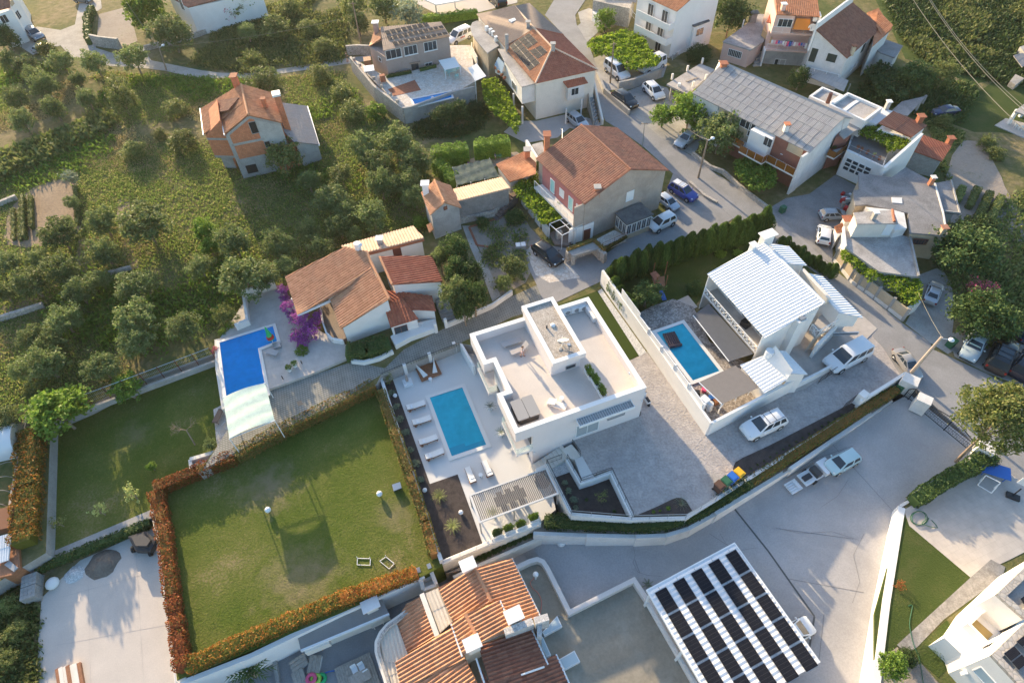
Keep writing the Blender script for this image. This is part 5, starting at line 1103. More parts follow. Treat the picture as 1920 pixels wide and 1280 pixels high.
mb.part('outdoor_steps',CREAM,wh_o);MB().pwall([wt(800,880,0),wt(935,745,0)],.3,0,2.3).part('side_wall',WHITE,wh_o)
a1,a2,a3,a4=wt(320,930,2.75),wt(470,868,3.1),wt(640,1030,3.1),wt(487,1122,2.75)
tiles(wh_o,[a1,a2,a3,a4],CORRW,.36,3,.035);b1,b2_,b3,b4_=wt(552,820,3.9),wt(632,838,3.4),wt(785,992,3.4),wt(668,990,3.9)
tiles(wh_o,[b1,b2_,b3,b4_],CORRW,.33,3,.035)
MB().prism([p-V((0,0,.12)) for p in inset([a1,a2,a3,a4],.15)],-.2).part('annex_wall',WHITE,wh_o);MB().prism([p-V((0,0,.12)) for p in inset([b1,b2_,b3,b4_],.15)],-.2).part('annex_wall',WHITE,wh_o)
mb=MB();
for k in range(10):
 t0,t1=k/10,(k+1)/10;
 g0=lambda t,e:lerp(a2,b1,t)+V((0,0,.8*t*t-.2*t)) if e==0 else lerp(a3,b4_,t)+V((0,0,.8*t*t-.2*t))
 mb.quad(g0(t0,0),g0(t0,1),g0(t1,1),g0(t1,0));mb.quad(xy(g0(t0,1),0),xy(g0(t1,1),0),g0(t1,1),g0(t0,1))
mb.part('curved_wall',WHITE,wh_o,smooth=50)
o=MB().cyl(wt(510,868,3.2),.42,.9,18).part('tank',METW,wh_o)
def awning(name,pts,m,label,posts=(),frame=METW,thick=.03):
 o=thing(name,label,'awning',xy(sum(pts,V())/len(pts),0));MB().slab(pts,thick).part('cloth',m,o)
 mb=MB();mb.tube([pts[0],pts[-1]],.06,6);mb.part('front_bar',frame,o)
 for p in posts:MB().box(xy(p,min(p.z,0) if p.z<0 else 0),.1,.1,p.z).part('post',frame,o)
 return o
u=[wt(0,590,2.25),wt(105,507,2.5),wt(412,852,2.5),wt(245,905,2.25)];awning('awning',u,FABG,'large dark grey awning beside the blue pool of the white house')
u2=[wt(38,1047,2.5),wt(290,932,2.6),wt(456,1080,2.6),wt(195,1197,2.5)];aw_=awning('awning',u2,FABT,'taupe awning half in sun over the outdoor kitchen',[u2[3]]);
rail(None,[wt(195,1215,1.4),wt(460,1095,1.5)],1.0,METW,bars=False,r=.05).part('side_frame',METW,aw_)
PD=.8
wpool=px(PD,(1196,588),(1222,574),(1262,560),(1300,575),(1330,640),(1415,690),(1440,735),(1330,795),(1290,735),(1205,618));sheet('pool_deck',COBBLE,wpool,PD,1.2)
pw=thing('garden_wall','tall white garden wall with inset panels beside the driveway','wall',P(1225,670))
wp_=[P(1124,533),P(1213,659),P(1324,815)];wtop=2.3;MB().pwall([wp_[0]+V((.2,.1,0)),lerp(wp_[0],wp_[1],.5)+V((.15,.1,0)),wp_[1]+V((.15,.1,0)),wp_[2]],.26,-.2,wtop).part('wall',WHITE,pw)
for k in range(5):
 a=lerp(wp_[0],wp_[2],.36+.115*k);b=lerp(wp_[0],wp_[2],.36+.115*k+.10);MB().wall(a+V((.15,.1,0)),b+V((.15,.1,0)),.1,wtop,wtop+.75).part('lattice_panel',METW,pw)
 MB().box(xy(lerp(a,b,1.05)+V((.15,.1,0)),wtop),.22,.22,.8,R(-55)).part('pillar',WHITE,pw)
for k in range(3):a=lerp(wp_[0],wp_[2],.2+.06*k);MB().wall(a+V((.15,.1,0)),lerp(wp_[0],wp_[2],.258+.06*k)+V((.15,.1,0)),.05,wtop,wtop+1.2).part('screen_panel',METW,pw)
fwl=thing('garden_wall','white front wall of the white house plot along the upper driveway','wall',P(1440,754));MB().pwall([P(1324,815),P(1440,754),P(1492,727)],.26,-.2,2.25).part('wall',WHITE,fwl);MB().pwall([P(1492,727),P(1530,708),P(1562,690)],.26,-.2,1.0).part('wall',WHITE,fwl)
gt_=thing('entrance_gate','small dark scroll gate open beside the white van','gate',D2(420,310));rail(None,[D2(362,345,.05),D2(478,268,.05)],1.1,bars=True,step=.12).part('bars',METD,gt_)
wpl=px(PD,(1231,624),(1280,607),(1349,696),(1299,714));build_pool('swimming_pool',wpl,PD+.02,1.3,plain('white_coping',(.74,.73,.71),.6),POOLT,'blue pool with floating dark mattress behind the white garden wall',.4)
o=local('pool_float','dark plum inflatable mattress floating on the white house pool','pool float',P(1260,638,PD+.06),None,R(-78));mb=MB()
for k in range(6):mb.tube([V((-1.0,(k-2.5)*.24,.1)),V((1.0,(k-2.5)*.24,.1))],.13,8)
mb.tube([V((.95,-.7,.2)),V((.95,.7,.2))],.17,8);inst(mb.mesh('mattress',plain('plum_vinyl',(.035,.022,.035),.35),smooth=60),'mattress',o)
sheet('dark_mat',plain('black_matting',(.025,.028,.03),.9),fp(C1,.1,(970,1030),(1085,1000),(1110,1080),(1030,1110)),.06,.05)
sheet('light_slab',PATIO,fp(C1,.08,(1185,950),(1280,905),(1350,990),(1250,1035)),.08,.1)
random.seed(3);kit=[wt(20,1130,PD),wt(70,1110,PD),wt(60,1160,PD),wt(120,1165,PD),wt(95,1200,PD),wt(150,1190,PD),wt(30,1180,PD)]
for i,(p,m_,l) in enumerate(zip(kit,(BLK,PNKP,METG,BLUE,RED,WOOD,METD),('black box beside the outdoor kitchen wall','pink tub by the outdoor kitchen','grey bucket by the outdoor kitchen','blue crate under the taupe awning edge','red pot by the front of the outdoor kitchen','brown stool under the taupe awning','dark crate behind the white fridge'))):
 mb=MB().cyl(p,.22,.5,12,.28) if i in (1,2,4) else MB().box(p,.55,.45,.5,i);mb.single(('crate','tub','bucket','crate','pot','stool','crate')[i],m_,l,'box' if i in (0,3,6) else 'pot',smooth=50)
o=thing('fridge','white cabinet with rounded top by the outdoor kitchen','cabinet',wt(75,1225,PD));MB().box(wt(60,1215,PD),.8,.7,1.5,R(-55)).part('cabinet',METW,o);MB().cyl(wt(105,1230,PD),.35,1.1,14,.3).part('drum',METW,o,smooth=50)
o=thing('play_tower','dark wooden play tower with blue slide under the thuja row','play tower',C1(1060,800,0));
mb=MB()
for x,y in ((1020,770),(1110,760),(1110,860),(1040,870)):mb.box(C1(x,y,0),.1,.1,2.3)
mb.part('frame',WOOD,o);MB().prism(fp(C1,1.2,(1020,780),(1110,765),(1112,850),(1040,860)),1.1,1.2).part('deck',WOOD,o);tiles(o,fp(C1,2.4,(1005,745),(1045,728))+fp(C1,1.9,(1075,765),(1040,800)),TILE_K,.3,.3,.02);mb=MB();a,b=C1(1050,830,1.2),C1(1095,945,.1);mb.par(a,b-a,V((.5,.1,0)),V((0,0,.06)));mb.part('slide',BLUE,o)
# ================================================================== BOTTOM HOUSE WITH RIBBED CLAY ROOFS
h=thing('tiled_villa','cream villa with stepped orange clay tile roofs at the lower edge','house',th(700,800,LP))
tj=lambda x,y,z:th(x,y,z+1.25)
TP=dict(pitch=.31,row=.42,h=.13)
R1,R2=tj(915,165,-.6),tj(1062,470,-.6);EW0,EW1=tj(560,360,-1.9),tj(735,670,-1.9)
tiles(h,[tj(590,345,-1.9),R1,R2,tj(712,640,-1.9)],TILE_A,**TP);tiles(h,[R1,tj(1245,78,-1.7),tj(1495,585,-1.7),tj(1300,700,-1.2),R2],TILE_A,**TP);ridge(h,R1,R2,TILE_A,.17)
S1,S2=tj(830,580,.2),tj(960,840,.2)
tiles(h,[tj(697,662,-.5),S1,S2,tj(800,950,-.5)],TILE_A,**TP);tiles(h,[S1,tj(1140,455,-.5),tj(1290,700,-.5),S2],TILE_A,**TP);ridge(h,S1,S2,TILE_A,.17)
tiles(h,[tj(300,490,-3.0),tj(425,420,-2.4),tj(590,770,-2.4),tj(300,935,-3.4),tj(210,645,-3.4)][0:5],TILE_A,**TP)
tiles(h,[tj(200,1015,-2.9),tj(700,700,-1.3),tj(830,985,-1.3),tj(250,1250,-2.9)],TILE_A,**TP);tiles(h,[tj(250,1245,-3.0),tj(830,985,-1.4),tj(1000,1330,-1.4),tj(320,1420,-3.0)],TILE_A,**TP)
tiles(h,[tj(945,860,-.8),tj(1415,705,-1.6),tj(1570,1030,-1.6),tj(1340,1120,-1.3),tj(1060,1230,-.8)],TILE_K,**TP);tiles(h,[tj(1060,1225,-.9),tj(1640,940,-1.9),tj(1780,1260,-1.9),tj(1100,1400,-.9)],TILE_K,**TP)
tiles(h,[tj(925,985,-1.1),tj(1065,1235,-1.1),tj(1100,1330,-1.1),tj(1010,1330,-1.1)],TILE_K,**TP)
def under(pts,d,z0,m=CREAM,dz=.22):MB().prism([p-V((0,0,dz)) for p in inset(pts,d)],z0).part('wall',m,h)
under([tj(590,345,-1.9),tj(915,165,-1.9),tj(1062,470,-1.9),tj(712,640,-1.9)],.25,LP-.2);under([tj(915,165,-1.75),tj(1245,78,-1.75),tj(1495,585,-1.75),tj(1062,470,-1.75)],.2,LP-.2)
under([tj(697,662,-.55),tj(1140,455,-.55),tj(1290,700,-.55),tj(800,950,-.55)],.2,LP-.2);under([tj(425,420,-3.4),tj(590,770,-3.4),tj(300,935,-3.4),tj(210,645,-3.4),tj(300,490,-3.4)],.25,LP-.2)
under([tj(200,1015,-2.95),tj(700,700,-2.95),tj(830,985,-2.95),tj(1000,1330,-2.95),tj(320,1420,-2.95)],.3,LP-.2);under([tj(945,860,-1.65),tj(1415,705,-1.65),tj(1570,1030,-1.65),tj(1060,1230,-1.65)],.2,LP-.2);under([tj(1060,1225,-1.95),tj(1640,940,-1.95),tj(1780,1260,-1.95),tj(1100,1400,-1.95)],.25,LP-.2)
CANO=tile_mat('cream_ribbed_canopy',[(.66,.58,.48),(.70,.62,.52),(.62,.54,.44)],dirt=(.4,.34,.28),dirt_amt=.25)  # one cream tone over every ribbed canopy piece
tiles(h,[tj(465,395,-2.1),tj(585,345,-2.1),tj(712,645,-2.1),tj(600,750,-2.1)],CANO,.32,9,.10,name='canopy',down=(tj(600,750,-2.1)-tj(465,395,-2.1)))
MB().pwall([tj(435,395,-1.9),tj(575,775,-1.9)],.42,-2,-.6).part('parapet',CREAM,h)
tiles(h,[tj(60,800,-3.3),tj(210,655,-3.3),tj(310,940,-3.3),tj(195,1015,-3.3),tj(90,1010,-3.3)],CANO,.32,9,.10,name='canopy',down=tj(195,1015,-3.3)-tj(120,700,-3.3));tiles(h,[tj(90,1005,-3.32),tj(200,1010,-3.32),tj(262,1240,-3.32),tj(140,1250,-3.32)],CANO,.32,9,.10,name='canopy',down=tj(195,1015,-3.3)-tj(120,700,-3.3))
cur=[tj(300,560,-3),tj(210,625,-3),tj(130,680,-3),tj(70,750,-3),tj(35,830,-3),tj(35,910,-3),tj(60,1000,-3),tj(110,1150,-3),tj(150,1290,-3)]
MB().pwall(cur,.45,-2.6,-1.75).part('curved_eaves',CREAM,h);MB().pwall([p+V((.12,-.02,0)) for p in cur],.22,-1.748,-1.70).part('eaves_edge',RUBBLE,h)
MB().prism(inset(cur+[tj(330,1290,-3),tj(420,600,-3)],.6),LP-.2,-2.5).part('wall',CREAM,h)
for x,y,s,z,a in ((850,130,1.35,.1,23),(1265,585,1.45,.6,23),(890,840,1.35,.9,23)):
 c_=tj(x,y,z);q=R(a)-R(1);MB().box(c_-V((0,0,1.6)),s*.72,s*.55,1.52,q).part('chimney',CREAM,h);MB().box(c_-V((0,0,.07)),s,s*.78,.14,q).part('chimney_cap',WHITE,h)
for p0,p1 in (((1180,740),(1435,640)),((1450,640),(1575,600))):MB().pwall([tj(*p0,-.1),tj(*p1,-.1)],.55,-1,1.15).part('rubble_parapet',vor_mat('white_rubble',[(.62,.58,.55),(.72,.69,.66),(.50,.47,.45)],(.36,.33,.31),5,.08),h)
MB().pwall([tj(1500,600,-.6),tj(1495,780,-.6)],.4,-3.4,.65).part('rubble_parapet',MT['white_rubble'],h)
for pts in ((tj(1245,75,-1.72),tj(1498,590,-1.72)),(tj(700,665,-.42),tj(800,960,-.42)),(tj(1420,703,-1.55),tj(1572,1032,-1.55)),(tj(1140,455,-.42),tj(1190,570,-.42)),(tj(1330,1125,-1.1),tj(1540,1052,-1.1)),(tj(1645,940,-1.85),tj(1790,1262,-1.85)),(tj(925,975,-.85),tj(1010,1230,-.85))):
 MB().tube(pts,.075,6).part('gutter',METW,h)
for q in (((1520,740),(1655,592),(1700,690),(1540,775)),((1670,985),(1810,905),(1862,1005),(1720,1082)),((1470,800),(1525,780),(1600,945),(1560,965))):
 pts=[th(*p,-2.9) for p in q];MB().prism(pts,-3.42,-2.9).part('skylight_box',METW,h);MB().prism(inset(pts,.09),-2.899,-2.87).part('skylight_pane',plain('skylight_film',(.50,.60,.64),.25),h)
tp=[C3(45,452,LT),C3(185,385,LT),C3(235,405,LT),C3(268,470,LT),C3(418,770,LT),C3(888,530,LT),C3(1000,690,LT),C3(1345,1290,LT),C3(1400,1420,LT),C3(-300,1420,LT),C3(-300,800,LT),C3(0,560,LT)]
sheet('roof_terrace',SCREED,tp,LT,3.4)
pt=[C3(30,440,-2.7),C3(130,393,-2.7),C3(182,378,-2.7),C3(225,395,-2.7),C3(255,440,-2.7),C3(418,765,-2.7),C3(888,528,-2.7),C3(1000,695,-2.7),C3(1340,1285,-2.7),C3(1400,1400,-2.7)]
MB().pwall(pt,.42,-5,-2.7).single('parapet_wall',mat('parapet_render',(.70,.63,.575),.9,.05,.8,14,.1),'pale parapet wall round the grey roof terrace','wall')
o=thing('globe_post_lamp','white globe lamp on a short post standing on the roof terrace','lamp',C3(172,522,LT));MB().cyl(C3(172,522,LT),.09,1.0,10).part('post',METW,o);MB().ball(C3(172,522,LT)+V((0,0,1.2)),.26,16,12).part('globe',BALL,o,smooth=90)
def hose(name,pts,r,m,label):
 P_=[V(p) for p in pts];out=[]
 for i in range(len(P_)-1):
  p0,p1,p2,p3=P_[max(0,i-1)],P_[i],P_[i+1],P_[min(len(P_)-1,i+2)]
  for k in range(6):t=k/6;out.append(.5*((2*p1)+(p2-p0)*t+(2*p0-5*p1+4*p2-p3)*t*t+(3*p1-p0-3*p2+p3)*t**3))
 return MB().tube(out+[P_[-1]],r,6).single(name,m,label,'hose')
hose('garden_hose',[C3(x,y,LT+.05) for x,y in ((160,515),(133,550),(150,590),(190,625),(215,690),(205,780))],.035,plain('coral_hose',(.62,.22,.16),.5),'coral coloured hose on the roof terrace beside the globe lamp')
hose('cable',[C3(x,y,LT+.1) for x,y in ((330,785),(370,800),(410,805),(440,790))],.03,METG,'grey cable bundle at the parapet corner')
sheet('path',PATIO,[Y(1000,1028),Y(1012,1046),Y(985,1072),Y(965,1060),Y(960,1042)],None,.2)
gs=thing('garden_steps','cream garden steps between red hedge and clay roof','stairs',th(480,240,LL))
g0,g1,g2,g3=th(400,165,LL),th(495,130,LL),th(455,370,-2.3),th(570,325,-2.3)
for k in range(5):
 t0,t1=k/5,(k+1)/5;z=LL-.36*(k+.3);MB().prism([lerp(g0,g2,t0),lerp(g1,g3,t0),lerp(g1,g3,t1-.003),lerp(g0,g2,t1-.003)],-6,z).part('step',CREAM,gs)
for a,b in ((g0,g2),(g1,g3)):MB().wall(a,b,.35,-6,LL+.15,-1.9).part('side_wall',CREAM,gs)
MB().wall(g2,g3,.3,-6,-1.95).part('side_wall',CREAM,gs)
kb=thing('outdoor_kitchen','long flat roofed outdoor kitchen below the orange hedge','outbuilding',ok(1100,700,LP));kz=-2.0
kp=[ok(620,690,kz),ok(1640,270,kz),ok(1725,450,kz),ok(665,890,kz)];MB().prism(kp,kz-.22,kz).part('roof',mat('grey_roof_slab',(.27,.255,.24),.9,.08,.7,12,.2),kb);MB().prism([xy(p,0) for p in inset([kp[0],kp[1],lerp(kp[1],kp[2],.8),lerp(kp[0],kp[3],.8)],.15)],LP,kz-.22).part('wall',CREAM,kb)
MB().wall(kp[3],kp[2],.16,kz-.25,kz+.06).part('fascia',METW,kb);MB().wall(lerp(kp[3],kp[2],.03),lerp(kp[3],kp[2],.3),.5,kz-1.2,kz-.25).part('hood',CREAM,kb)
c_=ok(1495,335,kz+1.0);MB().box(xy(c_,kz),1.0,.8,.85,R(24)).part('chimney',CREAM,kb);MB().box(xy(c_,kz+.85),1.55,1.05,.14,R(24)).part('chimney_cap',WHITE,kb)
MB().prism([ok(-120,960,LP),ok(620,690,LL-.3),ok(640,800,LP),ok(340,920,LP),ok(0,1080,LP)],LP-.2,LP+.01) if 0 else None
MB().pwall([P(337,1280,LL),P(470,1228,LL),P(640,1146,LL),P(795,1078,LL)],.4,-6.5,LL-.05).single('retaining_wall',WHITE,'tall white retaining wall below the orange hedge','wall')
MB().pwall([P(290,945,LL),P(300,1000,LL),P(322,1150,LL),P(338,1278,LL)],.9,-4,LL-.02).single('retaining_wall',CREAM,'cream retaining wall along the red hedge','wall')
rail(None,[P(287,948,LL),P(300,1010,LL),P(319,1150,LL),P(335,1280,LL)],.55,bars=False,r=.025).single('railing',METW,'thin white rail beside the red hedge','railing')
for i,(x,y) in enumerate(((155,930),(330,1190) if 0 else (60,965))):
 pass
MB().par(ok(85,955,-3.2),ok(230,900,-3.2)-ok(85,955,-3.2),V((.05,.12,0)),V((0,0,.12))).single('wall_light',METG,'long slot light in the tall white retaining wall','lamp')
hose('pipe_bracket',[ok(390,795,-2.6),ok(430,830,-3),ok(485,885,-3.6),ok(500,910,-5)],.04,METW,'thin white pipe bracket on the retaining wall')
MB().pwall([ok(355,920,LP),ok(380,1110,LP),ok(420,1330,LP)],.3,LP-.1,LP+.5).single('patio_wall',CONC,'low concrete wall beside the palm on the lower patio','wall')
dkk=thing('patio_deck','raised weathered plank deck with table on the lower patio','deck',ok(1350,1150,LP));dq=[ok(1065,1105,LP+.3),ok(1490,905,LP+.3),ok(1640,1330,LP+.3),ok(1130,1330,LP+.3)];MB().prism([xy(p,0) for p in inset(dq,.04)],LP,LP+.25).part('base',BLK,dkk);mb=MB()
for k in range(16):a,b=lerp(dq[0],dq[1],k/16),lerp(dq[0],dq[1],(k+.93)/16);c_,e_=lerp(dq[3],dq[2],(k+.93)/16),lerp(dq[3],dq[2],k/16);mb.slab([a,b,c_,e_],.05)
mb.part('planks',WOODG,dkk)
table_(ok(1400,1230,LP+.3),R(25),1.7,.95,.74,'grey slatted table on the weathered deck',WOODG)
for x,y,l in ((1325,1135,'white openwork chair at the left of the deck table'),(1410,1105,'white openwork chair at the right of the deck table'),(1475,1195,'white chair at the right end of the deck table')):chair_(ok(x,y,LP+.3),R(-60),l,METW,'white chairs round the deck table','garden_chair')
for x,y,rz,l in ((655,1050,R(32),'weathered grey sofa block nearest the retaining wall'),(845,1065,R(88),'weathered grey sofa block with planked top beside the deck'),(665,1240,R(-62),'weathered grey sofa block nearest the palm')):
 o=local('outdoor_bench',l,'bench',ok(x,y,LP),'weathered patio benches',rz,1.05);mb=MB()
 for k in range(3):mb.box((0,(k-1)*.33,.42),1.35,.3,.06)
 inst(mb.mesh('seat',WOODG),'seat',o);inst(MB().box((0,0,0),1.3,.92,.42).mesh('base',FABW),'base',o)
for x,y,m_,l,z in ((790,1225,PNKP,'pink swim ring leaning on the patio bench',.5),(845,1230,LIME,'lime swim ring between pink and green rings',.35),(910,1225,EMER,'green swim ring lying on the lower patio',.2)):
 o=MB();vs=[];n_=20
 for k in range(n_):
  for j in range(8):a,b=6.2832*k/n_,6.2832*j/8;vs.append(V((math.cos(a)*(.34+.16*math.cos(b)),math.sin(a)*(.34+.16*math.cos(b)),.16*math.sin(b))))
 c_=ok(x,y,LP+z);o.add([c_+v_ for v_ in vs],[(k*8+j,((k+1)%n_)*8+j,((k+1)%n_)*8+(j+1)%8,k*8+(j+1)%8) for k in range(n_) for j in range(8)]);o.single('swim_ring',m_,l,'swim ring','swim rings on the lower patio',smooth=90)
hose('blue_hose',[ok(930,1170,LP+.1),ok(1000,1140,LP+.1),ok(1070,1130,LP+.2)],.05,BLUE,'short blue hose beside the patio deck')
hose('coiled_hose',[ok(1165+40*math.cos(k*.9),700+26*math.sin(k*.9),LP+.05+.01*k) for k in range(16)],.035,EMER,'coiled green hose at the outdoor kitchen front')
table_(ok(1600,570,LP),R(24),1.2,.8,.9,'cream barrow table by the outdoor kitchen end',CREAM)
palm(ok(120,1180,LP),2.1,'fan palm beside the tall white wall on the lower patio','palm',1.4,DARKL,61,'fan_palm',n=16,droop=.35,w_=.2)
# ================================================================== SOLAR CARPORT
cz_=.25;k0,k1,k2,k3=P(1213,1106,cz_),P(1377,1018,cz_),P(1536,1240,cz_),P(1352,1345,cz_)
cp=thing('solar_carport','white sheet metal carport roof carrying dark solar panels','carport',xy((k0+k2)/2,-3.4))
tiles(cp,[k0,k1,k2,k3],CORRW,.42,40,.04,name='sheet_roof',down=(k1-k0));MB().pwall([p-V((0,0,.01)) for p in (k0,k1,k2,k3)],.12,cz_-.22,cz_+.07,closed=True).part('roof_frame',METW,cp)
q=lambda u,v:lerp(lerp(k0,k1,u),lerp(k3,k2,u),v)+V((0,0,.08))
for i in range(5):
 u0=.045+.199*i;u1=u0+.128
 for j in range(5):v0=.045+.197*j;pv(cp,q(u0,v0),q(u1,v0),q(u1,v0+.188),q(u0,v0+.188),1,1,PV,.02,.07)
for i in range(5):mb=MB();mb.tube([q(.11+.199*i,.02),q(.11+.199*i,.98)],.03,4);mb.part('mounting_rail',GALV,cp)
for u,v in ((.02,.03),(.98,.03),(.02,.5),(.98,.5),(.98,.97),(.02,.97)):
 p=q(u,v);MB().box(xy(p,min(-3.4,yz(p)-.1)),.2,.2,cz_-min(-3.4,yz(p)-.1)-.2,R(28)).part('post',METW,cp)
MB().pwall([C3(985,690,-2.2),C3(1340,1290,-2.2)],.25,-2.7,-2.2).single('carport_kerb',WHITE2,'pale kerb wall below the left carport edge','wall')
car('hatch',(.72,.73,.74),'white car mostly hidden under the solar carport',(1455,1205),(1522,1168),z=yz(Y(1490,1185)),group='white cars')
# ================================================================== TERRACOTTA VILLA BEHIND THE BLUE POOL
v1=thing('terracotta_villa','white villa with large terracotta roof beside the bougainvillea','house',B1(750,800,0));TQ=dict(pitch=.36,row=.42,h=.11)
ra,rb_=B1(800,590,4.9),B1(968,932,4.9)
tiles(v1,[B1(215,775,2.9),B1(640,557,4.6),ra,B1(840,712,4.85),B1(662,852,3.9),B1(300,1046,2.9)],TILE_A,**TQ)
tiles(v1,[B1(540,938,3.15),B1(840,712,4.8),rb_,B1(615,1150,2.9)],TILE_A,**TQ);ridge(v1,ra,rb_,TILE_A,.17)
wf4=[B1(560,960,2.7),B1(860,720,2.7),B1(945,935,2.7),B1(630,1140,2.7)]
mb=MB();mb.prism([B1(575,960,2.85),B1(800,610,4.6),B1(958,935,4.6),B1(632,1142,2.75)],-.2).part('wall',WHITE,v1);MB().prism([B1(440,760,2.9),B1(640,600,4.2),B1(790,600,4.6),B1(800,700,4.4),B1(560,900,3.0)],-.2).part('wall',WHITE,v1)
MB().pwall([B1(555,960,2.95),B1(662,860,3.6)],.16,2.7,None).part('gutter',METG,v1);MB().pwall([B1(300,1048,2.85),B1(545,935,2.95)],.14,2.6,None).part('fascia',METW,v1)
for x,y in ((310,1040),(455,985)):MB().box(B1(x,y,0),.25,.25,2.65).part('post',WHITE,v1)
MB().prism([B1(470,985,.5),B1(560,940,.5),B1(655,1215,.5),B1(600,1250,.5),B1(540,1225,.5),B1(500,1150,.5)],-.1,.5).part('veranda_floor',mat('brown_veranda',(.27,.20,.15),.8,.15,1,8,.1),v1)
MB().pwall([B1(478,1020,.5),B1(492,1120,.5),B1(520,1200,.5),B1(560,1240,.5),B1(640,1255,.5)],.18,-.1,1.1).part('veranda_parapet',WHITE,v1);rail(None,[B1(478,1020,1.1),B1(492,1120,1.1),B1(520,1200,1.1),B1(560,1240,1.1),B1(640,1255,1.1)],.4,bars=False,r=.025).part('railing',METW,v1)
g1_,g2_,g3_,g4_=B1(620,550,3.2),B1(1142,402,3.2),B1(1222,490,3.9),B1(818,590,3.9)
tiles(v1,[g1_,g2_,g3_,g4_],TILE_P,**TQ);MB().pwall([B1(820,600,3.75),B1(1222,498,3.75)],.12,3.45,3.82).part('fascia',TERRA,v1)
MB().prism([p-V((0,0,.14)) for p in inset([g1_,g2_,g3_,g4_],.22)],-.2).part('wall',WHITE,v1);a,b=inset([g1_,g2_,g3_,g4_],.22)[2:4]
win(v1,a,b,B1(1026,588,1.9),1.0,1.7,'door',BROWNW,BROWNW,0);chimney(v1,B1(905,530,3.6),.6,.7,GREYW,METW)
MB().cyl(B1(752,595,4.2),.38,1.5,16).part('round_chimney',METW,v1,smooth=50);MB().ball(B1(748,540,5.4),.4,12,8,.5).part('chimney_cap',METW,v1,smooth=60)
s1,s2,s3,s4=B1(900,625,4.4),B1(1280,620,3.5),B1(1357,805,3.5),B1(990,828,4.4)
tiles(v1,[s1,s2,s3,s4],TILE_R,**TQ);ridge(v1,s1,s4,TILE_A,.15);w_=walls(v1,[p-V((0,0,.16)) for p in (s1,s2,s3,s4)],-.2,WHITE,None,.2)
t1,t2,t3,t4=B1(945,868,2.9),B1(1280,912,2.3),B1(1310,1018,2.2),B1(1000,1030,2.5)
tiles(v1,[t1,t2,t3,B1(1155,1010,2.35),t4],TILE_R,**TQ);walls(v1,[p-V((0,0,.14)) for p in (t1,t2,t3,B1(1160,1010,2.3),t4)],-.2,WHITE,None,.18)
p1_,p2_,p3_,p4_=B1(930,985,2.9),B1(1062,925,2.9),B1(1182,1075,2.3),B1(978,1140,2.2)
tiles(v1,[p1_,p2_,p3_,p4_],TILE_R,**TQ);w_=walls(v1,[p-V((0,0,.16)) for p in (p1_,p2_,p3_,p4_)],-.2,WHITE,None,.12);o=win(v1,w_[2],w_[3],B1(1058,1165,1.2),1.5,1.7,'arched_window',BROWNW,GLASS,1)
MB().prism([B1(985,1235,0),B1(1110,1150,0),B1(1310,1105,0),B1(1325,1170,0),B1(1130,1240,0),B1(1020,1300,0)],-.1,.75).part('porch_base',WHITE,v1);rail(None,[B1(1125,1165,.75),B1(1300,1115,.75)],.7,bars=False,midr=True).part('railing',METW,v1)
for x,y in ((1312,1175),(1385,1140)):MB().box(B1(x,y,0),.32,.32,1.5,.4).part('gate_pillar',WHITE,v1)
MB().pwall([B1(1390,1140,0),B1(1560,1070,0),B1(1720,1000,0),B1(1862,900,0)],.25,-.2,.75).single('boundary_wall',WHITE2,'low pale wall along the upper edge of the paved lane','wall');MB().box(B1(1557,1062,0),.35,.35,1.5,.4).single('wall_pillar',WHITE,'white pillar on the low wall below the dark shrubs','pillar')
mb=MB()
for k in range(6):a=lerp(B1(1400,1080,0),B1(1350,960,0),k/6);mb.box(a,1.5,.5,.15+.16*k,.35)
mb.single('outdoor_stairs',CONC,'grey steps climbing beside the dark shrubs of the terracotta villa','stairs')
PL=.35
sheet('blue_pool_terrace',PATIO,[P(x,y,PL) for x,y in ((408,640),(462,560),(525,540),(560,580),(600,620),(655,650),(650,672),(585,700),(503,730),(498,745),(430,770),(410,690))],PL,1.0)
bp=[P(411,642,PL),P(500,613,PL),P(510,640,PL),P(482,652,PL),P(498,732,PL),P(428,752,PL)]
bp=[P(412,643,PL),P(512,612,PL),P(520,640,PL),P(484,654,PL),P(500,738,PL),P(427,760,PL)]
build_pool('swimming_pool',bp,PL+.02,1.4,plain('light_coping',(.70,.66,.62),.6),POOLB,'deep blue angled pool with shade cloth over its lower end',.35)
MB().pwall([P(406,635,PL),P(408,690,PL),P(420,765,PL)],.5,-.6,PL-.05).single('pool_wall',CREAM,'cream stone wall along the outer side of the deep blue pool','wall')
sc_pts=[P(418,745,2.6),P(497,718,2.7),P(515,788,2.7),P(430,822,2.6)];o=thing('shade_canopy','pale green shade cloth canopy over the end of the blue pool','canopy',P(465,790,0));mb=MB();n_=10;g=lambda u,v:lerp(lerp(sc_pts[0],sc_pts[1],u),lerp(sc_pts[3],sc_pts[2],u),v)+V((0,0,.25*math.sin(u*3.1)+.05*math.sin(v*20+u*3)))
mb.add([g(i/n_,j/n_) for i in range(n_+1) for j in range(n_+1)],[(i*(n_+1)+j,(i+1)*(n_+1)+j,(i+1)*(n_+1)+j+1,i*(n_+1)+j+1) for i in range(n_) for j in range(n_)]);mb.part('cloth',SHADEC,o,smooth=90)
for p in sc_pts:MB().tube([xy(p,0 if p.y>40 else -.5),p],.05,6).part('post',METW,o)
MB().tube([sc_pts[0],sc_pts[1]],.05,6).part('beam',METW,o);MB().tube([sc_pts[3],sc_pts[2]],.05,6).part('beam',METW,o)
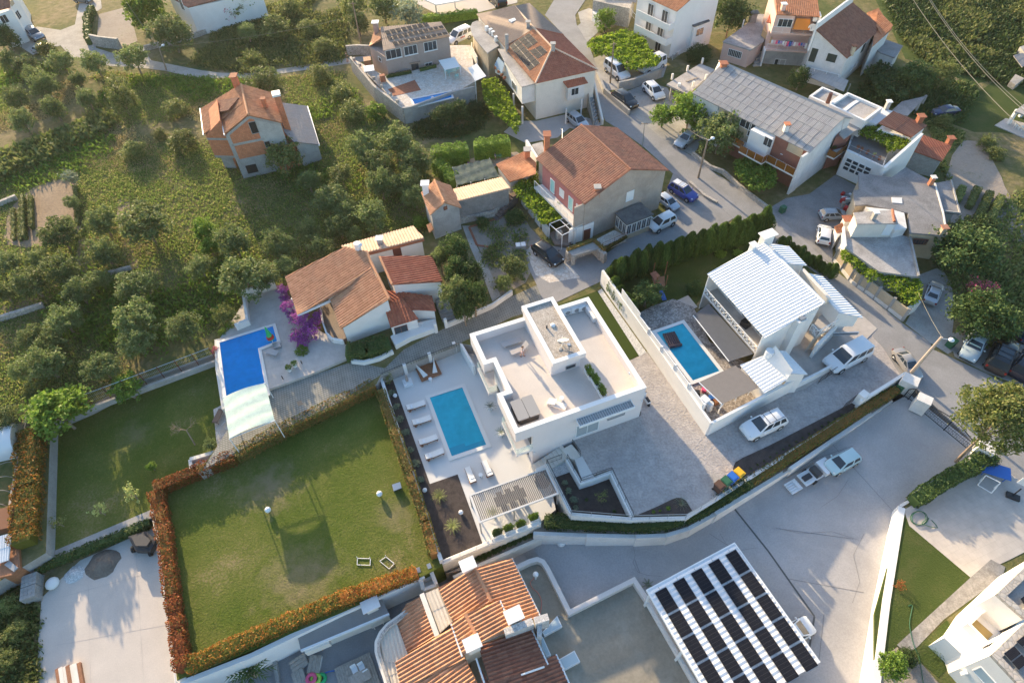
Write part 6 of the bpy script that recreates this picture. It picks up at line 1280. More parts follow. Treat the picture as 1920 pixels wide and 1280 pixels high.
cb_=thing('stone_bench','cream stone bench and trough at the lawn corner under the red hedge','bench',P(395,868,LL));MB().pwall([P(362,868,LL),P(364,884,LL)],.3,LL,LL+.8).part('end_wall',CREAM,cb_);MB().pwall([P(362,868,LL),P(440,845,LL)],.4,LL,LL+.85).part('back_wall',CREAM,cb_);MB().prism([P(366,872,LL),P(436,850,LL),P(440,858,LL),P(370,884,LL)],LL,LL+.45).part('seat',CREAM,cb_)
o=local('lawn_bench','brown sling bench on the paved strip beside the shade cloth','bench',P(411,783,LL+.1),None,R(80));inst(MB().box((0,0,.35),1.7,.6,.05).mesh('sling',mat_('brown_sling',(.22,.14,.10))),'sling',o);lgm=MB().tube([(0,-.3,0),(0,-.3,.4),(0,.3,.4),(0,.3,0)],.03,5).mesh('leg',METD);inst(lgm,'leg',o,(.8,0,0));inst(lgm,'leg',o,(-.8,0,0))
sheet('stone_strip',CRAZY,px(LL+.1,(400,767),(418,758),(440,838),(408,852)),LL+.1,.4)
sling((520,662),(500,657),PL,'white plastic lounger beside the deep blue pool','blue pool furniture')
o=MB().box(P(520,650,PL),.8,.8,.35,.4).single('pool_box',METG,'grey box beside the white plastic lounger','box')
o=thing('sunshade','closed green and red parasol leaning over the deep blue pool','parasol',P(512,640,PL));MB().tube([P(512,642,PL),P(512,642,PL)+V((-.1,.1,2.6))],.04,6).part('pole',METW,o);mb=MB();mb.tube([P(512,642,PL)+V((-.03,.02,.7)),P(512,642,PL)+V((-.08,.08,1.6)),P(512,642,PL)+V((-.1,.1,2.6))],.42,9,.06).part('canopy',EMER,o);MB().tube([P(512,642,PL)+V((-.02,.0,.9)),P(512,642,PL)+V((-.05,-.05,1.2))],.44,9,.36).part('trim',RED,o)
for x,y,l in ((245,250,'left of the two potted shrubs on the blue pool terrace'),(285,220,'right of the two potted shrubs on the blue pool terrace')):potted(B2(x,y,PL),'round',l,.3,.35,.42,METW,'potted shrubs on the blue pool terrace')
for x,y,l in ((197,312,'lower black bollard lamp on the curved terrace edge'),(335,200,'upper black bollard lamp on the curved terrace edge')):MB().cyl(B2(x,y,PL),.06,.55,8).single('bollard_lamp',METD,l,'lamp','black bollard lamps')
MB().pwall([B2(700,195,0),B2(790,205,0),B2(900,175,0),B2(1000,125,0)],.3,-.1,.55).single('planter_wall',WHITE,'curved white planter wall beside the paved lane','wall')
MB().pwall([P(463,562,0),P(520,541,0)],.3,0,1.6).single('boundary_wall',CREAM,'cream wall with black lamp behind the blue pool','wall');MB().pwall([P(447,622,0),P(470,612,0),P(462,560,0)],.3,0,1.3).single('boundary_wall',WHITE2,'low white wall beside the round shrubs at the blue pool corner','wall')
# ================================================================== SHED TOWER, LEAN-TO AND NET SHADE
sh_o=thing('shed_tower','tall narrow grey shed house with small orange gable roof','shed',sh(330,1150,0))
a,b,c,d_=sh(152,950,4.3),sh(497,872,3.6),sh(377,628,3.6),sh(55,705,4.3);ap=onwall(a,b,sh(310,812,5));ap2=ap+((c+d_)/2-(a+b)/2);ap2.z=ap.z
gable(sh_o,a,b,c,d_,ap,ap2,TILE_A,GREYW,-.2,.25,.3,.4,TILE_A);chimney(sh_o,sh(115,720,4.4),.75,1.5,METW,METW)
w_=inset([a,b,c,d_],.25);win(sh_o,w_[0],w_[1],sh(320,873,4.2),.5,.55,'shutter',BROWNW,TERRA,0);tiles(sh_o,[sh(118,1060,1.9),sh(160,1035,2.4),sh(190,1105,2.4),sh(145,1142,1.9)],TILE_A,.28,.38,.06)
an=thing('annex','orange roofed annex and pale lean-to beside the net shade','house',sh(850,700,0))
tiles(an,[sh(870,395,2.9),sh(1180,258,4.2),sh(1310,380,4.3),sh(1305,500,4.2),sh(1022,592,2.9)],TILE_O,.3,.4,.065);walls(an,[sh(870,395,2.8),sh(1180,258,2.8),sh(1305,500,2.8),sh(1022,592,2.8)],-.2,WHITE2,None,.25)
l1,l2,l3,l4=sh(405,668,3.0),sh(932,535,3.0),sh(1026,655,3.7),sh(455,797,3.7);tiles(an,[l1,l2,l3,l4],TILE_P,.34,.42,.075);walls(an,[p-V((0,0,.15)) for p in (l1,l2,l3,l4)],-.2,mat('boarded_concrete',(.27,.25,.235),.95,.15,1.4,6,.3,(.18,.17,.16),.5),None,.15)
chimney(an,sh(1215,335,3.9),.7,1.3,BRICK,GREYW);MB().pwall([sh(1205,130,4.4),sh(1325,320,4.4)],.3,0,4.4).part('parapet',WHITE,an);MB().prism([sh(1265,180,3.9),sh(1380,150,3.9),sh(1400,250,3.9),sh(1320,310,3.9)],0,3.9).part('flat_roof',CONCW,an)
o=thing('net_shade','wrinkled dark green shade net on posts behind the pale lean-to','canopy',sh(650,500,0));q0,q1,q2,q3=sh(398,428,2.3),sh(802,330,2.4),sh(905,520,2.4),sh(445,625,2.3);mb=MB();n_=24;g=lambda u,v:lerp(lerp(q0,q1,u),lerp(q3,q2,u),v)+V((0,0,.04*math.sin(u*31+math.sin(v*7))+.03*math.sin(v*14+u*4)-.06*abs(math.sin(u*15.7))))
mb.add([g(i/n_,j/n_) for i in range(n_+1) for j in range(n_+1)],[(i*(n_+1)+j,(i+1)*(n_+1)+j,(i+1)*(n_+1)+j+1,i*(n_+1)+j+1) for i in range(n_) for j in range(n_)]);mb.part('net',NETG,o,smooth=60)
for u in (0,.33,.66,1):MB().tube([xy(lerp(q3,q2,u),0),lerp(q3,q2,u)],.05,5).part('post',METW,o);MB().tube([xy(lerp(q0,q1,u),0),lerp(q0,q1,u)],.05,5).part('post',METW,o)
mb=MB();cc=sh(470,400,.3);mb.tube([cc+V((1.4*math.cos(k*.3142),1.4*math.sin(k*.3142),0)) for k in range(21)],.18,6);mb.single('paddling_pool',plain('lilac_vinyl',(.50,.16,.36),.5),'pink rimmed paddling pool behind the net shade','paddling pool',smooth=80)
table_(sh(915,320,0),R(75),1.5,.75,.7,'green plastic table behind the net shade',plain('green_tabletop',(.16,.36,.20),.6));person(sh(868,345,0),R(200),'person in blue and white shirt beside the green plastic table',1.2,BLUE,METW)
sheet('court',DIRT,[sh(x,y,.02) for x,y in ((380,420),(700,300),(1100,260),(1200,330),(900,400),(500,600))],.02,.1)
MB().pwall([sh(490,1040,0),sh(850,960,0),sh(1085,760,0)],.35,0,.9).single('retaining_wall',RUBBLE,'rubble wall below the boarded grey lean-to wall','wall')
mb=MB()
for k in range(8):a=lerp(sh(890,985,0),sh(1090,800,0),k/8);mb.box(a,.9,.8,.15+.2*k,.7)
mb.single('outdoor_stairs',mat('brown_steps',(.20,.14,.12),.9,.15,2,10,.2),'brown stairs beside the rubble wall under the vine','stairs')
strip([sh(580,1085,.05),sh(870,995,.05)],.35,TERRA,'brick_edging',up=.06);strip([sh(580,1085,.05),sh(665,1280,.05),C1(-130,560,.05)],.3,TERRA,'brick_edging',up=.05)
# ================================================================== BROWN GABLED HOUSE
b_o=thing('brown_roof_house','drab rendered house with big brown tile gable roof and side balcony','house',bh(800,600,0))
ea,eb=bh(622,702,6.2),bh(1347,408,6.2);ec,ed=bh(898,45,6.2),bh(203,305,6.2)
ra_=onwall(ea,eb,bh(1017,402,8));rb2=onwall(ed,ec,bh(590,24,8));rb2.z=ra_.z
gable(b_o,ea,eb,ec,ed,ra_,rb2,TILE_B,DRAB,-.2,.3,.32,.42,TILE_B)
w_=inset([ea,eb,ec,ed],.3);fa2,fb3=w_[0],w_[1];la,lb=w_[3],w_[0]
win(b_o,fa2,fb3,bh(1010,627,5.2),1.15,1.5,'shuttered_window',METW,METW,1)
chimney(b_o,bh(298,235,6.3),.7,2.2,BRICK,TERRA,d_=.9);chimney(b_o,bh(728,605,6.5),.6,.8,BRICK,GREYW);MB().box(bh(612,330,7.2),1.0,.8,.35,.5).part('roof_hatch',GALV,b_o)
mb=MB().tube([bh(430,170,7),bh(432,60,7)+V((0,0,.1))],.03,4);mb.tube([bh(415,50,8.4),bh(450,80,8.4)],.02,4);mb.part('antenna',GALV,b_o)
d,nn=facing(la,lb);bl0,bl1=lb+d*-.1,la;A0_,A1_=xy(lb-d*.1,2.9),xy(la+d*1.0,2.9)
MB().prism([A0_,A1_,A1_+nn*1.35,A0_+nn*1.35],2.65,2.9).part('balcony_slab',WHITE2,b_o)
MB().par(A0_+nn*.02,(A1_-A0_),nn*.06,V((0,0,2.9))).part('rose_wall',ROSE,b_o);mb=rail(None,[A0_+nn*1.3,A1_+nn*1.3],1.0,METW,bars=True,step=.16,r=.022);mb.part('railing',METW,b_o)
for k in (.12,.3,.52,.75):win(b_o,A0_+nn*.09,A1_+nn*.09,lerp(A0_,A1_,k)+V((0,0,1.1)) if k in (.3,.75) else lerp(A0_,A1_,k)+V((0,0,1.4)),1.0,2.0 if k in (.3,.75) else 1.2,'door' if k in (.3,.75) else 'window',METW,TEALP if k in (.3,.75) else METW,0)
MB().box(A0_+nn*.75-V((0,0,0)),.2,1.4,3.1,math.atan2(d.y,d.x)).part('end_pillar',DRAB,b_o)
for k in (.0,.95):MB().par(lerp(A0_,A1_,k)+nn*1.1-V((0,0,2.9)),d*.25,nn*.25,V((0,0,2.65))).part('pillar',WHITE2,b_o)
q0,q1,q2,q3=bh(885,775,2.8),bh(1103,680,2.8),bh(1215,783,2.8),bh(985,872,2.8);por=[q0,q1,q2,q3];MB().prism(por,2.62,2.8).part('porch_roof',FELT,b_o);wi_=inset(por,.14);MB().prism(wi_,-.1,2.62).part('porch_wall',BEIGE,b_o)
for k in range(5):t=(k+.5)/5;win(b_o,wi_[2],wi_[3],xy(lerp(wi_[2],wi_[3],t),1.65),(wi_[3]-wi_[2]).length/5*.92,1.55,'porch_window',PAINTW,GLASS,1)
for k in range(3):t=(k+.5)/3;win(b_o,wi_[3],wi_[0],xy(lerp(wi_[3],wi_[0],t),1.65),(wi_[0]-wi_[3]).length/3*.9,1.55,'porch_window',PAINTW,GLASS,1)
MB().prism([bh(470,1060,0),bh(610,1035,0),bh(690,1000,0),bh(700,850,2.9),bh(600,850,2.9)][0:0] or [bh(480,1050,0),bh(690,985,0),bh(690,940,0),bh(520,1000,0)],-.1,2.5).part('stair_block',WHITE,b_o);o=win(b_o,bh(480,1050,0),bh(690,985,0),bh(640,965,1.2),.95,2.0,'door',BROWNW,BROWNW,1)
tz_=.9;MB().prism([bh(700,1010,tz_),bh(875,920,tz_),bh(985,975,tz_),bh(770,1065,tz_),bh(470,1085,tz_),bh(480,1062,tz_)],-.1,tz_).part('front_terrace',CRAZY,b_o)
cpz=1.9;MB().pwall([bh(470,1090,cpz),bh(700,1010,cpz),bh(805,1105,cpz)],.5,-.1,cpz-.35).part('planter_wall',RUBBLE,b_o);MB().prism([bh(470,1085,1.6),bh(690,1005,1.6),bh(760,1075,1.6),bh(520,1140,1.6)],1.35,1.6).part('carport_roof',CONC,b_o)
for x,y in ((520,1215),(475,1160),(745,1170)):MB().box(bh(x,y,0),.4,.4,1.4,.5).part('pillar',RUBBLE,b_o)
hedge('planter_flowers',[bh(475,1095,1.6),bh(700,1012,1.6),bh(795,1095,1.6)],.5,.3,PHOT3,'row of low flowering plants on the carport planter','plant',dens=60);hedge('planter_flowers',[bh(800,1090,.9),bh(980,985,.9)],.4,.35,PHOT3,'row of low flowering plants on the red terrace rail','plant',dens=60)
rail(None,[bh(770,1070,.9),bh(980,978,.9)],.7,bars=False,midr=True).single('railing',plain('red_rail',(.25,.05,.04),.6),'dark red railing in front of the low house terrace','railing')
o=thing('pergola','white pipe pergola frame in front of the brown roofed house','pergola',bh(450,1000,0));fpz=2.4;f4_=[bh(320,868,fpz),bh(430,965,fpz),bh(590,890,fpz),bh(500,795,fpz)];mb=MB()
for i in range(4):mb.tube([f4_[i],f4_[(i+1)%4]],.055,6)
mb.tube([lerp(f4_[0],f4_[1],.5),lerp(f4_[3],f4_[2],.5)],.05,6);mb.tube([lerp(f4_[0],f4_[3],.5),lerp(f4_[1],f4_[2],.5)],.05,6);mb.part('frame',METW,o)
for p in f4_[:3]:MB().tube([xy(p,0),p],.05,6).part('post',METW,o)
MB().prism([bh(320,950,.4),bh(440,880,.4),bh(590,940,.4),bh(480,1050,.4),bh(370,1040,.4)],-.1,.4).single('terrace_slab',mat('brown_patio',(.26,.20,.17),.9,.15,1,7,.3),'brown paved slab under the white pergola frame','terrace');MB().box(bh(400,1010,0),.7,.5,1.6,.4).single('pillar',RUBBLE,'pale stone gate pillar beside the black car','pillar')
for k in range(4):MB().pwall([lerp(bh(90,690,0),bh(330,1000,0),k/4),lerp(bh(90,690,0),bh(330,1000,0),(k+.72)/4)],.4,0,1.3).single('arcade_wall',WHITE2,('white garden wall piece nearest the brown stairs','second white garden wall piece below the vine','third white garden wall piece below the vine','white garden wall piece nearest the black car')[k],'wall')
o=local('well_head','grey stone well block with lids beside the black car','well',bh(75,1075,0),None,.1);inst(MB().box((0,0,0),1.3,.95,.6).mesh('block',CONC),'block',o);inst(MB().box((-.33,0,.6),.55,.7,.07).mesh('lid',GALV),'lid',o);inst(MB().box((.33,0,.6),.55,.7,.07).mesh('lid',GALV),'lid',o)
vine=vine_mb([sh(1030,590,0)*0+bh(0,560,2.5),bh(100,450,2.5),bh(205,430,2.5),bh(300,540,2.5),bh(410,650,2.5),bh(475,760,2.5),bh(400,820,2.5),bh(265,870,2.5),bh(190,770,2.5),bh(70,640,2.5)],2.5,.7,75,.26,5);vine.single('grape_vine',VINE,'green grape vine roof beside the rose balcony','vine')
shrub(960+235/4.571,230+400/4.571,11,'dark','dark climbing plant at the far end of the rose balcony','climbing_plant','plant',zb=2.5,tall=1.6)
# ================================================================== UNFINISHED BRICK HOUSE
u=thing('brick_house','unfinished hollow brick house with orange roof and grey side roof','house',uh(700,1000,0));UZ=7.2
el,er,bk,bl_=uh(365,745,UZ),uh(1030,612,UZ),uh(948,278,UZ),uh(300,435,UZ)
apx=onwall(el,er,uh(640,520,9));rdg=xy(apx+(bk-er),apx.z)
tiles(u,[el,uh(335,585,UZ),uh(600,368,apx.z),apx],TILE_O,.32,.4,.05);tiles(u,[apx,er,bk,uh(560,172,apx.z)],TILE_O,.32,.4,.05)
ml=[uh(93,455,6.0),uh(560,172,apx.z),uh(600,370,apx.z),uh(128,748,6.0)];tiles(u,ml,TILE_O,.32,.4,.05);ridge(u,uh(560,172,apx.z+.05),apx+V((0,0,.05)),TILE_A,.15)
fl,fr_=lerp(el,er,.05),lerp(el,er,.97);bkd=(bk-er)*.97
mb=MB();A_top=apx-V((0,0,.2));vs=[xy(fl,-.2),xy(fr_,-.2),xy(fr_,UZ-.1),A_top,xy(fl,UZ-.1)];vs2=[p+bkd for p in vs];mb.add(vs+vs2,[(0,1,2,3,4),(9,8,7,6,5),(0,5,6,1),(1,6,7,2),(2,7,8,3),(3,8,9,4),(4,9,5,0)]);mb.part('wall',BRICK,u)
d,nn=facing(fl,fr_)
def band(a,b,w_,m=CONC,off=.03):
 e_=(b-a);L=e_.length;t=e_.normalized();s_=nn.cross(t).normalized();mb=MB();mb.par(a-s_*w_/2,t*L,s_*w_,nn*off);mb.part('concrete_band',m,u)
ow=lambda x,y:onwall(fl,fr_,uh(x,y,5))
band(xy(fl,2.9),xy(fr_,2.9),.4);band(xy(fl,5.4),xy(lerp(fl,fr_,.62),5.4),.35);band(xy(fl,0),xy(fl,UZ-.2),.5);band(xy(fl,UZ-.2),A_top-V((0,0,.15)),.35,off=.035);band(A_top-V((0,0,.15)),xy(fr_,UZ-.2),.35,off=.035)
mb=MB();g_=[xy(lerp(fl,fr_,.56),5.2),xy(fr_,3.3),xy(fr_,UZ-.3),lerp(A_top,xy(fr_,UZ-.2),.15)-V((0,0,.25)),xy(lerp(fl,fr_,.56),7.6)];mb.add([p+nn*.02 for p in g_]+[p for p in g_],[(0,1,2,3,4),(0,5,6,1),(1,6,7,2),(4,9,5,0)]);mb.part('plaster_patch',GREYW,u)
MB().par(xy(fl,-.1)+nn*.012,(fr_-fl)-V((0,0,(fr_-fl).z)),nn*.02,V((0,0,2.85))).part('plinth',CONC,u)
for x,y,w2,h2 in ((705,665,1.0,1.8),(865,855,.8,1.0),(685,1135,1.6,1.5)):win(u,fl,fr_,uh(x,y,5),w2,h2,'opening',CONC,INSHADE,0,off=.02)  # near black panels paint the shade within the unglazed openings
wl4=[uh(150,770,5.6),uh(400,700,5.6),uh(500,380,5.6),uh(130,480,5.6)];pl=[xy(lerp(ml[3],el,.08)+(ml[0]-ml[3]).normalized()*.3,0),xy(el,0)+bkd*.25,xy(el,0)+bkd*.9,xy(ml[0],0)+(ml[3]-ml[0]).normalized()*.3+d*.3]
MB().prism(pl,2.3,5.75).part('wall',BRICK,u);MB().prism(inset(pl,.6),-.2,2.3).part('ground_floor',CONC,u);MB().prism(inset(pl,-.02),2.2,2.55).part('concrete_band',CONC,u);MB().prism(inset(pl,-.02),5.1,5.4).part('concrete_band',CONC,u)
tri=[xy(pl[0],5.74),xy(pl[1],5.74),xy(pl[1],8.2)];mb=MB();mb.add(tri+[p+bkd*.7 for p in tri],[(0,1,2),(5,4,3),(0,3,4,1),(1,4,5,2),(2,5,3,0)]);mb.part('gable_wall',BRICK,u)
op=onplane(ml[0],ml[1],ml[3]);up3=lambda x,y,k:op(uh(x,y))+V((0,0,k));tiles(u,[up3(272,372,.1),up3(542,328,.1),up3(430,502,.45),up3(320,528,.5)],TILE_B,.3,.4,.05,name='dormer_roof');MB().slab([up3(215,555,.12),up3(320,505,.12),up3(335,560,.12),up3(225,628,.12)],.1).part('dormer_shade_slab',INSHADE,u);MB().slab([up3(238,560,.16),up3(318,520,.16),up3(332,556,.16),up3(240,605,.16)],.05).part('dormer_cheek',BRICK,u)  # near black slab paints the shade of the dormer recess, no hole cut
chimney(u,uh(520,200,8.6),.7,1.5,BRICK,TERRA,d_=.9);chimney(u,uh(838,425,8.2),.5,1.0,BRICK,TERRA);MB().box(xy(lerp(er,bk,.35)+d*.35,3.0),.8,.9,6.6,math.atan2(d.y,d.x)).part('chimney',BRICK,u);MB().box(xy(lerp(er,bk,.35)+d*.35,9.75),1.1,1.2,.3,math.atan2(d.y,d.x)).part('chimney_cap',METW,u)
r1,r2,r3,r4=uh(1000,382,4.6),uh(1325,420,2.5),uh(1455,865,2.5),uh(1165,828,4.4);tiles(u,[r1,r2,r3,r4,uh(1045,705,4.9)],SLATE,.3,.5,.045);walls(u,[p-V((0,0,.14)) for p in (r1,r2,r3,r4)],-.2,GREYW,None,.2)
MB().pwall([uh(1318,420,2.62),uh(1450,862,2.62)],.2,2.4,2.6).part('gutter',METW,u);walls(u,[uh(930,900,3.9),uh(1145,770,3.9),uh(1165,828,3.9),uh(935,940,3.9)],-.2,BRICK)
for pts in ((uh(93,452,6.0),uh(130,752,6.0)),(uh(340,590,7.2),uh(370,752,7.2))):MB().tube(pts,.10,6).part('gutter',METW,u)
# ================================================================== HOUSE WITH RED HIP ROOF AND SOLAR PANELS
o_=thing('solar_house','cream house with red and grey hip roof carrying two solar arrays','house',ph(700,700,0));Z=6.15;RZ=8.1
c1,c2,c3,c4=ph(660,836,Z),ph(1282,697,Z),ph(600,30,Z),ph(70,140,Z);m1=lerp(c4,c1,.52);m2=ph(940,352,Z);k1_,k2_,k3_=ph(455,68,RZ-.6),ph(650,286,RZ),ph(830,476,RZ)
tiles(o_,[c4,k1_,k2_,m1],TILE_G);tiles(o_,[m1,k2_,k3_,c1],TILE_O);tiles(o_,[k1_,c3,m2,k2_],TILE_G);tiles(o_,[k2_,m2,c2,k3_],TILE_R);tiles(o_,[c1,k3_,c2],TILE_R)
for a,b in ((k1_,k2_),(k2_,k3_),(k3_,c1),(k3_,c2),(k2_,m2)):ridge(o_,a,b,TILE_P if a is not k2_ or b is not m2 else TILE_R,.15)
w_=walls(o_,[xy(p,0) for p in (c1,c2,c3,c4)],-.2,CREAM,Z-.05,.25)
bal=[ph(255,560,5.7),ph(345,470,5.7),ph(657,838,5.7),ph(525,868,5.7)];MB().prism([ph(285,490,5.75),ph(395,500,5.75),ph(662,835,5.75),ph(525,872,5.75),ph(345,600,5.75)],5.6,5.78).part('flat_roof',CONCW,o_);bw2=[xy(p,0) for p in (ph(350,610,5.7),ph(420,560,5.7),ph(655,838,5.7),ph(525,868,5.7))];MB().prism(bw2,2.9,5.6).part('wing_wall',WHITE2,o_)
MB().prism([xy(p,0) for p in (ph(250,560,5.7),ph(330,500,5.7),ph(420,560,5.7),ph(350,612,5.7))],2.9,3.9).part('balcony',WHITE2,o_);mb=MB();mb.slab([ph(290,570,5.4),ph(352,640,5.4),ph(325,735,4.3),ph(250,650,4.3)],.04);mb.part('awning',plain('blue_awning',(.20,.30,.40),.8),o_)
win(o_,bw2[3],bw2[0],ph(450,865,4.4),1.9,1.3,mull=2)
for i,(x,y) in enumerate(((268,690),(296,725),(325,758),(352,790))):MB().box(ph(x,y,3.6),.5,.3,.35,.8).part('flower_box',TERRA,o_)
for x,y in ((532,1240),(445,1110)):MB().box(ph(x,y,0),.28,.28,2.95).part('column',WHITE2,o_)
rp=[ph(10,270,5.5),ph(30,225,5.5),ph(75,208,5.5),ph(120,215,5.5),ph(298,455,5.5),ph(180,530,5.5),ph(60,395,5.5),ph(20,330,5.5)];MB().prism(rp,5.3,5.5).part('rounded_roof',CONCW,o_);MB().prism([xy(p,0) for p in inset(rp,.3)],-.1,5.3).part('rounded_wall',BEIGE,o_);MB().pwall([ph(22,400,4),ph(20,440,4),ph(45,490,4),ph(75,545,4)],.2,0,3.6).part('balcony',CREAM,o_)
for i,(x,y) in enumerate(((175,310),(215,335),(240,360),(268,412))):MB().box(ph(x,y,5.6),.55,.5,.75,.5).part('roof_unit',METW,o_)
for x,y,z in ((588,285,7.6),(835,505,7.9)):chimney(o_,ph(x,y,z),.55,.9,GREYW,GREYW)
MB().cyl(ph(377,510,5.9),.28,2.6,10).part('flue',GREYW,o_);MB().box(ph(435,215,7.2),1.2,.8,.25,.6).part('skylight',METW,o_)
S_=lambda x,y:_os(ph(x,y))
_os=onplane(k2_,k3_,c1)
pv(o_,S_(490,400),S_(398,465),S_(602,712),S_(707,636),2,6,PVB);pv(o_,S_(598,335),S_(490,400),S_(585,492),S_(686,425),2,3,PVB);pv(o_,S_(718,460),S_(600,515),S_(682,595),S_(781,524),2,2,PVB)
ot=[ph(920,797,5.5),ph(1135,750,5.5),ph(1187,832,4.7),ph(985,882,4.7)];tiles(o_,ot,TILE_R);bq=[xy(p,0) for p in inset([ph(925,800,4.7),ph(1135,755,4.7),ph(1160,840,4.7),ph(985,882,4.7)],.1)];MB().prism(bq,2.6,4.6).part('bay_wall',WHITE2,o_)
win(o_,bq[2],bq[3],ph(1055,915,3.9),1.3,1.2,mull=1);win(o_,bq[3],bq[0],ph(948,905,3.9),.9,1.1,mull=1)
for x,y in ((962,1238),(1115,1150)):MB().box(ph(x,y,0),.22,.22,2.6).part('column',WHITE2,o_)
mb=MB()
for k in range(12):mb.box(lerp(ph(1265,1235,0),ph(1170,960,0),k/12),1.3,.45,.2*k+.2,1.0)
mb.part('outdoor_steps',CONC,o_);MB().wall(ph(1330,1250,0),ph(1205,880,0),.3,0,.9,3.2).part('stair_wall',CREAM,o_);MB().wall(ph(1240,1260,0),ph(1150,990,0),.12,0,.9,3.2).part('stair_wall',WOODG,o_)
# ================================================================== TAUPE HOUSE WITH POOL TERRACE
TT=2.2;h_=thing('taupe_house','taupe house with three rows of solar panels above the walled pool terrace','house',B0(1150,450,TT));z=6.3
r_=[B0(905,200,z+.5),B0(1345,158,z+.5),B0(1412,265,z),B0(925,370,z)];tiles(h_,r_,TILE_G,.3,2,.03);w_=walls(h_,[xy(p,0) for p in r_],-.1,TAUPE,z-.12,.15)
rpl=onplane(r_[0],r_[1],r_[3])
for a,b,c,d in (((928,232),(1245,168),(1262,190),(945,258)),((944,270),(1358,190),(1372,212),(962,296)),((985,312),(1388,236),(1402,258),(1003,338))):
 f=lambda p:rpl(B0(*p));pv(h_,f(a),f(b),f(c),f(d),8 if a[0]<940 else (11 if a[0]<980 else 10),1,PVB,.12,.16)
for x,y,w1,h1,n_,l in ((1000,392,2.6,1.5,2,'w'),(1125,365,2.2,1.5,2,'w'),(1268,335,2.2,1.5,2,'w')):win(h_,w_[3],w_[2],B0(x,y,5),w1,h1,mull=n_,sill=True)
win(h_,w_[3],w_[2],B0(1160,508,3.2),1.2,2.1,'door',METD,GLASS,1);win(h_,w_[3],w_[2],B0(1255,468,3.4),1.3,.6,mull=1);MB().box(onwall(w_[3],w_[2],B0(1155,455,4.6)),1.8,.8,.12,.2).part('door_canopy',TILE_G,h_)
tiles(h_,[B0(820,335,4.9),B0(862,237,4.9),B0(908,205,6.2),B0(912,290,6.2)],TILE_A);walls(h_,[xy(p,0) for p in (B0(825,335,4.9),B0(862,240,4.9),B0(915,200,6),B0(932,365,6))],-.1,TAUPE,4.8);chimney(h_,B0(882,245,5.4),.8,1.7,TAUPE,METW);win(h_,xy(B0(825,335,4.9),0),xy(B0(932,365,6),0),B0(902,432,4),.9,.8,mull=0)
tpz=[B0(690,430,TT),B0(700,425,TT),B0(950,560,TT),B0(1330,470,TT),B0(1395,330,TT),B0(1560,330,TT),B0(1600,590,TT),B0(1420,690,TT),B0(1130,795,TT),B0(1075,800,TT)]
sheet('walled_terrace',CRAZY,tpz,TT,2.6);MB().pwall([B0(690,432,TT),B0(860,640,TT),B0(1075,805,TT)],.4,-.3,TT+.45).single('retaining_wall',RUBBLE,'tall rubble wall on the field side of the walled terrace','wall');MB().pwall([B0(1075,805,TT),B0(1130,795,TT),B0(1420,690,TT),B0(1590,650,TT)],.3,-.3,TT+.5).single('retaining_wall',GREYW,'grey rendered wall below the small blue pool','wall')
for t in (.08,.2,.33,.47,.62,.78,.9):p=lerp(B0(690,432,TT),B0(1075,805,TT),t);MB().box(xy(onwall(p,p+V((1,0,0)),p),TT+.4),.4,.4,.5,.5).single('wall_pillar',RUBBLE,'small stone pillar on top of the tall rubble wall','pillar','stone pillars on the rubble wall')
sheet('brown_tiling',TERRA,fp(B0,TT+.03,(960,650),(1155,582),(1200,655),(1000,700)),TT+.03,.05);build_pool('swimming_pool',fp(B0,TT,(1138,728),(1412,670),(1424,712),(1162,778)),TT+.02,1.2,plain('pale_rim',(.70,.68,.65),.6),POOLB,'small blue pool along the edge of the walled terrace',.3)
MB().ball(B0(1285,716,TT+.2),.28,12,8).single('ball',METW,'white ball floating in the small terrace pool','ball',smooth=90)
awning('awning',[B0(1330,440,4.0),B0(1445,415,4.0),B0(1485,485,3.7),B0(1375,510,3.7)],FABW,'pale square awning over the terrace dining corner',[B0(1485,485,3.7),B0(1375,510,3.7)]);awning('awning',[B0(1545,495,4.3),B0(1605,462,4.5),B0(1675,555,4.3),B0(1595,590,3.9)],FABW,'pale tilted awning beside the rounded terrace wall',[B0(1595,590,3.9)])
table_(B0(1425,545,TT),.4,1.4,.9,.75,'teal plastic table on the walled terrace',TEALP);
for x,y,l in ((1385,535,'left'),(1465,520,'right'),(1460,570,'front')):chair_(B0(x,y,TT),x*.01,'teal plastic chair at the %s of the terrace table'%l,TEALP,'teal chairs on the walled terrace')
o=thing('barbecue','stone barbecue with chimney at the terrace wall','barbecue',B0(920,590,TT));MB().box(B0(920,600,TT),1.2,.9,1.0,.3).part('hearth',RUBBLE,o);MB().box(B0(925,590,TT+1),.8,.7,1.0,.3).part('hood',TERRA,o)
o=thing('garden_shed','little white roofed wooden hut beside the taupe house','shed',B0(822,490,TT));MB().box(B0(822,500,TT),1.2,1.4,1.7,.2).part('wall',WOOD,o);MB().box(B0(822,500,TT+1.71),1.6,1.8,.08,.2).part('roof',METW,o)
for x0,y0,x1,y1,l in ((950,568,1130,532,'low planting bed left of the taupe house door'),(1195,520,1310,490,'low planting bed right of the taupe house door')):hedge('planting_bed',[B0(x0,y0,TT),B0(x1,y1,TT)],.5,.5,DARKL,l,'plant',dens=50)
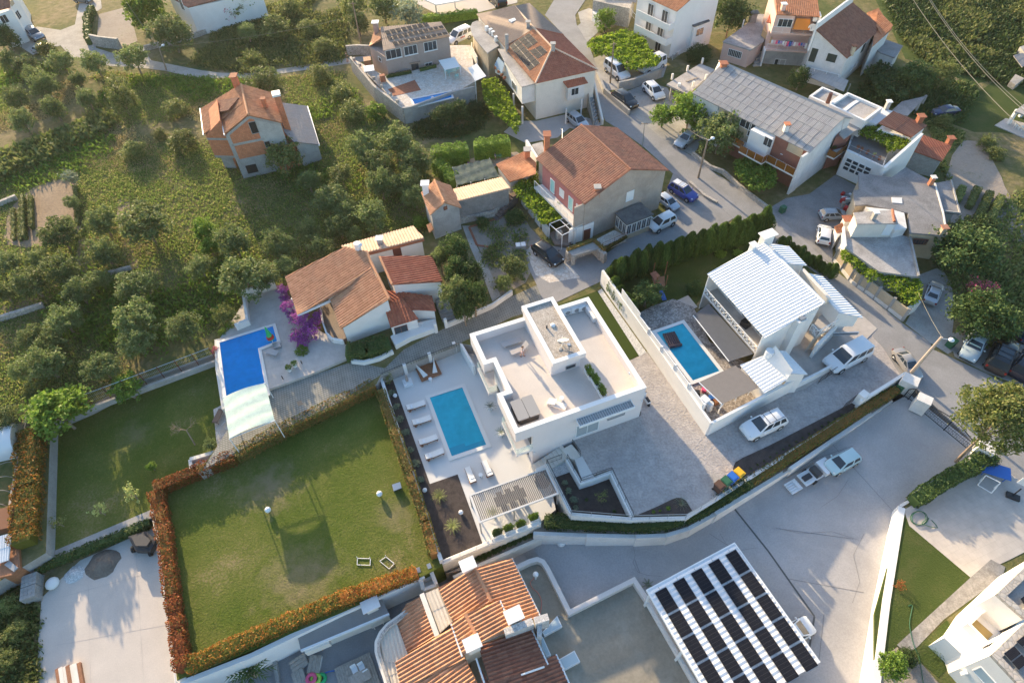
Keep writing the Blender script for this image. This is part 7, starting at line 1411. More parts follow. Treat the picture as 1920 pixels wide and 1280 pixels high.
# ================================================================== WHITE APARTMENT HOUSE AND OLD STONE HOUSE
ap_=thing('apartment_house','tall white apartment house with balconies and outside stairs','house',C0(1250,200,0));Ag,Bg=C0(1145,425,0),C0(1440,325,0);ev=C0(1200,80,8);az_=7.9
Ag=xy(ev,0);Bg=xy(C0(1520,-20,az_),0);dv=(C0(905,-50,az_)-ev);dv.z=0;e_=[xy(Ag,az_),xy(Bg,az_),xy(Bg+dv,az_),xy(Ag+dv,az_)];rr1=(e_[0]+e_[1])/2+V((0,0,2.3));rr2=(e_[2]+e_[3])/2+V((0,0,2.3))
gable(ap_,e_[0],e_[1],e_[2],e_[3],rr1,rr2,TILE_O,WHITE,-.2,.2)
ns=V((-(Bg-Ag).normalized().x,-(Bg-Ag).normalized().y,0));dn_=dv.normalized();d,nn=facing(Ag,Ag+dv)
for z in (2.75,5.2):
 q=[Ag+dn_*.1,Ag+dn_*.1+nn*1.3,Ag+dv*.82+nn*1.3,Ag+dv*.82];MB().prism(q,z-.2,z).part('balcony_slab',WHITE,ap_);MB().pwall([q[0],q[1],q[2]],.12,z,z+.95).part('balcony_parapet',WHITE,ap_)
for k,z in ((.25,6.3),(.6,6.3),(.3,3.9),(.6,3.9),(.3,1.2)):win(ap_,Ag,Ag+dv,xy(lerp(Ag,Ag+dv,k),z),1.3,2.0,'balcony_door',PAINTW,GLASS,1)
by=[xy(p,0) for p in (C0(1290,170,4.6),C0(1388,112,4.6),C0(1440,150,4.6),C0(1328,192,4.6))];MB().prism(by,4.4,4.6).part('bay_roof',FELT,ap_);wi_=inset(by,.15);MB().prism(wi_,0,4.4).part('bay_wall',WHITE,ap_);win(ap_,wi_[2],wi_[3],C0(1365,232,3.2),1.7,1.3,mull=1);ac(C0(1345,140,4.6),.4,'air conditioner on the dark bay roof of the apartment house')
mb=MB()
for k in range(12):mb.box(lerp(C0(1150,415,0),C0(1310,310,0),k/12),.5,1.2,.18*k+.2,.5)
mb.part('outdoor_steps',CONC,ap_);rail(None,[C0(1165,440,.2),C0(1320,330,2.2)],.9,METW,bars=True,step=.3).part('stair_rail',METW,ap_);rail(None,[C0(850,95,4.2),C0(950,215,2)],.9,METW,step=.3).part('stair_rail',METW,ap_)
sth=thing('stone_house','old stone house with pale canopy at the top of the photo','house',C0(720,60,0));q=[C0(600,-60,3.5),C0(900,-60,3.5),C0(860,60,3.5),C0(590,0,3.5)];walls(sth,[xy(p,0) for p in q],-.1,RUBBLE,3.4);tiles(sth,[C0(600,-90,4.6),C0(920,-90,4.6),C0(905,20,3.4),C0(780,0,3.4),C0(640,-30,3.6)],SLATE);MB().prism([C0(590,0,1.6),C0(660,40,1.6),C0(640,130,1.6),C0(585,90,1.6)],0,1.6).part('annex',WHITE,sth)
# ================================================================== PINK LOW HOUSE AND PINK AND WHITE HOUSE
lo_=thing('low_house','low pink house with flat grey concrete roof and barred window','house',rh(250,560,0));q=[rh(85,440,3.1),rh(300,285,3.1),rh(470,150,3.1),rh(600,160,3.1),rh(520,440,3.1),rh(380,530,3.1)];MB().prism(q,2.9,3.1).part('roof',CONCW,lo_);w_=inset(q,.12);MB().prism([xy(p,0) for p in w_],-.1,2.9).part('wall',PINK,lo_);win(lo_,w_[0],w_[5],rh(215,570,1.6),2.4,1.2,'barred_window',METW,GLASS,7);chimney(lo_,rh(395,230,3.1),1.0,1.4,CONC,METD);MB().cyl(rh(292,290,3.1),.12,1.3,8).part('vent_pipe',METW,lo_)
mb=MB()
for k in range(12):mb.box(lerp(rh(440,700,0),rh(575,430,0),k/12),1.2,.4,.22*k+.2,.15)
mb.single('outdoor_stairs',CONC,'concrete stairs between the low pink house and the tall pink house','stairs')
pk=thing('pink_house','three storey pink house with loggias, orange awning and orange roof','house',rh(740,600,0));PZ=8.6;f0,f1_=rh(655,150,PZ),rh(1112,172,PZ);g0_,g1b=xy(f0,0),xy(f1_,0);d,nn=facing(g0_,g1b);dep=-nn*9
core=[g0_-nn*1.6,g1b-nn*1.6,g1b+dep,g0_+dep];MB().prism(core,-.1,PZ-.1).part('wall',PINK,pk);tiles(pk,[f0+nn*.2+V((0,0,.0)),f1_+nn*.2,f1_+dep+V((0,0,1.4)),f0+dep+V((0,0,1.4))],TILE_O)
for z in (2.9,5.7):MB().prism([g0_,g1b,g1b-nn*1.6,g0_-nn*1.6],z-.25,z).part('loggia_slab',PINK,pk);rail(None,[xy(g0_,z),xy(g1b,z)],.95,METW,bars=True,step=.2).part('railing',METW,pk)
MB().prism([g0_,lerp(g0_,g1b,.45),lerp(g0_,g1b,.45)-nn*1.61,g0_-nn*1.61],5.7,PZ-.1).part('closed_loggia',PINK,pk);MB().prism([g1b-d*.01,g1b+d*.3,g1b+d*.3-nn*1.6,g1b-d*.01-nn*1.6],0,PZ).part('end_wall',WHITE,pk);MB().prism([g0_-d*.2,g0_,g0_-nn*1.6,g0_-d*.2-nn*1.6],0,2.7).part('end_wall',WHITE,pk)
win(pk,g0_,g1b,rh(745,245,7.3),2.2,1.3,mull=2);cw=(g0_-nn*1.59,g1b-nn*1.59)
for x,y,z,w1,h1 in ((770,490,4.2,1.4,2.0),(950,510,4,.8,1.0)):win(pk,*cw,rh(x,y,z),w1,h1,mull=1)
win(pk,g0_-nn*1.0,g1b-nn*1.0,rh(680,690,1.3),1.8,2.1,'glass_door',PAINTW,GLASS,1);win(pk,g0_-nn*.9,g1b-nn*.9,rh(770,745,1.2),.7,.8,mull=0);MB().prism([lerp(g0_,g1b,.05)-nn*1.0,g1b-nn*.92,g1b-nn*1.6,g0_-nn*1.6],0,2.64).part('ground_floor',GREYW,pk)
mb=MB();a=lerp(g0_,g1b,.5);mb.slab([xy(a,PZ-.6)-nn*.2,xy(lerp(g0_,g1b,.82),PZ-.6)-nn*.2,xy(lerp(g0_,g1b,.86),6.6)+nn*.5,xy(lerp(g0_,g1b,.46),6.6)+nn*.5],.04);mb.single('orange_awning',ORANGE,'bright orange cloth awning on the pink house loggia','awning')
q=lerp(g0_,g1b,.9)+nn*.3;o=thing('satellite_dish','white satellite dish beside the orange awning','satellite dish',xy(q,6.6));MB().add([xy(q,7.0)-nn*.15]+[xy(q,7.0)+d*math.cos(k*.3927)*.6+nn*.12+V((0,0,.6*math.sin(k*.3927))) for k in range(16)],[(0,k+1,(k+1)%16+1) for k in range(16)]).part('dish',METW,o,smooth=70)
MB().tube([xy(q,6.6),xy(q,7.0)-nn*.15],.04,5).part('arm',METG,o)
random.seed(4);a,b=xy(g0_,4.6)+nn*.15,xy(g1b,4.3)+nn*.15;MB().tube([a,b],.012,3).single('washing_line',METG,'washing line along the middle loggia of the pink house','washing line')
for k in range(16):
 t=.06+.055*k;p=lerp(a,b,t);hh=.4+.5*rnd();m_=(METW,CLOTHP,PNKP,BLUE,mat_('lilac_cloth',(.38,.28,.50)))[k%5];mb=MB();mb.par(p-V((0,0,hh)),d*.30,V((0,0,hh)),nn*.02);mb.single('laundry',m_,'coloured laundry hanging on the pink house line','laundry','laundry on the washing line')
tiles(pk,[rh(545,235,6.3),rh(650,15,6.9),rh(800,30,6.9),rh(640,255,6.3)],TILE_R,.4,3,.05);MB().prism([rh(505,330,4),rh(545,250,4),rh(640,270,4),rh(605,420,4)],3.2,4.3).part('side_balcony',plain('orange_render',(.60,.36,.18),.9),pk);chimney(pk,rh(715,115,8.7),.6,.9,PINK,METW)
MB().box(g1b-nn*.5-d*.4+V((0,0,7.6)),.7,.4,.6,math.atan2(d.y,d.x)).part('air_conditioner',METW,pk)
wt_=thing('brown_roofed_house','white house with steep brown tiled roof and green shutters','house',rh(1180,700,0));q0,q1,q2,q3=rh(1068,310,8.4),rh(1452,20,8.4),rh(1772,297,5.3),rh(1407,622,5.3)
tiles(wt_,[q0,q1,q2,q3],TILE_K);wq=[xy(q0,0),xy(q1,0),xy(q2,0),xy(q3,0)];wi_=inset(wq,.2);MB().prism([xy(wi_[0],8.2),xy(wi_[1],8.2),xy(wi_[2],5.25),xy(wi_[3],5.25)],-.1).part('wall',WHITE2,wt_)
MB().wall(q0,q1,.3,5.0,9.4).part('parapet',WHITE,wt_);win(wt_,wi_[0],wi_[3],rh(1045,585,3.6),.95,2.1,'shuttered_door',GREENW,GREENW,0);win(wt_,wi_[0],wi_[3],rh(1238,615,3.9),1.4,1.2,'shutter',GREENW,GREENW,0)
for x,y in ((1570,510),(1655,430)):win(wt_,wi_[3],wi_[2],rh(x,y,3.8),.8,1.3,'shutter',GREENW,GREENW,0)
for x,y in ((1455,720),(1500,680)):win(wt_,wi_[3],wi_[2],rh(x,y,1.6),.7,.8,'shutter',METW,METW,0)
chimney(wt_,rh(1455,555,5.6),.5,.9,BEIGE,TERRA);d,nn=facing(wi_[0],wi_[3]);MB().prism([wi_[0],wi_[3],wi_[3]+nn*1.5,wi_[0]+nn*1.5],2.2,2.45).part('balcony_floor',PATIO,wt_);rail(None,[xy(wi_[0]+nn*1.5,2.45),xy(wi_[3]+nn*1.5,2.45)],.8,bars=False,r=.03).part('railing',METW,wt_)
tiles(wt_,[rh(852,755,2.5),rh(935,688,2.9),rh(1418,855,2.9),rh(1368,968,2.5)],CORR,.2,2,.03);[MB().box(rh(x,y,0),.15,.15,2.4).part('post',METG,wt_) for x,y in ((900,830),(1375,1040))]
tiles(wt_,[rh(1610,135,6.2),rh(1735,90,7.0),rh(1880,308,5.6),rh(1668,497,5.2),rh(1700,300,5.4)],TILE_O);walls(wt_,[xy(p,0) for p in inset([rh(1700,250,5.4),rh(1740,95,5.4),rh(1880,308,5.4),rh(1668,497,5.2)],.25)],-.1,WHITE2,5.1)
bl2=thing('concrete_annex','grey concrete box annex behind the brown roofed house','outbuilding',rh(1790,560,0));q=[rh(1700,510,2.8),rh(1810,425,2.8),rh(1985,490,2.8),rh(1900,610,2.8),rh(1760,560,2.8)];MB().prism(q,-.1,2.7).part('wall',WHITE2,bl2);MB().prism(inset(q,-.12),2.7,2.85).part('roof',CONCD,bl2)
# ================================================================== LONG HOUSE WITH FIBRE CEMENT ROOF
lg=thing('long_house','long house with ribbed grey sheet roof and brown glazed balconies','house',lh(800,700,0));a1,a2,a3,a4=lh(237,368,6.1),lh(515,92,7.7),lh(1638,592,7.7),lh(1322,918,6.1);b2_,b3=lh(478,62,6.6),lh(1722,602,6.6)
tiles(lg,[a1,a2,a3,a4],CORR,.20,1.45,.045,step=.03);tiles(lg,[a2,b2_,b3,a3],CORR,.20,1.45,.045,step=.03);sm_=plain('seam_strip',(.20,.19,.185),.8)
for k in range(1,17):p,q=lerp(a1,a4,k/17),lerp(a2,a3,k/17);MB().par(p+V((0,0,.03)),q-p,(a4-a1).normalized()*.07,V((0,0,.035))).part('sheet_seam',sm_,lg)
gl0,gl1,gl2,gl3=(xy(p,0) for p in inset([a1,a4,b3,b2_],.2));mb=MB();tp_=[xy(gl0,6.0),xy(gl1,6.0),xy(gl2,6.5),xy(gl3,6.5)];rA,rB=lerp(xy(a2,7.55),xy(a3,7.55),.012),lerp(xy(a2,7.55),xy(a3,7.55),.988);mb.add([gl0,gl1,gl2,gl3]+tp_+[rA,rB],[(0,1,5,4),(1,2,6,9,5),(2,3,7,6),(3,0,4,8,7),(4,5,9,8),(8,9,6,7)]);mb.part('wall',WHITE2,lg)
d,nn=facing(gl0,gl1)
def panel(t0,t1,z0,z1,m,off=.02,nm='facade_panel'):a,b=lerp(gl0,gl1,t0),lerp(gl0,gl1,t1);MB().par(xy(a,z0),b-a,nn*off,V((0,0,z1-z0))).part(nm,m,lg)
panel(.245,.56,3.0,5.95,BEIGE);REDB=mat('red_brown_render',(.30,.125,.09),.9,.1,.9,12,.1);panel(.73,.985,0,5.95,REDB);panel(.33,.73,0,2.9,REDB);MB().prism([lerp(gl0,gl1,.565),lerp(gl0,gl1,.735),lerp(gl0,gl1,.735)+nn*1.1,lerp(gl0,gl1,.565)+nn*1.1],3.0,5.8).part('bay',WHITE,lg)
bl=[lerp(gl0,gl1,.40),lerp(gl0,gl1,.40)+nn*1.5,lerp(gl0,gl1,.56)+nn*1.5,lerp(gl0,gl1,.56)+nn*2.4,lerp(gl0,gl1,.76)+nn*2.4,lerp(gl0,gl1,.76)+nn*1.5,lerp(gl0,gl1,.99)+nn*1.5,lerp(gl0,gl1,.99)];MB().prism(bl,2.75,3.0).part('balcony_slab',WHITE2,lg);AMB=plain('amber_glass',(.22,.085,.02),.2)
for i in range(1,6):
 n_=max(1,round((bl[i+1]-bl[i]).length/1.4))
 for k in range(n_):MB().pwall([lerp(bl[i],bl[i+1],(k+.04)/n_),lerp(bl[i],bl[i+1],(k+.96)/n_)],.05,3.0,3.95).part('balustrade_panel',AMB,lg)
MB().pwall([gl1-d*.05,gl1-d*.05+nn*1.5],.3,0,6.0).part('end_wall',WHITE2,lg)
win(lg,gl0+nn*1.12,gl1+nn*1.12,lh(935,820,4.6),1.3,1.3,mull=1);win(lg,gl0+nn*.03,gl1+nn*.03,lh(730,655,4.8),1.8,1.2,mull=1);win(lg,gl0+nn*.03,gl1+nn*.03,lh(785,710,4.2),1.0,2.1,'door',METW,GLASS,0);win(lg,gl0+nn*.03,gl1+nn*.03,lh(1185,890,4.6),2.2,1.2,'roller_shutter',BEIGE,BEIGE,0);win(lg,gl0+nn*.03,gl1+nn*.03,lh(1150,1080,1.6),2.0,1.1,'roller_shutter',BEIGE,BEIGE,0)
chimney(lg,lh(520,125,7.5),.8,.4,BRICK,TERRA);chimney(lg,lh(1102,690,6.9),.55,.45,WHITE2,BRICK);MB().tube([lh(480,500,5.9),lh(452,620,3.5)],.06,5).part('downpipe',METG,lg)
MB().box(lh(1100,935,3.9),1.4,.5,.06,-.5).part('laundry_rack',METW,lg)
MB().tube([lh(1610,720,6.2),lh(1640,600,9.2)],.04,5).part('antenna',GALV,lg)
el_=thing('flat_roof_carport','unfinished concrete slab roof with short column stubs','carport',lh(220,300,0));q=[lh(0,285,3.0),lh(310,95,3.0),lh(445,150,3.0),lh(330,260,3.0),lh(190,380,3.0)];MB().prism(q,2.75,3.0).part('slab',CONCW,el_)
for x,y in ((48,240),(188,165),(325,95),(240,310),(358,245)):MB().box(lh(x,y,3.0),.28,.28,.9).part('column_stub',WHITE2,el_)
for x,y in ((25,440),(200,360)):MB().box(lh(x,y,0),.3,.3,2.8).part('column',CONC,el_)
MB().box(lh(230,245,3.0),2.2,.3,.12,.5).single('timber_pile',WOODG,'pile of planks on the unfinished concrete slab','planks');MB().cyl(lh(113,305,3.0),.22,.5,12,.26).single('bucket',METW,'white bucket on the unfinished concrete slab','bucket')
# ================================================================== WHITE TERRACE HOUSE, GARAGE
wt2=thing('terrace_house','white house with parapet roof, brown tiled wing and garage terrace','house',wh(800,700,0));q=[wh(350,292,6.4),wh(575,148,6.4),wh(995,330,6.4),wh(780,492,6.4)];MB().prism([xy(p,0) for p in q],-.1,6.0).part('wall',WHITE,wt2);MB().pwall([xy(p,0) for p in inset(q,.15)],.3,5.9,6.4,closed=True).part('parapet',WHITE,wt2);MB().prism([xy(p,0) for p in inset(q,.3)],5.9,6.05).part('flat_roof',CONCW,wt2);MB().pwall([wh(520,375,6.1),wh(640,280,6.1),wh(710,240,6.1)],.5,6.0,6.12).part('patch',WHITE,wt2)
q=[wh(110,192,6.0),wh(268,80,6.0),wh(515,180,6.0),wh(350,300,6.0)];MB().prism([xy(p,0) for p in q],-.1,5.7).part('wall',WHITE,wt2);MB().pwall([xy(p,0) for p in inset(q,.15)],.3,5.6,6.0,closed=True).part('parapet',WHITE,wt2);MB().prism([xy(p,0) for p in inset(q,.3)],5.6,5.75).part('flat_roof',CONCW,wt2);MB().tube([wh(325,290,5.8),wh(375,160,7.6)],.3,8,.25).part('flue',plain('rust_flue',(.12,.045,.035),.7),wt2)
q=[wh(782,492,5.6),wh(995,335,5.6),wh(1112,375,5.6),wh(920,530,5.6)];MB().prism([xy(p,0) for p in q],-.1,5.6).part('wall',WHITE,wt2);chimney(wt2,wh(1030,350,5.6),.5,1.0,GREYW,METW)
q0,q1,q2,q3=wh(943,517,6.5),wh(1115,376,6.5),wh(1528,548,5.6),wh(1338,692,5.6);tiles(wt2,[q0,q1,q2,q3],TILE_K,.34,2.5,.06);walls(wt2,[xy(p,0) for p in inset([q0,q1,q2,q3],.15)],-.1,WHITE,5.5);chimney(wt2,wh(1425,500,5.9),.7,.7,TERRA,TERRA)
tq=[wh(560,845,3.9),wh(640,600,3.9),wh(930,530,3.9),wh(1340,690,3.9),wh(1470,640,3.9),wh(1000,1040,3.9)];MB().prism([xy(p,0) for p in (tq[0],wh(640,610,3.9),wh(930,540,3.9),wh(1330,700,3.9),wh(1060,870,3.9),tq[5])],-.1,3.85).part('garage_wall',WHITE,wt2);MB().prism([wh(580,825,3.9),wh(660,640,3.9),wh(930,560,3.9),wh(1310,710,3.9),wh(1060,860,3.9),wh(990,1020,3.9)],3.85,3.9).part('terrace_floor',mat('dark_terrace',(.17,.16,.16),.9,.12,.8,8,.2),wt2)
sw=[xy(wh(1468,640,6.6),0),xy(wh(1010,1050,4.6),0)];MB().wall(sw[0],sw[1],.35,-.1,6.6,4.6).part('side_wall',WHITE,wt2);gw0,gw1=xy(tq[0],0),xy(tq[5],0)
for i in range(4):
 for j in range(3):t=.17+.175*i;win(wt2,gw0,gw1,xy(lerp(gw0,gw1,t),1.5+.62*j),(gw1-gw0).length*.165,.6,'garage_pane',PAINTW,GLASS,0,off=.02)
rail(None,[tq[0],tq[5]],.9,bars=False,r=.025).part('railing',METG,wt2)
for i,(x,y) in enumerate(((690,825),(735,850),(800,885),(880,920),(945,960))):potted(wh(x,y,3.9),'geran' if i != 3 else 'lemon',('red potted flower at the left end of the garage terrace','second red potted flower on the garage terrace edge','third red potted flower on the garage terrace edge','white flowering pot on the garage terrace edge','red potted flower at the right end of the garage terrace')[i],.2,.3,.28,TERRA,'potted flowers on the garage terrace')
vine_mb([wh(700,610,5),wh(880,525,5),wh(1020,570,5),wh(1330,710,5),wh(1270,830,5),wh(1080,850,5),wh(960,740,5),wh(800,670,5)],5.2,.6,80,.25,8).single('grape_vine',VINE,'bright green vine roof over the garage terrace','vine')
MB().prism([wh(470,640,5.2),wh(640,470,5.2),wh(785,560,5.2),wh(660,610,5.2),wh(530,700,5.2)],5.0,5.2).part('canopy',CORR,wt2)
for z in (3.9-.9,.6+.4):
 q=[wh(320,900,z),wh(440,680,z),wh(620,720,z),wh(560,830,z),wh(410,940,z)];MB().prism(q,z-.25,z).part('balcony_slab',WHITE2,wt2);[MB().pwall([lerp(q[i],q[i+1],.03),lerp(q[i],q[i+1],.97)],.05,z,z+.9).part('balustrade_panel',AMB,wt2) for i in (3,)];MB().pwall([q[4],q[0]],.05,z,z+.9).part('balustrade_panel',AMB,wt2)
MB().prism([xy(p,0) for p in (wh(425,700,5),wh(445,640,5),wh(640,560,5),wh(610,650,5))],0,5.0).part('wall',REDB,wt2)
for i,(x,y) in enumerate(((380,840),(430,800),(520,760),(600,790))):potted(wh(x,y,3.0),'dark',('bushy potted plant at the front of the corner balcony','second bushy potted plant on the corner balcony','third bushy potted plant on the corner balcony','bushy potted plant at the back of the corner balcony')[i],.22,.3,.5,TERRA,'potted plants on the corner balcony')
ga=thing('garage','small block garage with brown tiled roof and brick chimney','garage',wh(1500,950,0));q=[wh(1455,655,3.7),wh(1822,790,3.2),wh(1702,978,2.7),wh(1358,852,3.2)];tiles(ga,q,TILE_R,.34,2.5,.06);walls(ga,[p-V((0,0,.12)) for p in q],-.1,brick_mat('grey_block',(.33,.31,.29),(.38,.36,.33),(.25,.24,.22),.5,.22,.015),None,.2);chimney(ga,wh(1790,745,3.2),.65,.5,TERRA,TERRA)
# ================================================================== GREY FLAT ROOFED HOUSES
gq=thing('grey_roof_house','beige house with wide stained grey concrete flat roof','house',gh(600,400,0));z=4.0;q=[gh(170,200,z),gh(215,195,z),gh(212,62,z),gh(480,95,z),gh(590,15,z),gh(825,140,z),gh(890,375,z),gh(935,572,z),gh(838,556,z),gh(622,538,z),gh(608,380,z),gh(275,312,z),gh(182,320,z)]
MB().prism(q,3.8,z).part('roof',CONCD,gq);MB().prism([xy(p,0) for p in inset(q,.3)],-.1,3.8).part('wall',BEIGE,gq);MB().prism([gh(820,145,3.7),gh(952,122,3.7),gh(1022,388,3.7),gh(888,372,3.7)],3.5,3.75).part('roof',CONCD,gq);MB().prism([xy(p,0) for p in inset([gh(825,150,3.7),gh(945,130,3.7),gh(1005,370,3.7),gh(890,368,3.7)],.2)],0,3.5).part('wall',WHITE2,gq)
MB().pwall([gh(822,145,4),gh(888,380,4),gh(905,480,4)],.18,3.9,4.08).part('kerb',WHITE2,gq);MB().pwall([gh(948,125,3.7),gh(1018,388,3.7),gh(895,372,3.7)],.15,3.7,3.92).part('kerb',CONC,gq);MB().prism([gh(475,258,4),gh(558,262,4),gh(562,308,4),gh(480,300,4)],4,4.06).part('hatch',WHITE2,gq);chimney(gq,gh(780,155,4),.45,1.0,BRICK,WHITE2);chimney(gq,gh(872,545,4),.55,.8,BEIGE,BRICK)
a,b=gh(630,545,3.9),gh(838,560,3.9);win(gq,xy(a,0),xy(b,0),gh(705,610,2.4),1.6,.8,'barred_window',BROWNW,GLASS,4)
g2=thing('terrace_roof_house','small house with pale concrete terrace roof and brick pile','house',gh(400,700,0));z=3.0;q=[gh(85,498,z),gh(200,455,z),gh(620,575,z),gh(692,892,z),gh(380,850,z),gh(105,655,z)];MB().prism(q,2.75,z).part('roof',CONCW,g2);MB().prism([xy(p,0) for p in inset(q,.2)],-.1,2.75).part('wall',WHITE2,g2);MB().pwall([gh(620,578,z),gh(690,892,z)],.2,2.9,3.25).part('kerb',CONC,g2);MB().pwall([gh(88,500,z),gh(108,660,z)],.15,2.9,3.3).part('kerb',WHITE2,g2)
q=[gh(172,378,5.2),gh(490,355,5.2),gh(530,465,5.2),gh(200,468,5.2)];MB().prism(q,5.05,5.2).part('hut_roof',CONCW,g2);wi_=[xy(p,0) for p in inset(q,.12)];MB().prism(wi_,2.9,5.05).part('hut_wall',CREAM,g2);win(g2,wi_[2],wi_[3],gh(450,510,4),1.0,1.8,'door',PAINTW,METW,0);chimney(g2,gh(325,430,5.2),.45,.9,CONC,METW);MB().tube([gh(485,355,5.3),gh(500,450,5.3)],.16,6).part('ridge_tiles',TERRA,g2);MB().prism([gh(280,312,4.6),gh(500,335,4.6),gh(590,360,4.6),gh(612,480,4.6),gh(520,500,4.6)],0,4.2).part('stair_block',WHITE2,g2)
random.seed(9);mb=MB()
for k in range(46):mb.box(gh(200+rnd()*140,500+rnd()*40,3.0)+V((0,0,.22*(k%3))),.32,.26,.24,rnd()*3)
mb.single('brick_pile',TERRA,'heap of orange hollow bricks on the terrace roof','bricks')
o=thing('small_chapel_oven','small white oven hut with orange tiled top by the courtyard','oven',gh(60,560,0));MB().prism([xy(p,0) for p in (gh(25,500,2),gh(130,450,2),gh(145,480,2),gh(40,580,2))],0,2.0).part('wall',WHITE2,o);tiles(o,[gh(20,490,2.3),gh(85,455,2.3),gh(100,530,2.0),gh(40,545,2.0)],TILE_O);chimney(o,gh(105,470,2.1),.8,.7,WHITE2,TERRA)
fw2=thing('street_wall','panelled beige street wall below the vine','wall',gh(330,960,0));q=[gh(10,760,0),gh(160,945,0),gh(300,1040,0),gh(560,1240,0)];MB().pwall(q,.3,-.1,.5).part('base',WHITE2,fw2);MB().pwall(q,.16,.5,1.8).part('panels',BEIGE,fw2)
for k in range(8):t=k/7*3;i=min(2,int(t));MB().box(lerp(q[i],q[i+1],t-i),.32,.32,2.0,R(-40)).part('pillar',CONC,fw2)
MB().wall(gh(545,1225,0),gh(650,1165,0),.3,0,1.7).part('end_wall',WHITE,fw2)
vine_mb([gh(70,680,2.4),gh(150,660,2.4),gh(340,760,2.4),gh(420,840,2.4),gh(600,860,2.4),gh(705,930,2.4),gh(715,1060,2.4),gh(640,1130,2.4),gh(520,1020,2.4),gh(380,900,2.4),gh(300,930,2.4),gh(270,880,2.4),gh(180,810,2.4),gh(70,740,2.4)],2.6,.6,85,.24,12).single('grape_vine',VINE,'long bright vine along the street wall of the grey roofed house','vine')
# ================================================================== HOUSES AT THE FRAME EDGES
o=thing('gabled_house','white house with brown roof at the upper left corner','house',A0(60,200,0));q=[A0(-60,90,6),A0(75,55,6),A0(60,-80,8),A0(-100,-60,8)];tiles(o,q,TILE_B);w_=[xy(A0(-80,120,5.8),0),xy(A0(78,68,5.8),0),xy(A0(90,-120,5.8),0),xy(A0(-120,-80,5.8),0)];MB().prism(w_,-.1,5.7).part('wall',WHITE,o);e2_=[xy(A0(70,0,7.2),0),xy(A0(105,-30,7.2),0),xy(A0(150,0,5),0),xy(A0(110,110,5),0)]
w2_=[xy(A0(75,65,5.6),0),xy(A0(130,0,5.6),0),xy(A0(60,-120,5.6),0),xy(A0(0,-60,5.6),0)];MB().prism(w2_,-.1,6.4).part('wall',WHITE,o);win(o,w_[0],w_[1],A0(30,140,3),1.2,1.4);win(o,w2_[0],w2_[1],A0(85,22,5.2),1.2,.8,'shutter',BEIGE,BEIGE,1);win(o,w2_[0],w2_[1],A0(132,110,3),1.3,1.4,mull=1)
o=thing('white_house','white rendered house wall behind the cypress at the top','house',A0(1500,60,0));q=[A0(1230,-20,5),A0(1370,60,5),A0(1900,-60,5),A0(1700,-200,5)];MB().prism([xy(p,0) for p in q],-.1,5).part('wall',WHITE,o);tiles(o,[p+V((0,0,.1 if i in (0,1) else .5)) for i,p in enumerate(q)],TILE_B);win(o,xy(q[0],0),xy(q[1],0),A0(1320,30,3.2),1.2,2.2,'arched_window',PAINTW,GLASS,1)
o=thing('carport','white open carport with flat roof at the top of the photo','carport',B0(1300,20,0));MB().prism([B0(1190,-20,2.6),B0(1310,35,2.6),B0(1560,-10,2.6),B0(1500,-90,2.6)],2.4,2.6).part('roof',METW,o);[MB().box(B0(x,y,0),.25,.25,2.4).part('post',METW,o) for x,y in ((1312,90),(1450,60))]
o=thing('white_villa','bright white house with solar panels at the lower right corner','house',br(800,1000,0));Z=6.0
up_,lo_=[br(690,668,Z),br(1000,375,Z),br(1220,570,Z),br(885,838,Z)],[br(655,1085,Z),br(890,858,Z),br(1260,1150,Z),br(920,1370,Z)]
for q in (up_,lo_):MB().prism([xy(p,0) for p in q],-.2,5.7).part('wall',WHITE,o);MB().pwall([xy(p,0) for p in inset(q,.25)],.5,5.7,Z,closed=True).part('stone_coping',RUBBLE,o);MB().prism(inset(q,.45),5.7,5.74).part('flat_roof',CONC,o)
MB().prism([xy(up_[0],0)-V((0,.02,0)),xy(up_[3],0),xy(br(1100,840,Z),0),xy(lo_[1],0),xy(lo_[0],0),br(450,1078,2.6),br(330,968,2.6),br(440,890,2.6)],-.2,2.6).part('ground_floor',WHITE,o)
for a,b,c,d in (((725,1080),(800,1025),(905,1140),(830,1200)),((810,1000),(900,930),(990,1010),(900,1080)),((835,705),(880,675),(960,770),(900,800))):pv(o,br(*a,5.9),br(*b,5.9),br(*c,5.9),br(*d,5.9),1,2,PV,.03,.2)
MB().prism([br(600,820,2.65),br(685,735,2.65),br(825,865,2.65),br(735,945,2.65)],2.6,2.66).part('balcony_floor',SCREED,o);MB().prism([br(465,895,2.65),br(535,830,2.65),br(665,945,2.65),br(590,1020,2.65)],2.6,2.66).part('stair_well',plain('ochre_floor',(.42,.30,.12),.9),o);MB().pwall([br(465,895,2.65),br(540,820,2.65),br(690,735,2.65),br(840,865,2.65),br(735,950,2.65),br(590,1022,2.65)],.2,2.6,3.5,closed=True).part('parapet',WHITE,o);MB().prism([br(320,965,1.4),br(440,890,1.4),br(580,1010,1.4),br(450,1075,1.4)],-.2,1.5).part('porch',WHITE,o)
win(o,xy(lo_[0],0),xy(lo_[3],0),br(620,1250,2.4),1.6,1.2,mull=0,pane=plain('pale_blue_glass',(.45,.55,.60),.2));MB().box(br(455,1215,1.8),.3,.25,.5).part('wall_lamp',METW,o)  # opaque pale blue pane in the lower block
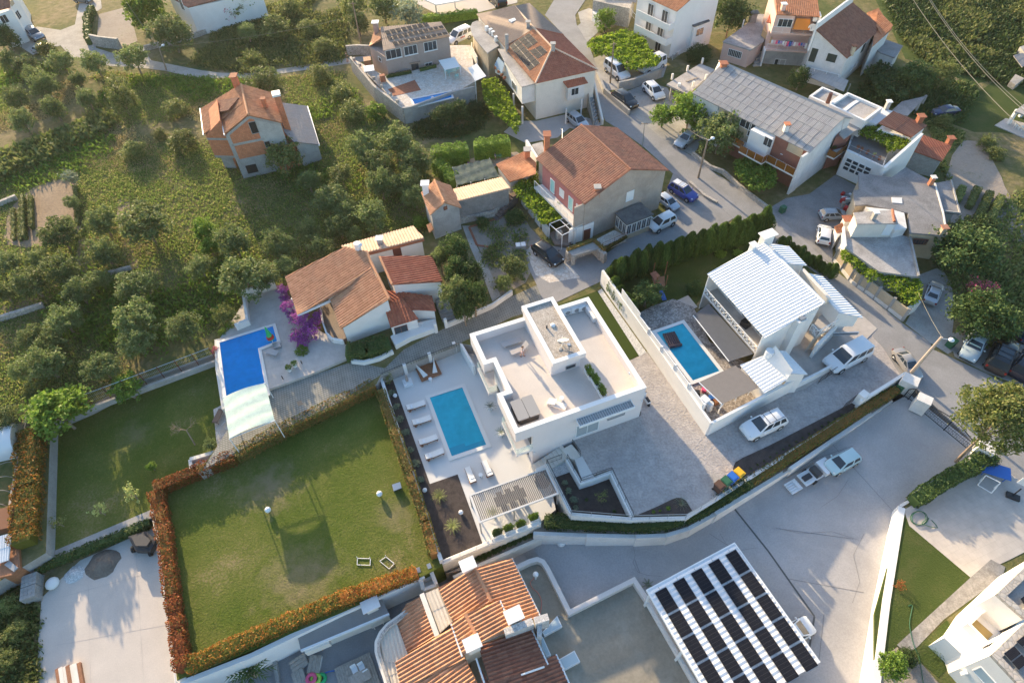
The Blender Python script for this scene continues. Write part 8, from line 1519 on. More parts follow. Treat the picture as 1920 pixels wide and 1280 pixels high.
o=thing('polytunnel','white plastic polytunnel with framed end at the left edge','greenhouse',A2(0,780,0));e0,e1=A2(150,880,0),A2(190,650,0);ax_=A2(-300,980,0)-A2(150,880,0);mb=MB();n_=8;arc=[lerp(e0,e1,.5)+(e0-e1)/2*math.cos(math.pi*k/n_)+V((0,0,2.0*math.sin(math.pi*k/n_)**.7)) for k in range(n_+1)];mb.add(arc+[p+ax_ for p in arc],[(k,k+1,n_+2+k,n_+1+k) for k in range(n_)]);mb.part('cover',plain('tunnel_film',(.72,.72,.72),.5),o,smooth=60);mb=MB();mb.tube(arc,.05,5);[mb.tube([xy(p,0),p],.03,4) for p in arc[1:-1:2]];mb.part('end_frame',WOODG,o);mb=MB();mb.add(arc,[tuple(range(len(arc)))]);mb.part('end_film',plain('end_film',(.50,.48,.45),.5),o)
for k in range(4):p0,p1=A2(-40+0*k,1010+75*k,0),A2(120-12*k,920+110*k,0);MB().tube([p0,lerp(p0,p1,.4)+V((0,0,1.0)),lerp(p0,p1,.8)+V((0,0,.7)),p1],.035,5).single('tunnel_hoop',WOODG,'bare bent hoop over the beds beside the polytunnel','hoop','bare tunnel hoops')
o=thing('garden_shed','small shed with pale sheet roof at the left edge','shed',A3(50,400,LC));q=[A3(-30,220,1.0),A3(85,188,1.0),A3(62,385,.6),A3(-40,420,.6)];tiles(o,q,CORRW,.2,4,.04);walls(o,[xy(p,0) for p in (A3(-25,225,.8),A3(110,250,.8),A3(120,420,.8),A3(60,480,.8),A3(-40,500,.8))],-1.6,WOOD,.3);MB().prism([A3(62,385,.5),A3(130,440,.4),A3(100,470,.4),A3(30,420,.4)],.3,.42).part('porch_roof',METG,o)
MB().box(A3(70,110,0)+V((0,0,-.3)),1.6,2.2,1.2,.2).single('rusty_tank',plain('rust',(.20,.09,.05),.9),'rusty brown tank beside the garden shed','tank');MB().pwall([A2(215,590,0),A2(150,900,0),A2(95,1240,0)],.25,0,.5).single('timber_edging',WOODG,'grey timber edging between polytunnel and amber hedge','edging')
o=thing('open_shelter','white open shelter with tiled floor at the right edge','shelter',D0(1850,870,0));MB().prism([D0(1650,910,.15),D0(1730,860,.15),D0(2000,930,.15),D0(2000,1060,.15)],0,.15).part('floor',PATIO,o);MB().prism([D0(1795,810,2.6),D0(1870,750,2.6),D0(2050,800,2.6),D0(2050,900,2.6)],2.4,2.6).part('roof',CONCW,o);[MB().box(D0(x,y,0),.4,.4,2.4).part('pillar',WHITE,o) for x,y in ((1745,905),(1830,850))]
for i,(x,y) in enumerate(((1800,930),(1830,945))):chair_(D0(x,y,.15),i,'white chair under the open shelter',METW,'chairs under the shelter','garden_chair')
# ================================================================== HEDGES AND BEDS
def pl(z,*q):return [P(x,y,z) for x,y in q]
hedge('hedge',pl(LL,(300,928),(316,1010),(330,1120),(350,1256)),1.25,1.25,PHOT,'tall rust red hedge along the left side of the big lawn',ls=.17,dens=85)
hedge('hedge',pl(LL,(300,924),(375,892),(446,864)),1.2,1.5,PHOT,'short rust red hedge at the upper left lawn corner',ls=.17,dens=85)
hedge('hedge',pl(LL,(450,862),(530,818),(640,765),(704,733)),1.25,1.6,PHOT3,'green and bronze hedge between big lawn and paved lane',ls=.17,dens=85)
hedge('hedge',pl(LL,(716,742),(770,895),(800,985),(816,1045)),1.0,1.3,PHOT3,'narrow green and bronze hedge beside the white terrace wall',ls=.17,dens=85)
hedge('hedge',pl(LL,(356,1252),(480,1197),(640,1128),(782,1078)),1.2,1.15,PHOTO2,'amber orange hedge along the lower edge of the big lawn',ls=.17,dens=85)
hedge('hedge',pl(0,(66,815),(62,920),(54,1022)),2.3,1.4,PHOTO2,'wide amber and green hedge at the far left lawn edge',ls=.2,dens=70)
bz=lambda x:-2.2+max(0,min(1,(x-1000)/690))*2.25
inn=((1012,972),(1070,966),(1185,976),(1285,970),(1340,938),(1480,852),(1688,726));outr=((1000,999),(1100,1003),(1192,1005),(1250,1003),(1292,990),(1342,962),(1482,878),(1672,750))
mb=MB();mb.prism([P(x,y,bz(x)) for x,y in inn]+[P(x,y,bz(x)) for x,y in outr[::-1]],-6);mb.single('hedge_bed',DIRT,kind='structure')
for i,(a,b) in enumerate(zip(outr[:-1],outr[1:])):
 z=(bz(a[0])+bz(b[0]))/2+.18;MB().wall(P(*a,z),P(*b,z),.36,-6,z).single('retaining_wall',WHITE2,'white retaining wall piece of the yard, '+('nearest the clay roofs','second from the clay roofs','under the dark hedge middle','before the bend','at the bend','after the bend','nearest the gate pillar')[i],'wall','stepped retaining wall of the yard')
hedge('hedge',[P(x,y-3,bz(x)) for x,y in ((1022,985),(1100,988),(1190,992),(1250,988),(1300,972),(1345,946),(1400,912))],1.25,1.15,DARKL,'dark green hedge curving below the driveway rail',ls=.16,dens=90)
hedge('hedge',[P(x,y-2,bz(x)) for x,y in ((1405,909),(1480,862),(1580,797),(1676,738))],.95,.9,PHOT3,'bronze tinted hedge between driveway wall and yard',ls=.16,dens=90)
hedge('hedge',[P(1705,946,-.3),P(1760,910,-.1),P(1848,862,0)],1.4,1.5,DARKL,'dark leafy hedge between yard and court on the right',ls=.2,dens=80)
MB().pwall([P(1688,948,.15),P(1762,905,.2),P(1832,848,.3)],.25,-3,None).single('yard_wall',WHITE2,'pale wall along the right side of the yard below the hedge','wall')
MB().pwall([P(1691,950,.1),P(1662,1128,.1),P(1643,1283,.1),P(1625,1440,.1)],.6,-6,None).single('yard_wall',WHITE,'long white wall between yard and side lawn','wall')
for pts,hh,l in (((sh(190,410,0),sh(400,395,0),sh(570,365,0)),2.9,'bright green clipped hedge left of the gap'),((sh(650,330,0),sh(850,310,0),sh(1020,290,0)),2.8,'bright green clipped hedge right of the gap'),((sh(230,480,0),sh(330,560,0),sh(420,680,0)),2.2,'bright green clipped hedge beside the net shade')):hedge('hedge',pts,1.7,hh,BROAD,l,ls=.24,dens=55)
hedge('hedge',pl(LC,(75,1070),(150,1040),(285,985)),.8,.9,DARKL,'dark shrub row below the path at the pale yard slab',ls=.2,dens=60);hedge('hedge',[B0(1195,180,0),B0(1400,160,0),B0(1610,130,0)],1.2,1.6,BROAD,'green hedge behind the taupe house',ls=.22,dens=50)
hedge('flower_bed',pl(0,(655,668),(690,664),(730,652)),2.2,1.3,DARKL,'dense mixed shrubs in the curved white planter','planting',ls=.2,dens=70)
hedge('hedge',[A0(660,330,0),A0(650,180,0),A0(690,90,0)],1.0,1.5,DARKL,'dark hedge along the upper lane by the walled garden',ls=.25,dens=40)
for i,(x0,y0,x1,y1) in enumerate(((105,290,110,510),(150,290,158,515),(185,210,195,505),(235,200,245,430),(560,130,575,400))):hedge('crop_row',[A1(x0,y0,0),A1(x1,y1,0)],.5,(.5,.5,1.1,.8,.7)[i],SCRUB,('short low crop row nearest the left edge','low crop row second from the left edge','tallest dark crop row in the middle','dark crop row right of the tallest one','long loose row along the right side of the left plot')[i],'crop row','crop rows in the left vegetable plot',ls=.2,dens=50)
for i,(x0,y0,x1,y1) in enumerate(((1400,140,1360,240),(1510,150,1450,280),(1600,180,1500,390),(1680,210,1590,400))):hedge('crop_row',[D1(x0,y0,0),D1(x1,y1,0)],.9,.9,SCRUB,('short leafy crop row beside the grey flat roof','staked crop row second from the grey roof','staked crop row third from the grey roof','staked crop row nearest the right edge')[i],'crop row','crop rows in the right vegetable plot',ls=.22,dens=45)
vine_mb([C0(x,y,2.4) for x,y in ((540,310),(640,270),(740,240),(800,215),(960,270),(1000,370),(1085,440),(1030,480),(880,500),(830,480),(720,400),(600,380))],2.5,.8,60,.32,21).single('grape_vine',VINE,'large bright vine canopy over the parked white vans','vine')
vine_mb([B0(x,y,2.2) for x,y in ((1640,590),(1740,570),(1810,650),(1870,760),(1930,900),(1890,960),(1800,880),(1700,790),(1660,720))],2.4,.8,60,.3,23).single('grape_vine',VINE,'bright vine canopy beside the white wing of the solar house','vine')
vine_mb([lh(x,y,2.2) for x,y in ((620,1000),(760,950),(900,980),(1010,1090),(1010,1200),(900,1260),(760,1230),(650,1120))],2.3,.8,60,.3,25).single('grape_vine',BROAD,'green vine canopy in front of the amber balconies','vine');vine_mb([D0(x,y,2) for x,y in ((700,520),(820,450),(1000,530),(1070,620),(1000,720),(820,700))],2.2,.9,45,.34,27).single('grape_vine',DARKL,'dark vine canopy behind the white terrace house','vine')
# ================================================================== TREES AND SHRUBS
TR='''o|10,70,22,dark|beside the white house at the upper left
o|15,112,18,olive|at the left edge below the upper white house
o|46,122,19,olive|second from the left edge below the forecourt
o|88,92,15,scrub|nearest the two parked cars at the upper left
o|66,143,20,olive|below the upper forecourt, in the second row
o|116,116,22,olive|wide one just below the upper forecourt
o|178,118,24,olive|pale one beside the lane bend
o|146,150,15,olive|small one between lane bend and track
o|250,108,27,olive|tallest one beside the lane by the walled garden
o|222,158,19,scrub|below the tall lane tree
o|85,160,22,olive|round one in the third row at the upper left
o|31,182,22,olive|large one near the left edge, third row
o|162,184,20,olive|alone at the head of the bare track
o|100,203,22,olive|above the bramble bank on the left
o|40,226,22,olive|nearest the bramble bank at the left edge
o|228,186,30,scrub|bushy one between brick house and track
o|320,62,32,olive|large round one beside the lane lamp post
b|275,20,36,broad|big bright crown over the walled garden
b|423,22,20,olea|pinkish one beside the cypress at the top
b|464,62,19,olive|grey green one above the lane, left of the scrub
b|440,8,26,scrub|leafy one at the top beside the white house wall
b|475,118,20,scrub|beside the lane above the brick house
s|333,211,26,scrub|left of the brick house, uppermost
s|345,276,30,scrub|below and left of the brick house
s|253,290,26,scrub|in the rough meadow left of the brick house
s|300,255,16,scrub|small one in the meadow left of the brick house
o|131,333,14,silver|small silvery one at the top of the vegetable plot
o|134,380,14,olive|small one beside the vegetable plot
o|129,418,14,olive|small one at the low corner of the vegetable plot
o|111,440,31,olive|dark one below the vegetable plot
o|191,416,29,olive|beside the orange track, upper one
o|271,420,40,olive|broad one with wide shadow right of the track
o|196,474,28,olive|beside the orange track, lower one
o|17,496,24,olive|at the left edge below the vegetable plot
o|70,484,20,olive|second from the left edge below the plot
o|57,528,34,olive|large one above the left terrace wall
o|117,506,32,olive|middle one above the left terrace wall
o|8,550,20,olive|at the left edge on the dry strip
o|146,546,30,olive|silvery one right below the terrace wall
o|188,524,18,olive|slim one at the right end of the terrace wall
o|255,535,32,olive|uppermost silvery one of the middle column
o|255,598,36,olive|largest silvery one of the middle column
o|253,640,30,olive|lowest silvery one of the middle column
o|117,600,32,olive|silvery one in the left column
o|62,632,26,olive|near the left edge above the polytunnel rows
o|96,646,28,olive|pale one above the left lawn corner
o|85,682,36,olive|broad one nearest the upper left lawn corner
o|40,694,22,olive|pale one left of the lawn corner
o|191,688,28,olive|beside the lawn fence, left of the fig
o|12,785,26,olive|at the left edge just above the polytunnel
o|62,742,20,scrub|low one between fig and grove
o|343,612,28,olive|alone by the fence above the blue pool
o|376,500,24,olive|small pale one in the clearing
b|384,432,24,broad|bright upright one in the clearing
b|392,462,18,broad|bright narrow one just below another in the clearing
o|438,455,33,olive|grey one beside the bright upright tree
o|456,520,43,olive|largest one, above the blue pool
o|423,592,20,scrub|loose one behind the round pool shrubs
o|490,515,30,olive|between the blue pool and the brick house lot
s|544,26,28,scrub|at the top left of the scrub slope
s|519,68,34,scrub|large dark one on the scrub slope
s|585,62,24,scrub|right part of the scrub slope
s|610,95,24,scrub|low one beside the end of the lane
b|498,156,30,olive|dark one above the brick house roof
b|666,14,26,scrub|left of the pole at the top
b|671,42,22,olive|just below the pole at the top
b|720,14,27,olive|third from the left along the top edge
b|764,28,28,silver|pale one behind the taupe house
s|604,148,26,scrub|bright one left of the rubble terrace wall
s|640,184,25,scrub|second one left of the rubble terrace wall
s|662,220,29,scrub|reddish one below the rubble terrace wall
s|705,215,22,broad|yellow green one against the rubble terrace wall
o|681,280,31,olive|left one below the walled terrace
o|740,270,38,olive|largest one below the walled terrace
o|778,304,30,olive|beside the clipped bright hedge
o|712,312,30,olive|middle one above the shed tower
o|764,342,28,olive|nearest the net shade
o|714,345,30,olive|lower middle one above the shed tower
b|529,294,33,scrub|dark one in front of the brick house
b|832,216,23,dark|round dark citrus beside the small terrace pool
b|860,206,20,dark|smaller dark citrus below the small terrace pool
s|892,206,18,dark|low one below the terrace wall corner
o|624,374,29,olive|pale one left of the shed tower
o|578,432,22,olive|small one in the shaded clearing
o|521,456,30,olive|dark one left of the terracotta roof
o|658,398,24,olive|beside the path of the shed tower
o|699,406,31,olive|between shed tower and terracotta villa
o|637,424,24,olive|just above the pale sunlit roof
o|778,368,22,olive|directly left of the shed tower
s|788,420,16,broad|bright one at the foot of the shed tower
o|666,443,18,olive|nearest the pale sunlit roof
o|601,466,24,olive|left above the terracotta roof
o|536,502,22,olive|beside the top of the bougainvillea
o|578,340,22,olive|dark one in the shade of the brick house
o|640,330,24,scrub|loose one between brick house and grove
s|825,482,18,olive|tall one beside the steps of the terracotta villa
s|854,468,24,dark|topmost dark one beside the garden path
s|854,508,22,dark|second dark one beside the garden path
s|884,514,22,dark|dark one touching the garden path
s|852,552,26,olive|olive toned one above the low lane wall
s|888,554,24,dark|dark one above the low lane wall
s|870,580,18,dark|lowest dark one against the low lane wall
o|962,500,24,olive|loose one in the walled court by the lane
o|945,530,16,olive|small one at the lower court corner
s|905,418,14,dark|dark one on the court soil
s|965,410,20,dark|dark one below the vine arcade
b|1135,36,20,round|round clipped one in front of the stone house
s|1128,55,10,round|small clipped one in front of the stone house
b|1244,216,21,broad|left bright fig beside the grey car
b|1295,208,36,broad|big bright fig in front of the long house
o|1352,248,40,olive|large one beside the street lamp
s|1308,110,26,dark|behind the apartment house stairs
b|1372,24,40,dark|large dark one between the two upper houses
b|1500,146,20,dark|dark one below the grey canopy
b|1716,146,30,dark|dark one on the slope above the parked blue car
b|1770,140,28,scrub|second one on the slope above the blue car
s|1765,232,18,scrub|beside the brown garage chimney
s|1847,272,20,scrub|upper one beside the right garden
s|1868,292,18,scrub|lower one beside the right garden
b|1812,466,48,dark|big dark round one right of the beige house
b|1832,436,36,dark|dark one behind the big round tree on the right
b|1837,548,28,olea|pink flowering one on the right
b|1836,590,50,dark|wide dark one below the pink oleander
b|1884,606,30,dark|dark one at the right edge by the cars
k|1882,782,70,oak|huge yellow green one beside the iron gate
s|1846,862,24,dark|round one at the gate end of the hedge
s|1690,1097,12,geran|bronze one on the side lawn wall
b|1675,1248,28,broad|bright one at the lower yard wall
s|1703,1232,20,dark|dark one beside the bright lower tree
b|237,726,27,broad|small fig in front of the lawn fence
b|108,772,50,broad|broad fig at the upper left lawn corner
b|247,924,17,lemon|pale yellow green one in the middle of the lawn
b|186,955,16,lemon|pale yellow green one low on the lawn
b|108,978,14,sparse|thin one at the lower left lawn edge
b|283,874,9,broad|tiny bright one on the left lawn
o|394,834,13,olive|small one beside the paved strip
b|1213,552,27,dark|dense fruit tree beside the play tower
s|1352,476,11,broad|small bright one on the lawn by the thuja row
s|1383,474,10,broad|second small bright one by the thuja row
s|1302,542,17,dark|dark one at the light slab by the pool
s|567,658,14,round|round clipped one on the curved pool terrace
s|432,610,11,round|right round ball above the blue pool
s|418,622,11,round|left round ball above the blue pool
s|402,655,10,olea|pink flowering one at the blue pool corner
s|20,1135,22,scrub|in the lower left rough, uppermost
s|30,1185,24,scrub|in the lower left rough, middle
s|15,1240,26,scrub|in the lower left rough, lowest'''
for ln in TR.split('\n'):
 k_,n_,l=ln.split('|');x,y,r_,kd=n_.split(',');x,y,r_=int(x),int(y),int(r_);zb=LL if (y>715 and 60<x<420 and kd != 'olive' or (x,y)==(394,834)) else (LC if y>1100 and x<90 else 0)
 if k_=='s' and 820<x<892 and 460<y<590:tree(x,y,r_*1.1,kd,'shrub '+l,'tall_shrub','shrub','garden and field shrubs',0,1.9,True,1.5)
 elif k_=='s':shrub(x,y,r_*1.05,kd,'shrub '+l,'shrub','shrub','garden and field shrubs',zb,.85)
 else:tree(x,y,r_*1.08,kd,{'o':'olive tree ','b':'tree, ','k':'tree, '}[k_]+l,'olive_tree' if k_=='o' else 'garden_tree','tree','olive grove' if k_=='o' else 'garden trees',zb,k=1.9 if kd=='oak' else 1.0)
o=local('bougainvillea','magenta bougainvillea climbing the corner of the terracotta villa','bougainvillea',P(565,640,0));inst(TRK,'trunk',o,(0,0,0),(0,0,0),(1,1,2.5));random.seed(2)
for x,y,z,r_ in ((530,545,2.2,.9),(538,575,2.2,1.0),(562,600,2.0,1.25),(575,622,1.2,1.5),(596,590,2.0,.7),(555,628,1.2,1.0),(534,560,1.6,.8),(548,590,1.7,.9),(588,606,1.3,1.0),(568,640,.7,1.0)):p=P(x,y,z)-P(565,640,0);inst(random.choice(crowns('boug')),'crown',o,p,(0,0,rnd()*6),r_)
random.seed(8);mb=MB();bt=P(366,834,LL);mb.tube([bt,bt+V((-.3,.5,.9)),bt+V((-.55,.9,1.5))],.07,6,.05)
def twig(p,d,L,r_,n):
 q=p+d*L;mb.tube([p,q],r_,4,r_*.6)
 if n:
  for k in range(3):twig(lerp(p,q,.6+.4*rnd()),(d+rv()*.75+V((0,0,.1))).normalized(),L*.7,r_*.6,n-1)
for k in range(4):twig(bt+V((-.55,.9,1.5)),(rv()*.8+V((-.1,.3,.6))).normalized(),.8,.035,3)
mb.single('bare_tree',POLE,'bare leafless sapling leaning on the left lawn','tree')
def cone_crown(seed,n=1500,ls=.13):
 random.seed(seed);mb=MB();f=lambda t:(min(1,t*4)**.5)*(1-t**3)**.6
 mb.add([V((math.cos(k*.7854)*f(t)*.72,math.sin(k*.7854)*f(t)*.72,t)) for t in (.02,.3,.6,.95) for k in range(8)],[(j*8+k,j*8+(k+1)%8,j*8+8+(k+1)%8,j*8+8+k) for j in range(3) for k in range(8)])
 for k in range(n):
  t=rnd()**.85;a=rnd()*6.283;r_=f(t)*(.86+.22*rnd())*(1+.14*math.sin(a*5+seed));d=V((math.cos(a)*.4,math.sin(a)*.4,1+rnd())).normalized();leaf(mb,V((math.cos(a)*r_,math.sin(a)*r_,t)),ls*(.5+.7*rnd()),d)
 return mb.mesh('thuja_crown',THUJA)
TH=[cone_crown(k) for k in (1,2,3)]
def thuja(p,r_,h_,label,group,name='thuja',i=0):o=local(name,label,'conifer',p,group);inst(TH[i%3],'crown',o,(0,0,.05),(0,0,i*1.7),(r_,r_,h_));inst(TRK,'trunk',o,(0,0,0),None,(.8,.8,.5));return o
tb_=[P(1158,530),P(1235,503),P(1310,476),P(1385,458),P(1432,438)];random.seed(6)
for i in range(31):t=i/30*4;j=min(3,int(t));p=lerp(tb_[j],tb_[j+1],t-j)+V((0,(.35 if i%2 else -.25),0));thuja(p,.72+.2*rnd(),3.2+1.3*rnd(),'dark green thuja in the tight row behind the white house lawn','thuja row behind the white house',i=i)
for i,(x,y,h_) in enumerate(((1142,535,3.0),(1150,552,2.9),(1160,566,2.7),(1170,580,2.7),(1181,592,2.6),(1152,522,3.0))):thuja(P(x,y),.8,h_,('thuja cone at the white wall end of the row','thuja cone second from the wall top corner','thuja cone third along the white garden wall','thuja cone fourth along the white garden wall','lowest thuja cone along the white garden wall','thuja cone where row and white wall meet')[i],'thujas along the white wall',i=i)
for i in range(11):p=lerp(P(1462,462),P(1556,522),i/10);thuja(p,.55,1.6+.5*(i%3==1)+.3*(i>8),'small dark thuja along the road edge of the white house','thujas along the road',i=i)
thuja(P(396,48),.95,5.5,'single slender cypress against the white wall at the top',None,'cypress',1)
palm(B0(1520,655,0),1.6,'dark cycad palm between terrace pool and awning','palm',1.2,DARKL,71,n=24);palm(D3(1240,1050,0),.95,'round dark cycad on the small lawn by the white villa','palm',.15,DARKL,72,'cycad',n=34,droop=.4);palm(C3(985,570,-3.7),.8,'small palm at the parapet corner by the carport','palm',.2,DARKL,73,n=12)
GRS=leaf_mat('meadow_grass',[(.075,.122,.024),(.105,.152,.034),(.155,.18,.05),(.21,.19,.08)],.5)
fpoly=[(p.x,p.y) for p in pl(0,(-80,105),(150,130),(300,145),(480,150),(640,135),(690,215),(770,250),(800,300),(790,440),(700,440),(540,515),(440,590),(395,630),(150,735),(-80,810))]
excl=[[(p.x,p.y) for p in q] for q in (fp(A1,0,(250,120),(420,60),(560,80),(590,420),(500,520),(200,560),(60,540),(30,480),(60,300),(150,190)),[uh(90,640,0),uh(380,560,0),uh(1380,760,0),uh(1480,1030,0),uh(600,1260,0)],pl(0,(-90,330),(10,290),(130,240),(185,190),(200,150),(160,150),(120,215),(-90,275)),pl(0,(640,150),(660,110),(795,215),(760,260)))]
nf=lambda s,lo,o=0:(lambda x,y:0 if any(inpoly(x,y,e) for e in excl) else max(0,min(1,(mnoise.noise(V((x*s+o,y*s,o)))-lo)*4)))
scatter_mb(fpoly,38000,.30,6,0,.8,nf(.06,-.35),.4,1).single('wild_grass',GRS,kind='stuff');scatter_mb(fpoly,13000,.30,6,0,.8,nf(.09,.08,9),.3,2).single('dry_grass',STRAW,kind='stuff')
scatter_mb(fpoly,4500,.5,9,.15,.3,nf(.07,.12,31),.5,3,2).single('brambles',BROAD,kind='stuff')
scatter_mb([(p.x,p.y) for p in pl(0,(-80,345),(20,290),(130,250),(200,215),(215,235),(120,285),(0,340),(-80,390))],1500,.8,12,.2,.3,None,.6,4,3.2).single('brambles',SCRUB,kind='stuff')
scatter_mb([(p.x,p.y) for p in pl(0,(480,20),(640,-20),(650,90),(640,115),(470,140),(360,120),(400,70))],6000,.5,8,.1,.4,nf(.08,-.3,5),.5,5,3).single('brambles',SCRUB,kind='stuff')
scatter_mb([(p.x,p.y) for p in pl(0,(1640,-40),(1960,-60),(1960,170),(1850,150),(1740,120),(1690,70))],16000,.55,6,.1,.5,nf(.12,-.5,3),.5,6,3).single('slope_scrub',DARKL,kind='stuff');scatter_mb([(p.x,p.y) for p in pl(0,(1640,-40),(1960,-60),(1960,170),(1740,120),(1690,70))],5000,.6,7,.4,.5,nf(.16,0,17),.5,16,3).single('slope_scrub',SCRUB,kind='stuff')
scatter_mb([(p.x,p.y) for p in pl(0,(1790,420),(1960,340),(1960,640),(1860,650),(1790,560),(1760,500))],1500,.6,6,0,.5,None,.4,7).single('wild_grass',SCRUB,kind='stuff');scatter_mb([(p.x,p.y) for p in pl(LC,(-40,1110),(68,1105),(68,1290),(-40,1290))],1500,.5,7,LC,.5,None,.3,8).single('wild_grass',SCRUB,kind='stuff')
scatter_mb([(p.x,p.y) for p in pl(0,(1650,130),(1740,150),(1830,165),(1800,230),(1740,230),(1690,200),(1600,190))],2500,.5,7,.1,.5,None,.5,9,3).single('slope_scrub',DARKL,kind='stuff')
scatter_mb([(p.x,p.y) for p in (sh(600,1090,0),sh(870,1010,0),sh(1150,910,0),sh(1240,1080,0),P(985,450),P(990,500),P(940,555),P(905,500))],420,.38,9,.05,.5,nf(.35,-.1,7),.3,21,3).single('court_weeds',SCRUB,kind='stuff')
scatter_mb([(p.x,p.y) for p in fp(D0,0,(1150,880),(1400,960),(1420,1010),(1300,1100),(1180,1000))]+[(p.x,p.y) for p in fp(D1,0,(1300,60),(1330,100))],700,.4,7,0,.5,None,.3,22,2).single('court_weeds',SCRUB,kind='stuff')
scatter_mb([(p.x,p.y) for p in fp(B0,0,(1130,930),(1400,830),(1640,760),(1720,900),(1480,990),(1200,1010))],900,.5,7,.1,.5,nf(.3,-.3,11),.4,23,2).single('garden_plants',DARKL,kind='stuff')
random.seed(12);mb=MB()
for poly,z,n in (((pl(LL,(330,932),(440,868),(700,745),(812,1050),(640,1130),(350,1245))),LL,7000),((pl(LL,(98,800),(245,727),(405,672),(430,800),(380,880),(290,935),(98,1025))),LL,4000)):
 pp=[(p.x,p.y) for p in poly];m_=scatter_mb(pp,n,.075,3,z,1.2,None,.12,n);mb.add(m_.v,m_.f)
mb.single('lawn_grass',leaf_mat('grass_blades',[(.10,.15,.024),(.14,.185,.03),(.18,.21,.05)],.5),kind='stuff')
# ================================================================== VEHICLES
W_,SV,BK,GY=(.75,.75,.76),(.46,.48,.51),(.012,.013,.016),(.22,.24,.27)
for a in (('suv',W_,'white family car with black roof bars on the upper driveway',(1466,781),(1394,814)),('van',W_,'white van with black windscreen by the white house entrance',(1622,653),(1550,690)),
('small',W_,'small white car beside the glass porch',(1262,408),(1219,429)),('suv',(.02,.05,.30),'blue car with white roof at the parking corner',(1258,347),(1304,374),(.7,.7,.72)),('hatch',(.42,.47,.55),'pale blue hatchback between porch and blue car',(1237,368),(1268,390)),
('hatch',BK,'black hatchback on the stone yard by the pergola frame',(1005,460),(1050,495)),('hatch',SV,'silver hatchback beside the white terrace wall stairs of the solar house',(1067,216),(1098,240)),('van',W_,'white van half under the vine canopy, windows dark',(1138,121),(1176,150)),
('van',W_,'white van mostly hidden behind the vine canopy',(1242,115),(1200,135)),('hatch',W_,'white hatchback parked facing the black pickup bay',(1212,160),(1240,186)),('hatch',(.015,.016,.018),'black car with pale windscreen parked beside the road wall',(1152,176),(1192,203)),
('sedan',SV,'silver car parked under the fig by the road',(1304,248),(1270,274)),('hatch',(.25,.30,.35),'grey blue hatchback on the forecourt facing the brick heap',(1537,404),(1588,402)),('small',W_,'white hatchback with roof bars seen from behind on the forecourt',(1543,458),(1546,424)),
('sedan',SV,'silver saloon in the yard beside the end of the vine wall',(1743,566),(1757,532)),('sedan',(.40,.37,.34),'beige silver saloon behind the leaning street pole',(1682,655),(1722,710)),('sedan',(.40,.47,.50),'pale silver car with sun screen parked on the right roadside',(1839,622),(1812,674)),
('suv',BK,'black off roader with black roof on the right roadside',(1862,700),(1890,640)),('suv',(.012,.014,.03),'dark car cut off by the right edge',(1905,710),(1945,660)),('small',(.42,.58,.62),'old pale turquoise car on the sloping yard',(1604,853),(1553,880)),
('van',W_,'white rescue van with red markings beside the taupe house',(881,62),(841,80)),('suv',BK,'black car parked at the top behind the hedge',(943,12),(922,-8)),('hatch',GY,'grey hatchback by the upper left house wall',(52,58),(78,74)),
('hatch',SV,'silver car half behind the olive at the upper left',(64,98),(94,82)),('hatch',GY,'dark car at the top of the left lane',(140,-2),(172,0)),('sedan',(.02,.03,.09),'old dark blue car in the grass plot',(1796,206),(1748,212)),('hatch',(.02,.03,.08),'blue car at the far right edge beside the dark tree',(1915,630),(1950,625))):
 zz=yz(Y(1578,868)) if 'turquoise' in a[2] else 0.06
 if 'taupe' in a[2]:zz=1.2
 o=car(*a[:5],z=zz,roofcol=a[5] if len(a)>5 else None,group='parked cars')
 if 'rescue' in a[2]:
  for s in (-1,1):mb=MB();[mb.tube([(-.3+.32*k,s*.90,.85),(-.3+.32*k,s*.925,.85)],.13,10) for k in range(3)];inst(mb.mesh('red_marking',RED),'red_marking',o)
  inst(MB().box((-.7,0,1.83),1.3,1.1,.06).mesh('roof_rack',METW),'roof_rack',o)
 if 'off roader' in a[2]:inst(MB().box((-.5,0,1.665),1.5,1.15,.03).mesh('glass_roof',GLASS),'glass_roof',o)
 if 'sun screen' in a[2]:inst(MB().box((.62,0,1.14),.25,1.05,.03).mesh('sun_screen',SHADEC),'sun_screen',o)
zq=yz(Y(1520,900));o=thing('trailer','small white trailer loaded with machine parts and boards','trailer',D2(300,1030,zq));a,b=D2(210,1080,zq),D2(400,970,zq);d=(b-a).normalized();n=V((-d.y,d.x,0));rz=math.atan2(d.y,d.x)
MB().box(lerp(a,b,.45)+V((0,0,.35)),2.2,1.3,.15,rz).part('bed',METW,o);MB().box(b+V((0,0,.3)),1.2,1.5,.55,rz).part('cover',METW,o);MB().box(lerp(a,b,.62)+V((0,0,.5)),.6,1.1,.5,rz).part('engine',TUBD,o);MB().box(lerp(a,b,.3)+V((0,0,.5)),.9,.5,.25,rz).part('seat',METD,o)
for k in range(4):MB().box(a-d*.2+n*(k-1.5)*.22+V((0,0,.3)),.3,.18,.08,rz).part('board',METW,o)
for s in (-.7,.7):MB().tube([lerp(a,b,.45)+n*s+V((0,0,.25))-n*.08,lerp(a,b,.45)+n*s+V((0,0,.25))+n*.08],.27,14).part('wheel',RUBBER,o)
for k in range(5):MB().box(a+n*(k-2)*.24-d*.5+V((0,0,.02)),1.3,.2,.18,rz).single('beam',METW,'white painted beam lying beside the trailer','beam','white beams by the trailer')
MB().tube([D2(95,1055,zq-.3),D2(330,920,zq+.4)],.05,5).single('long_pole',WOODG,'long thin pole lying beside the trailer at the yard wall','pole')
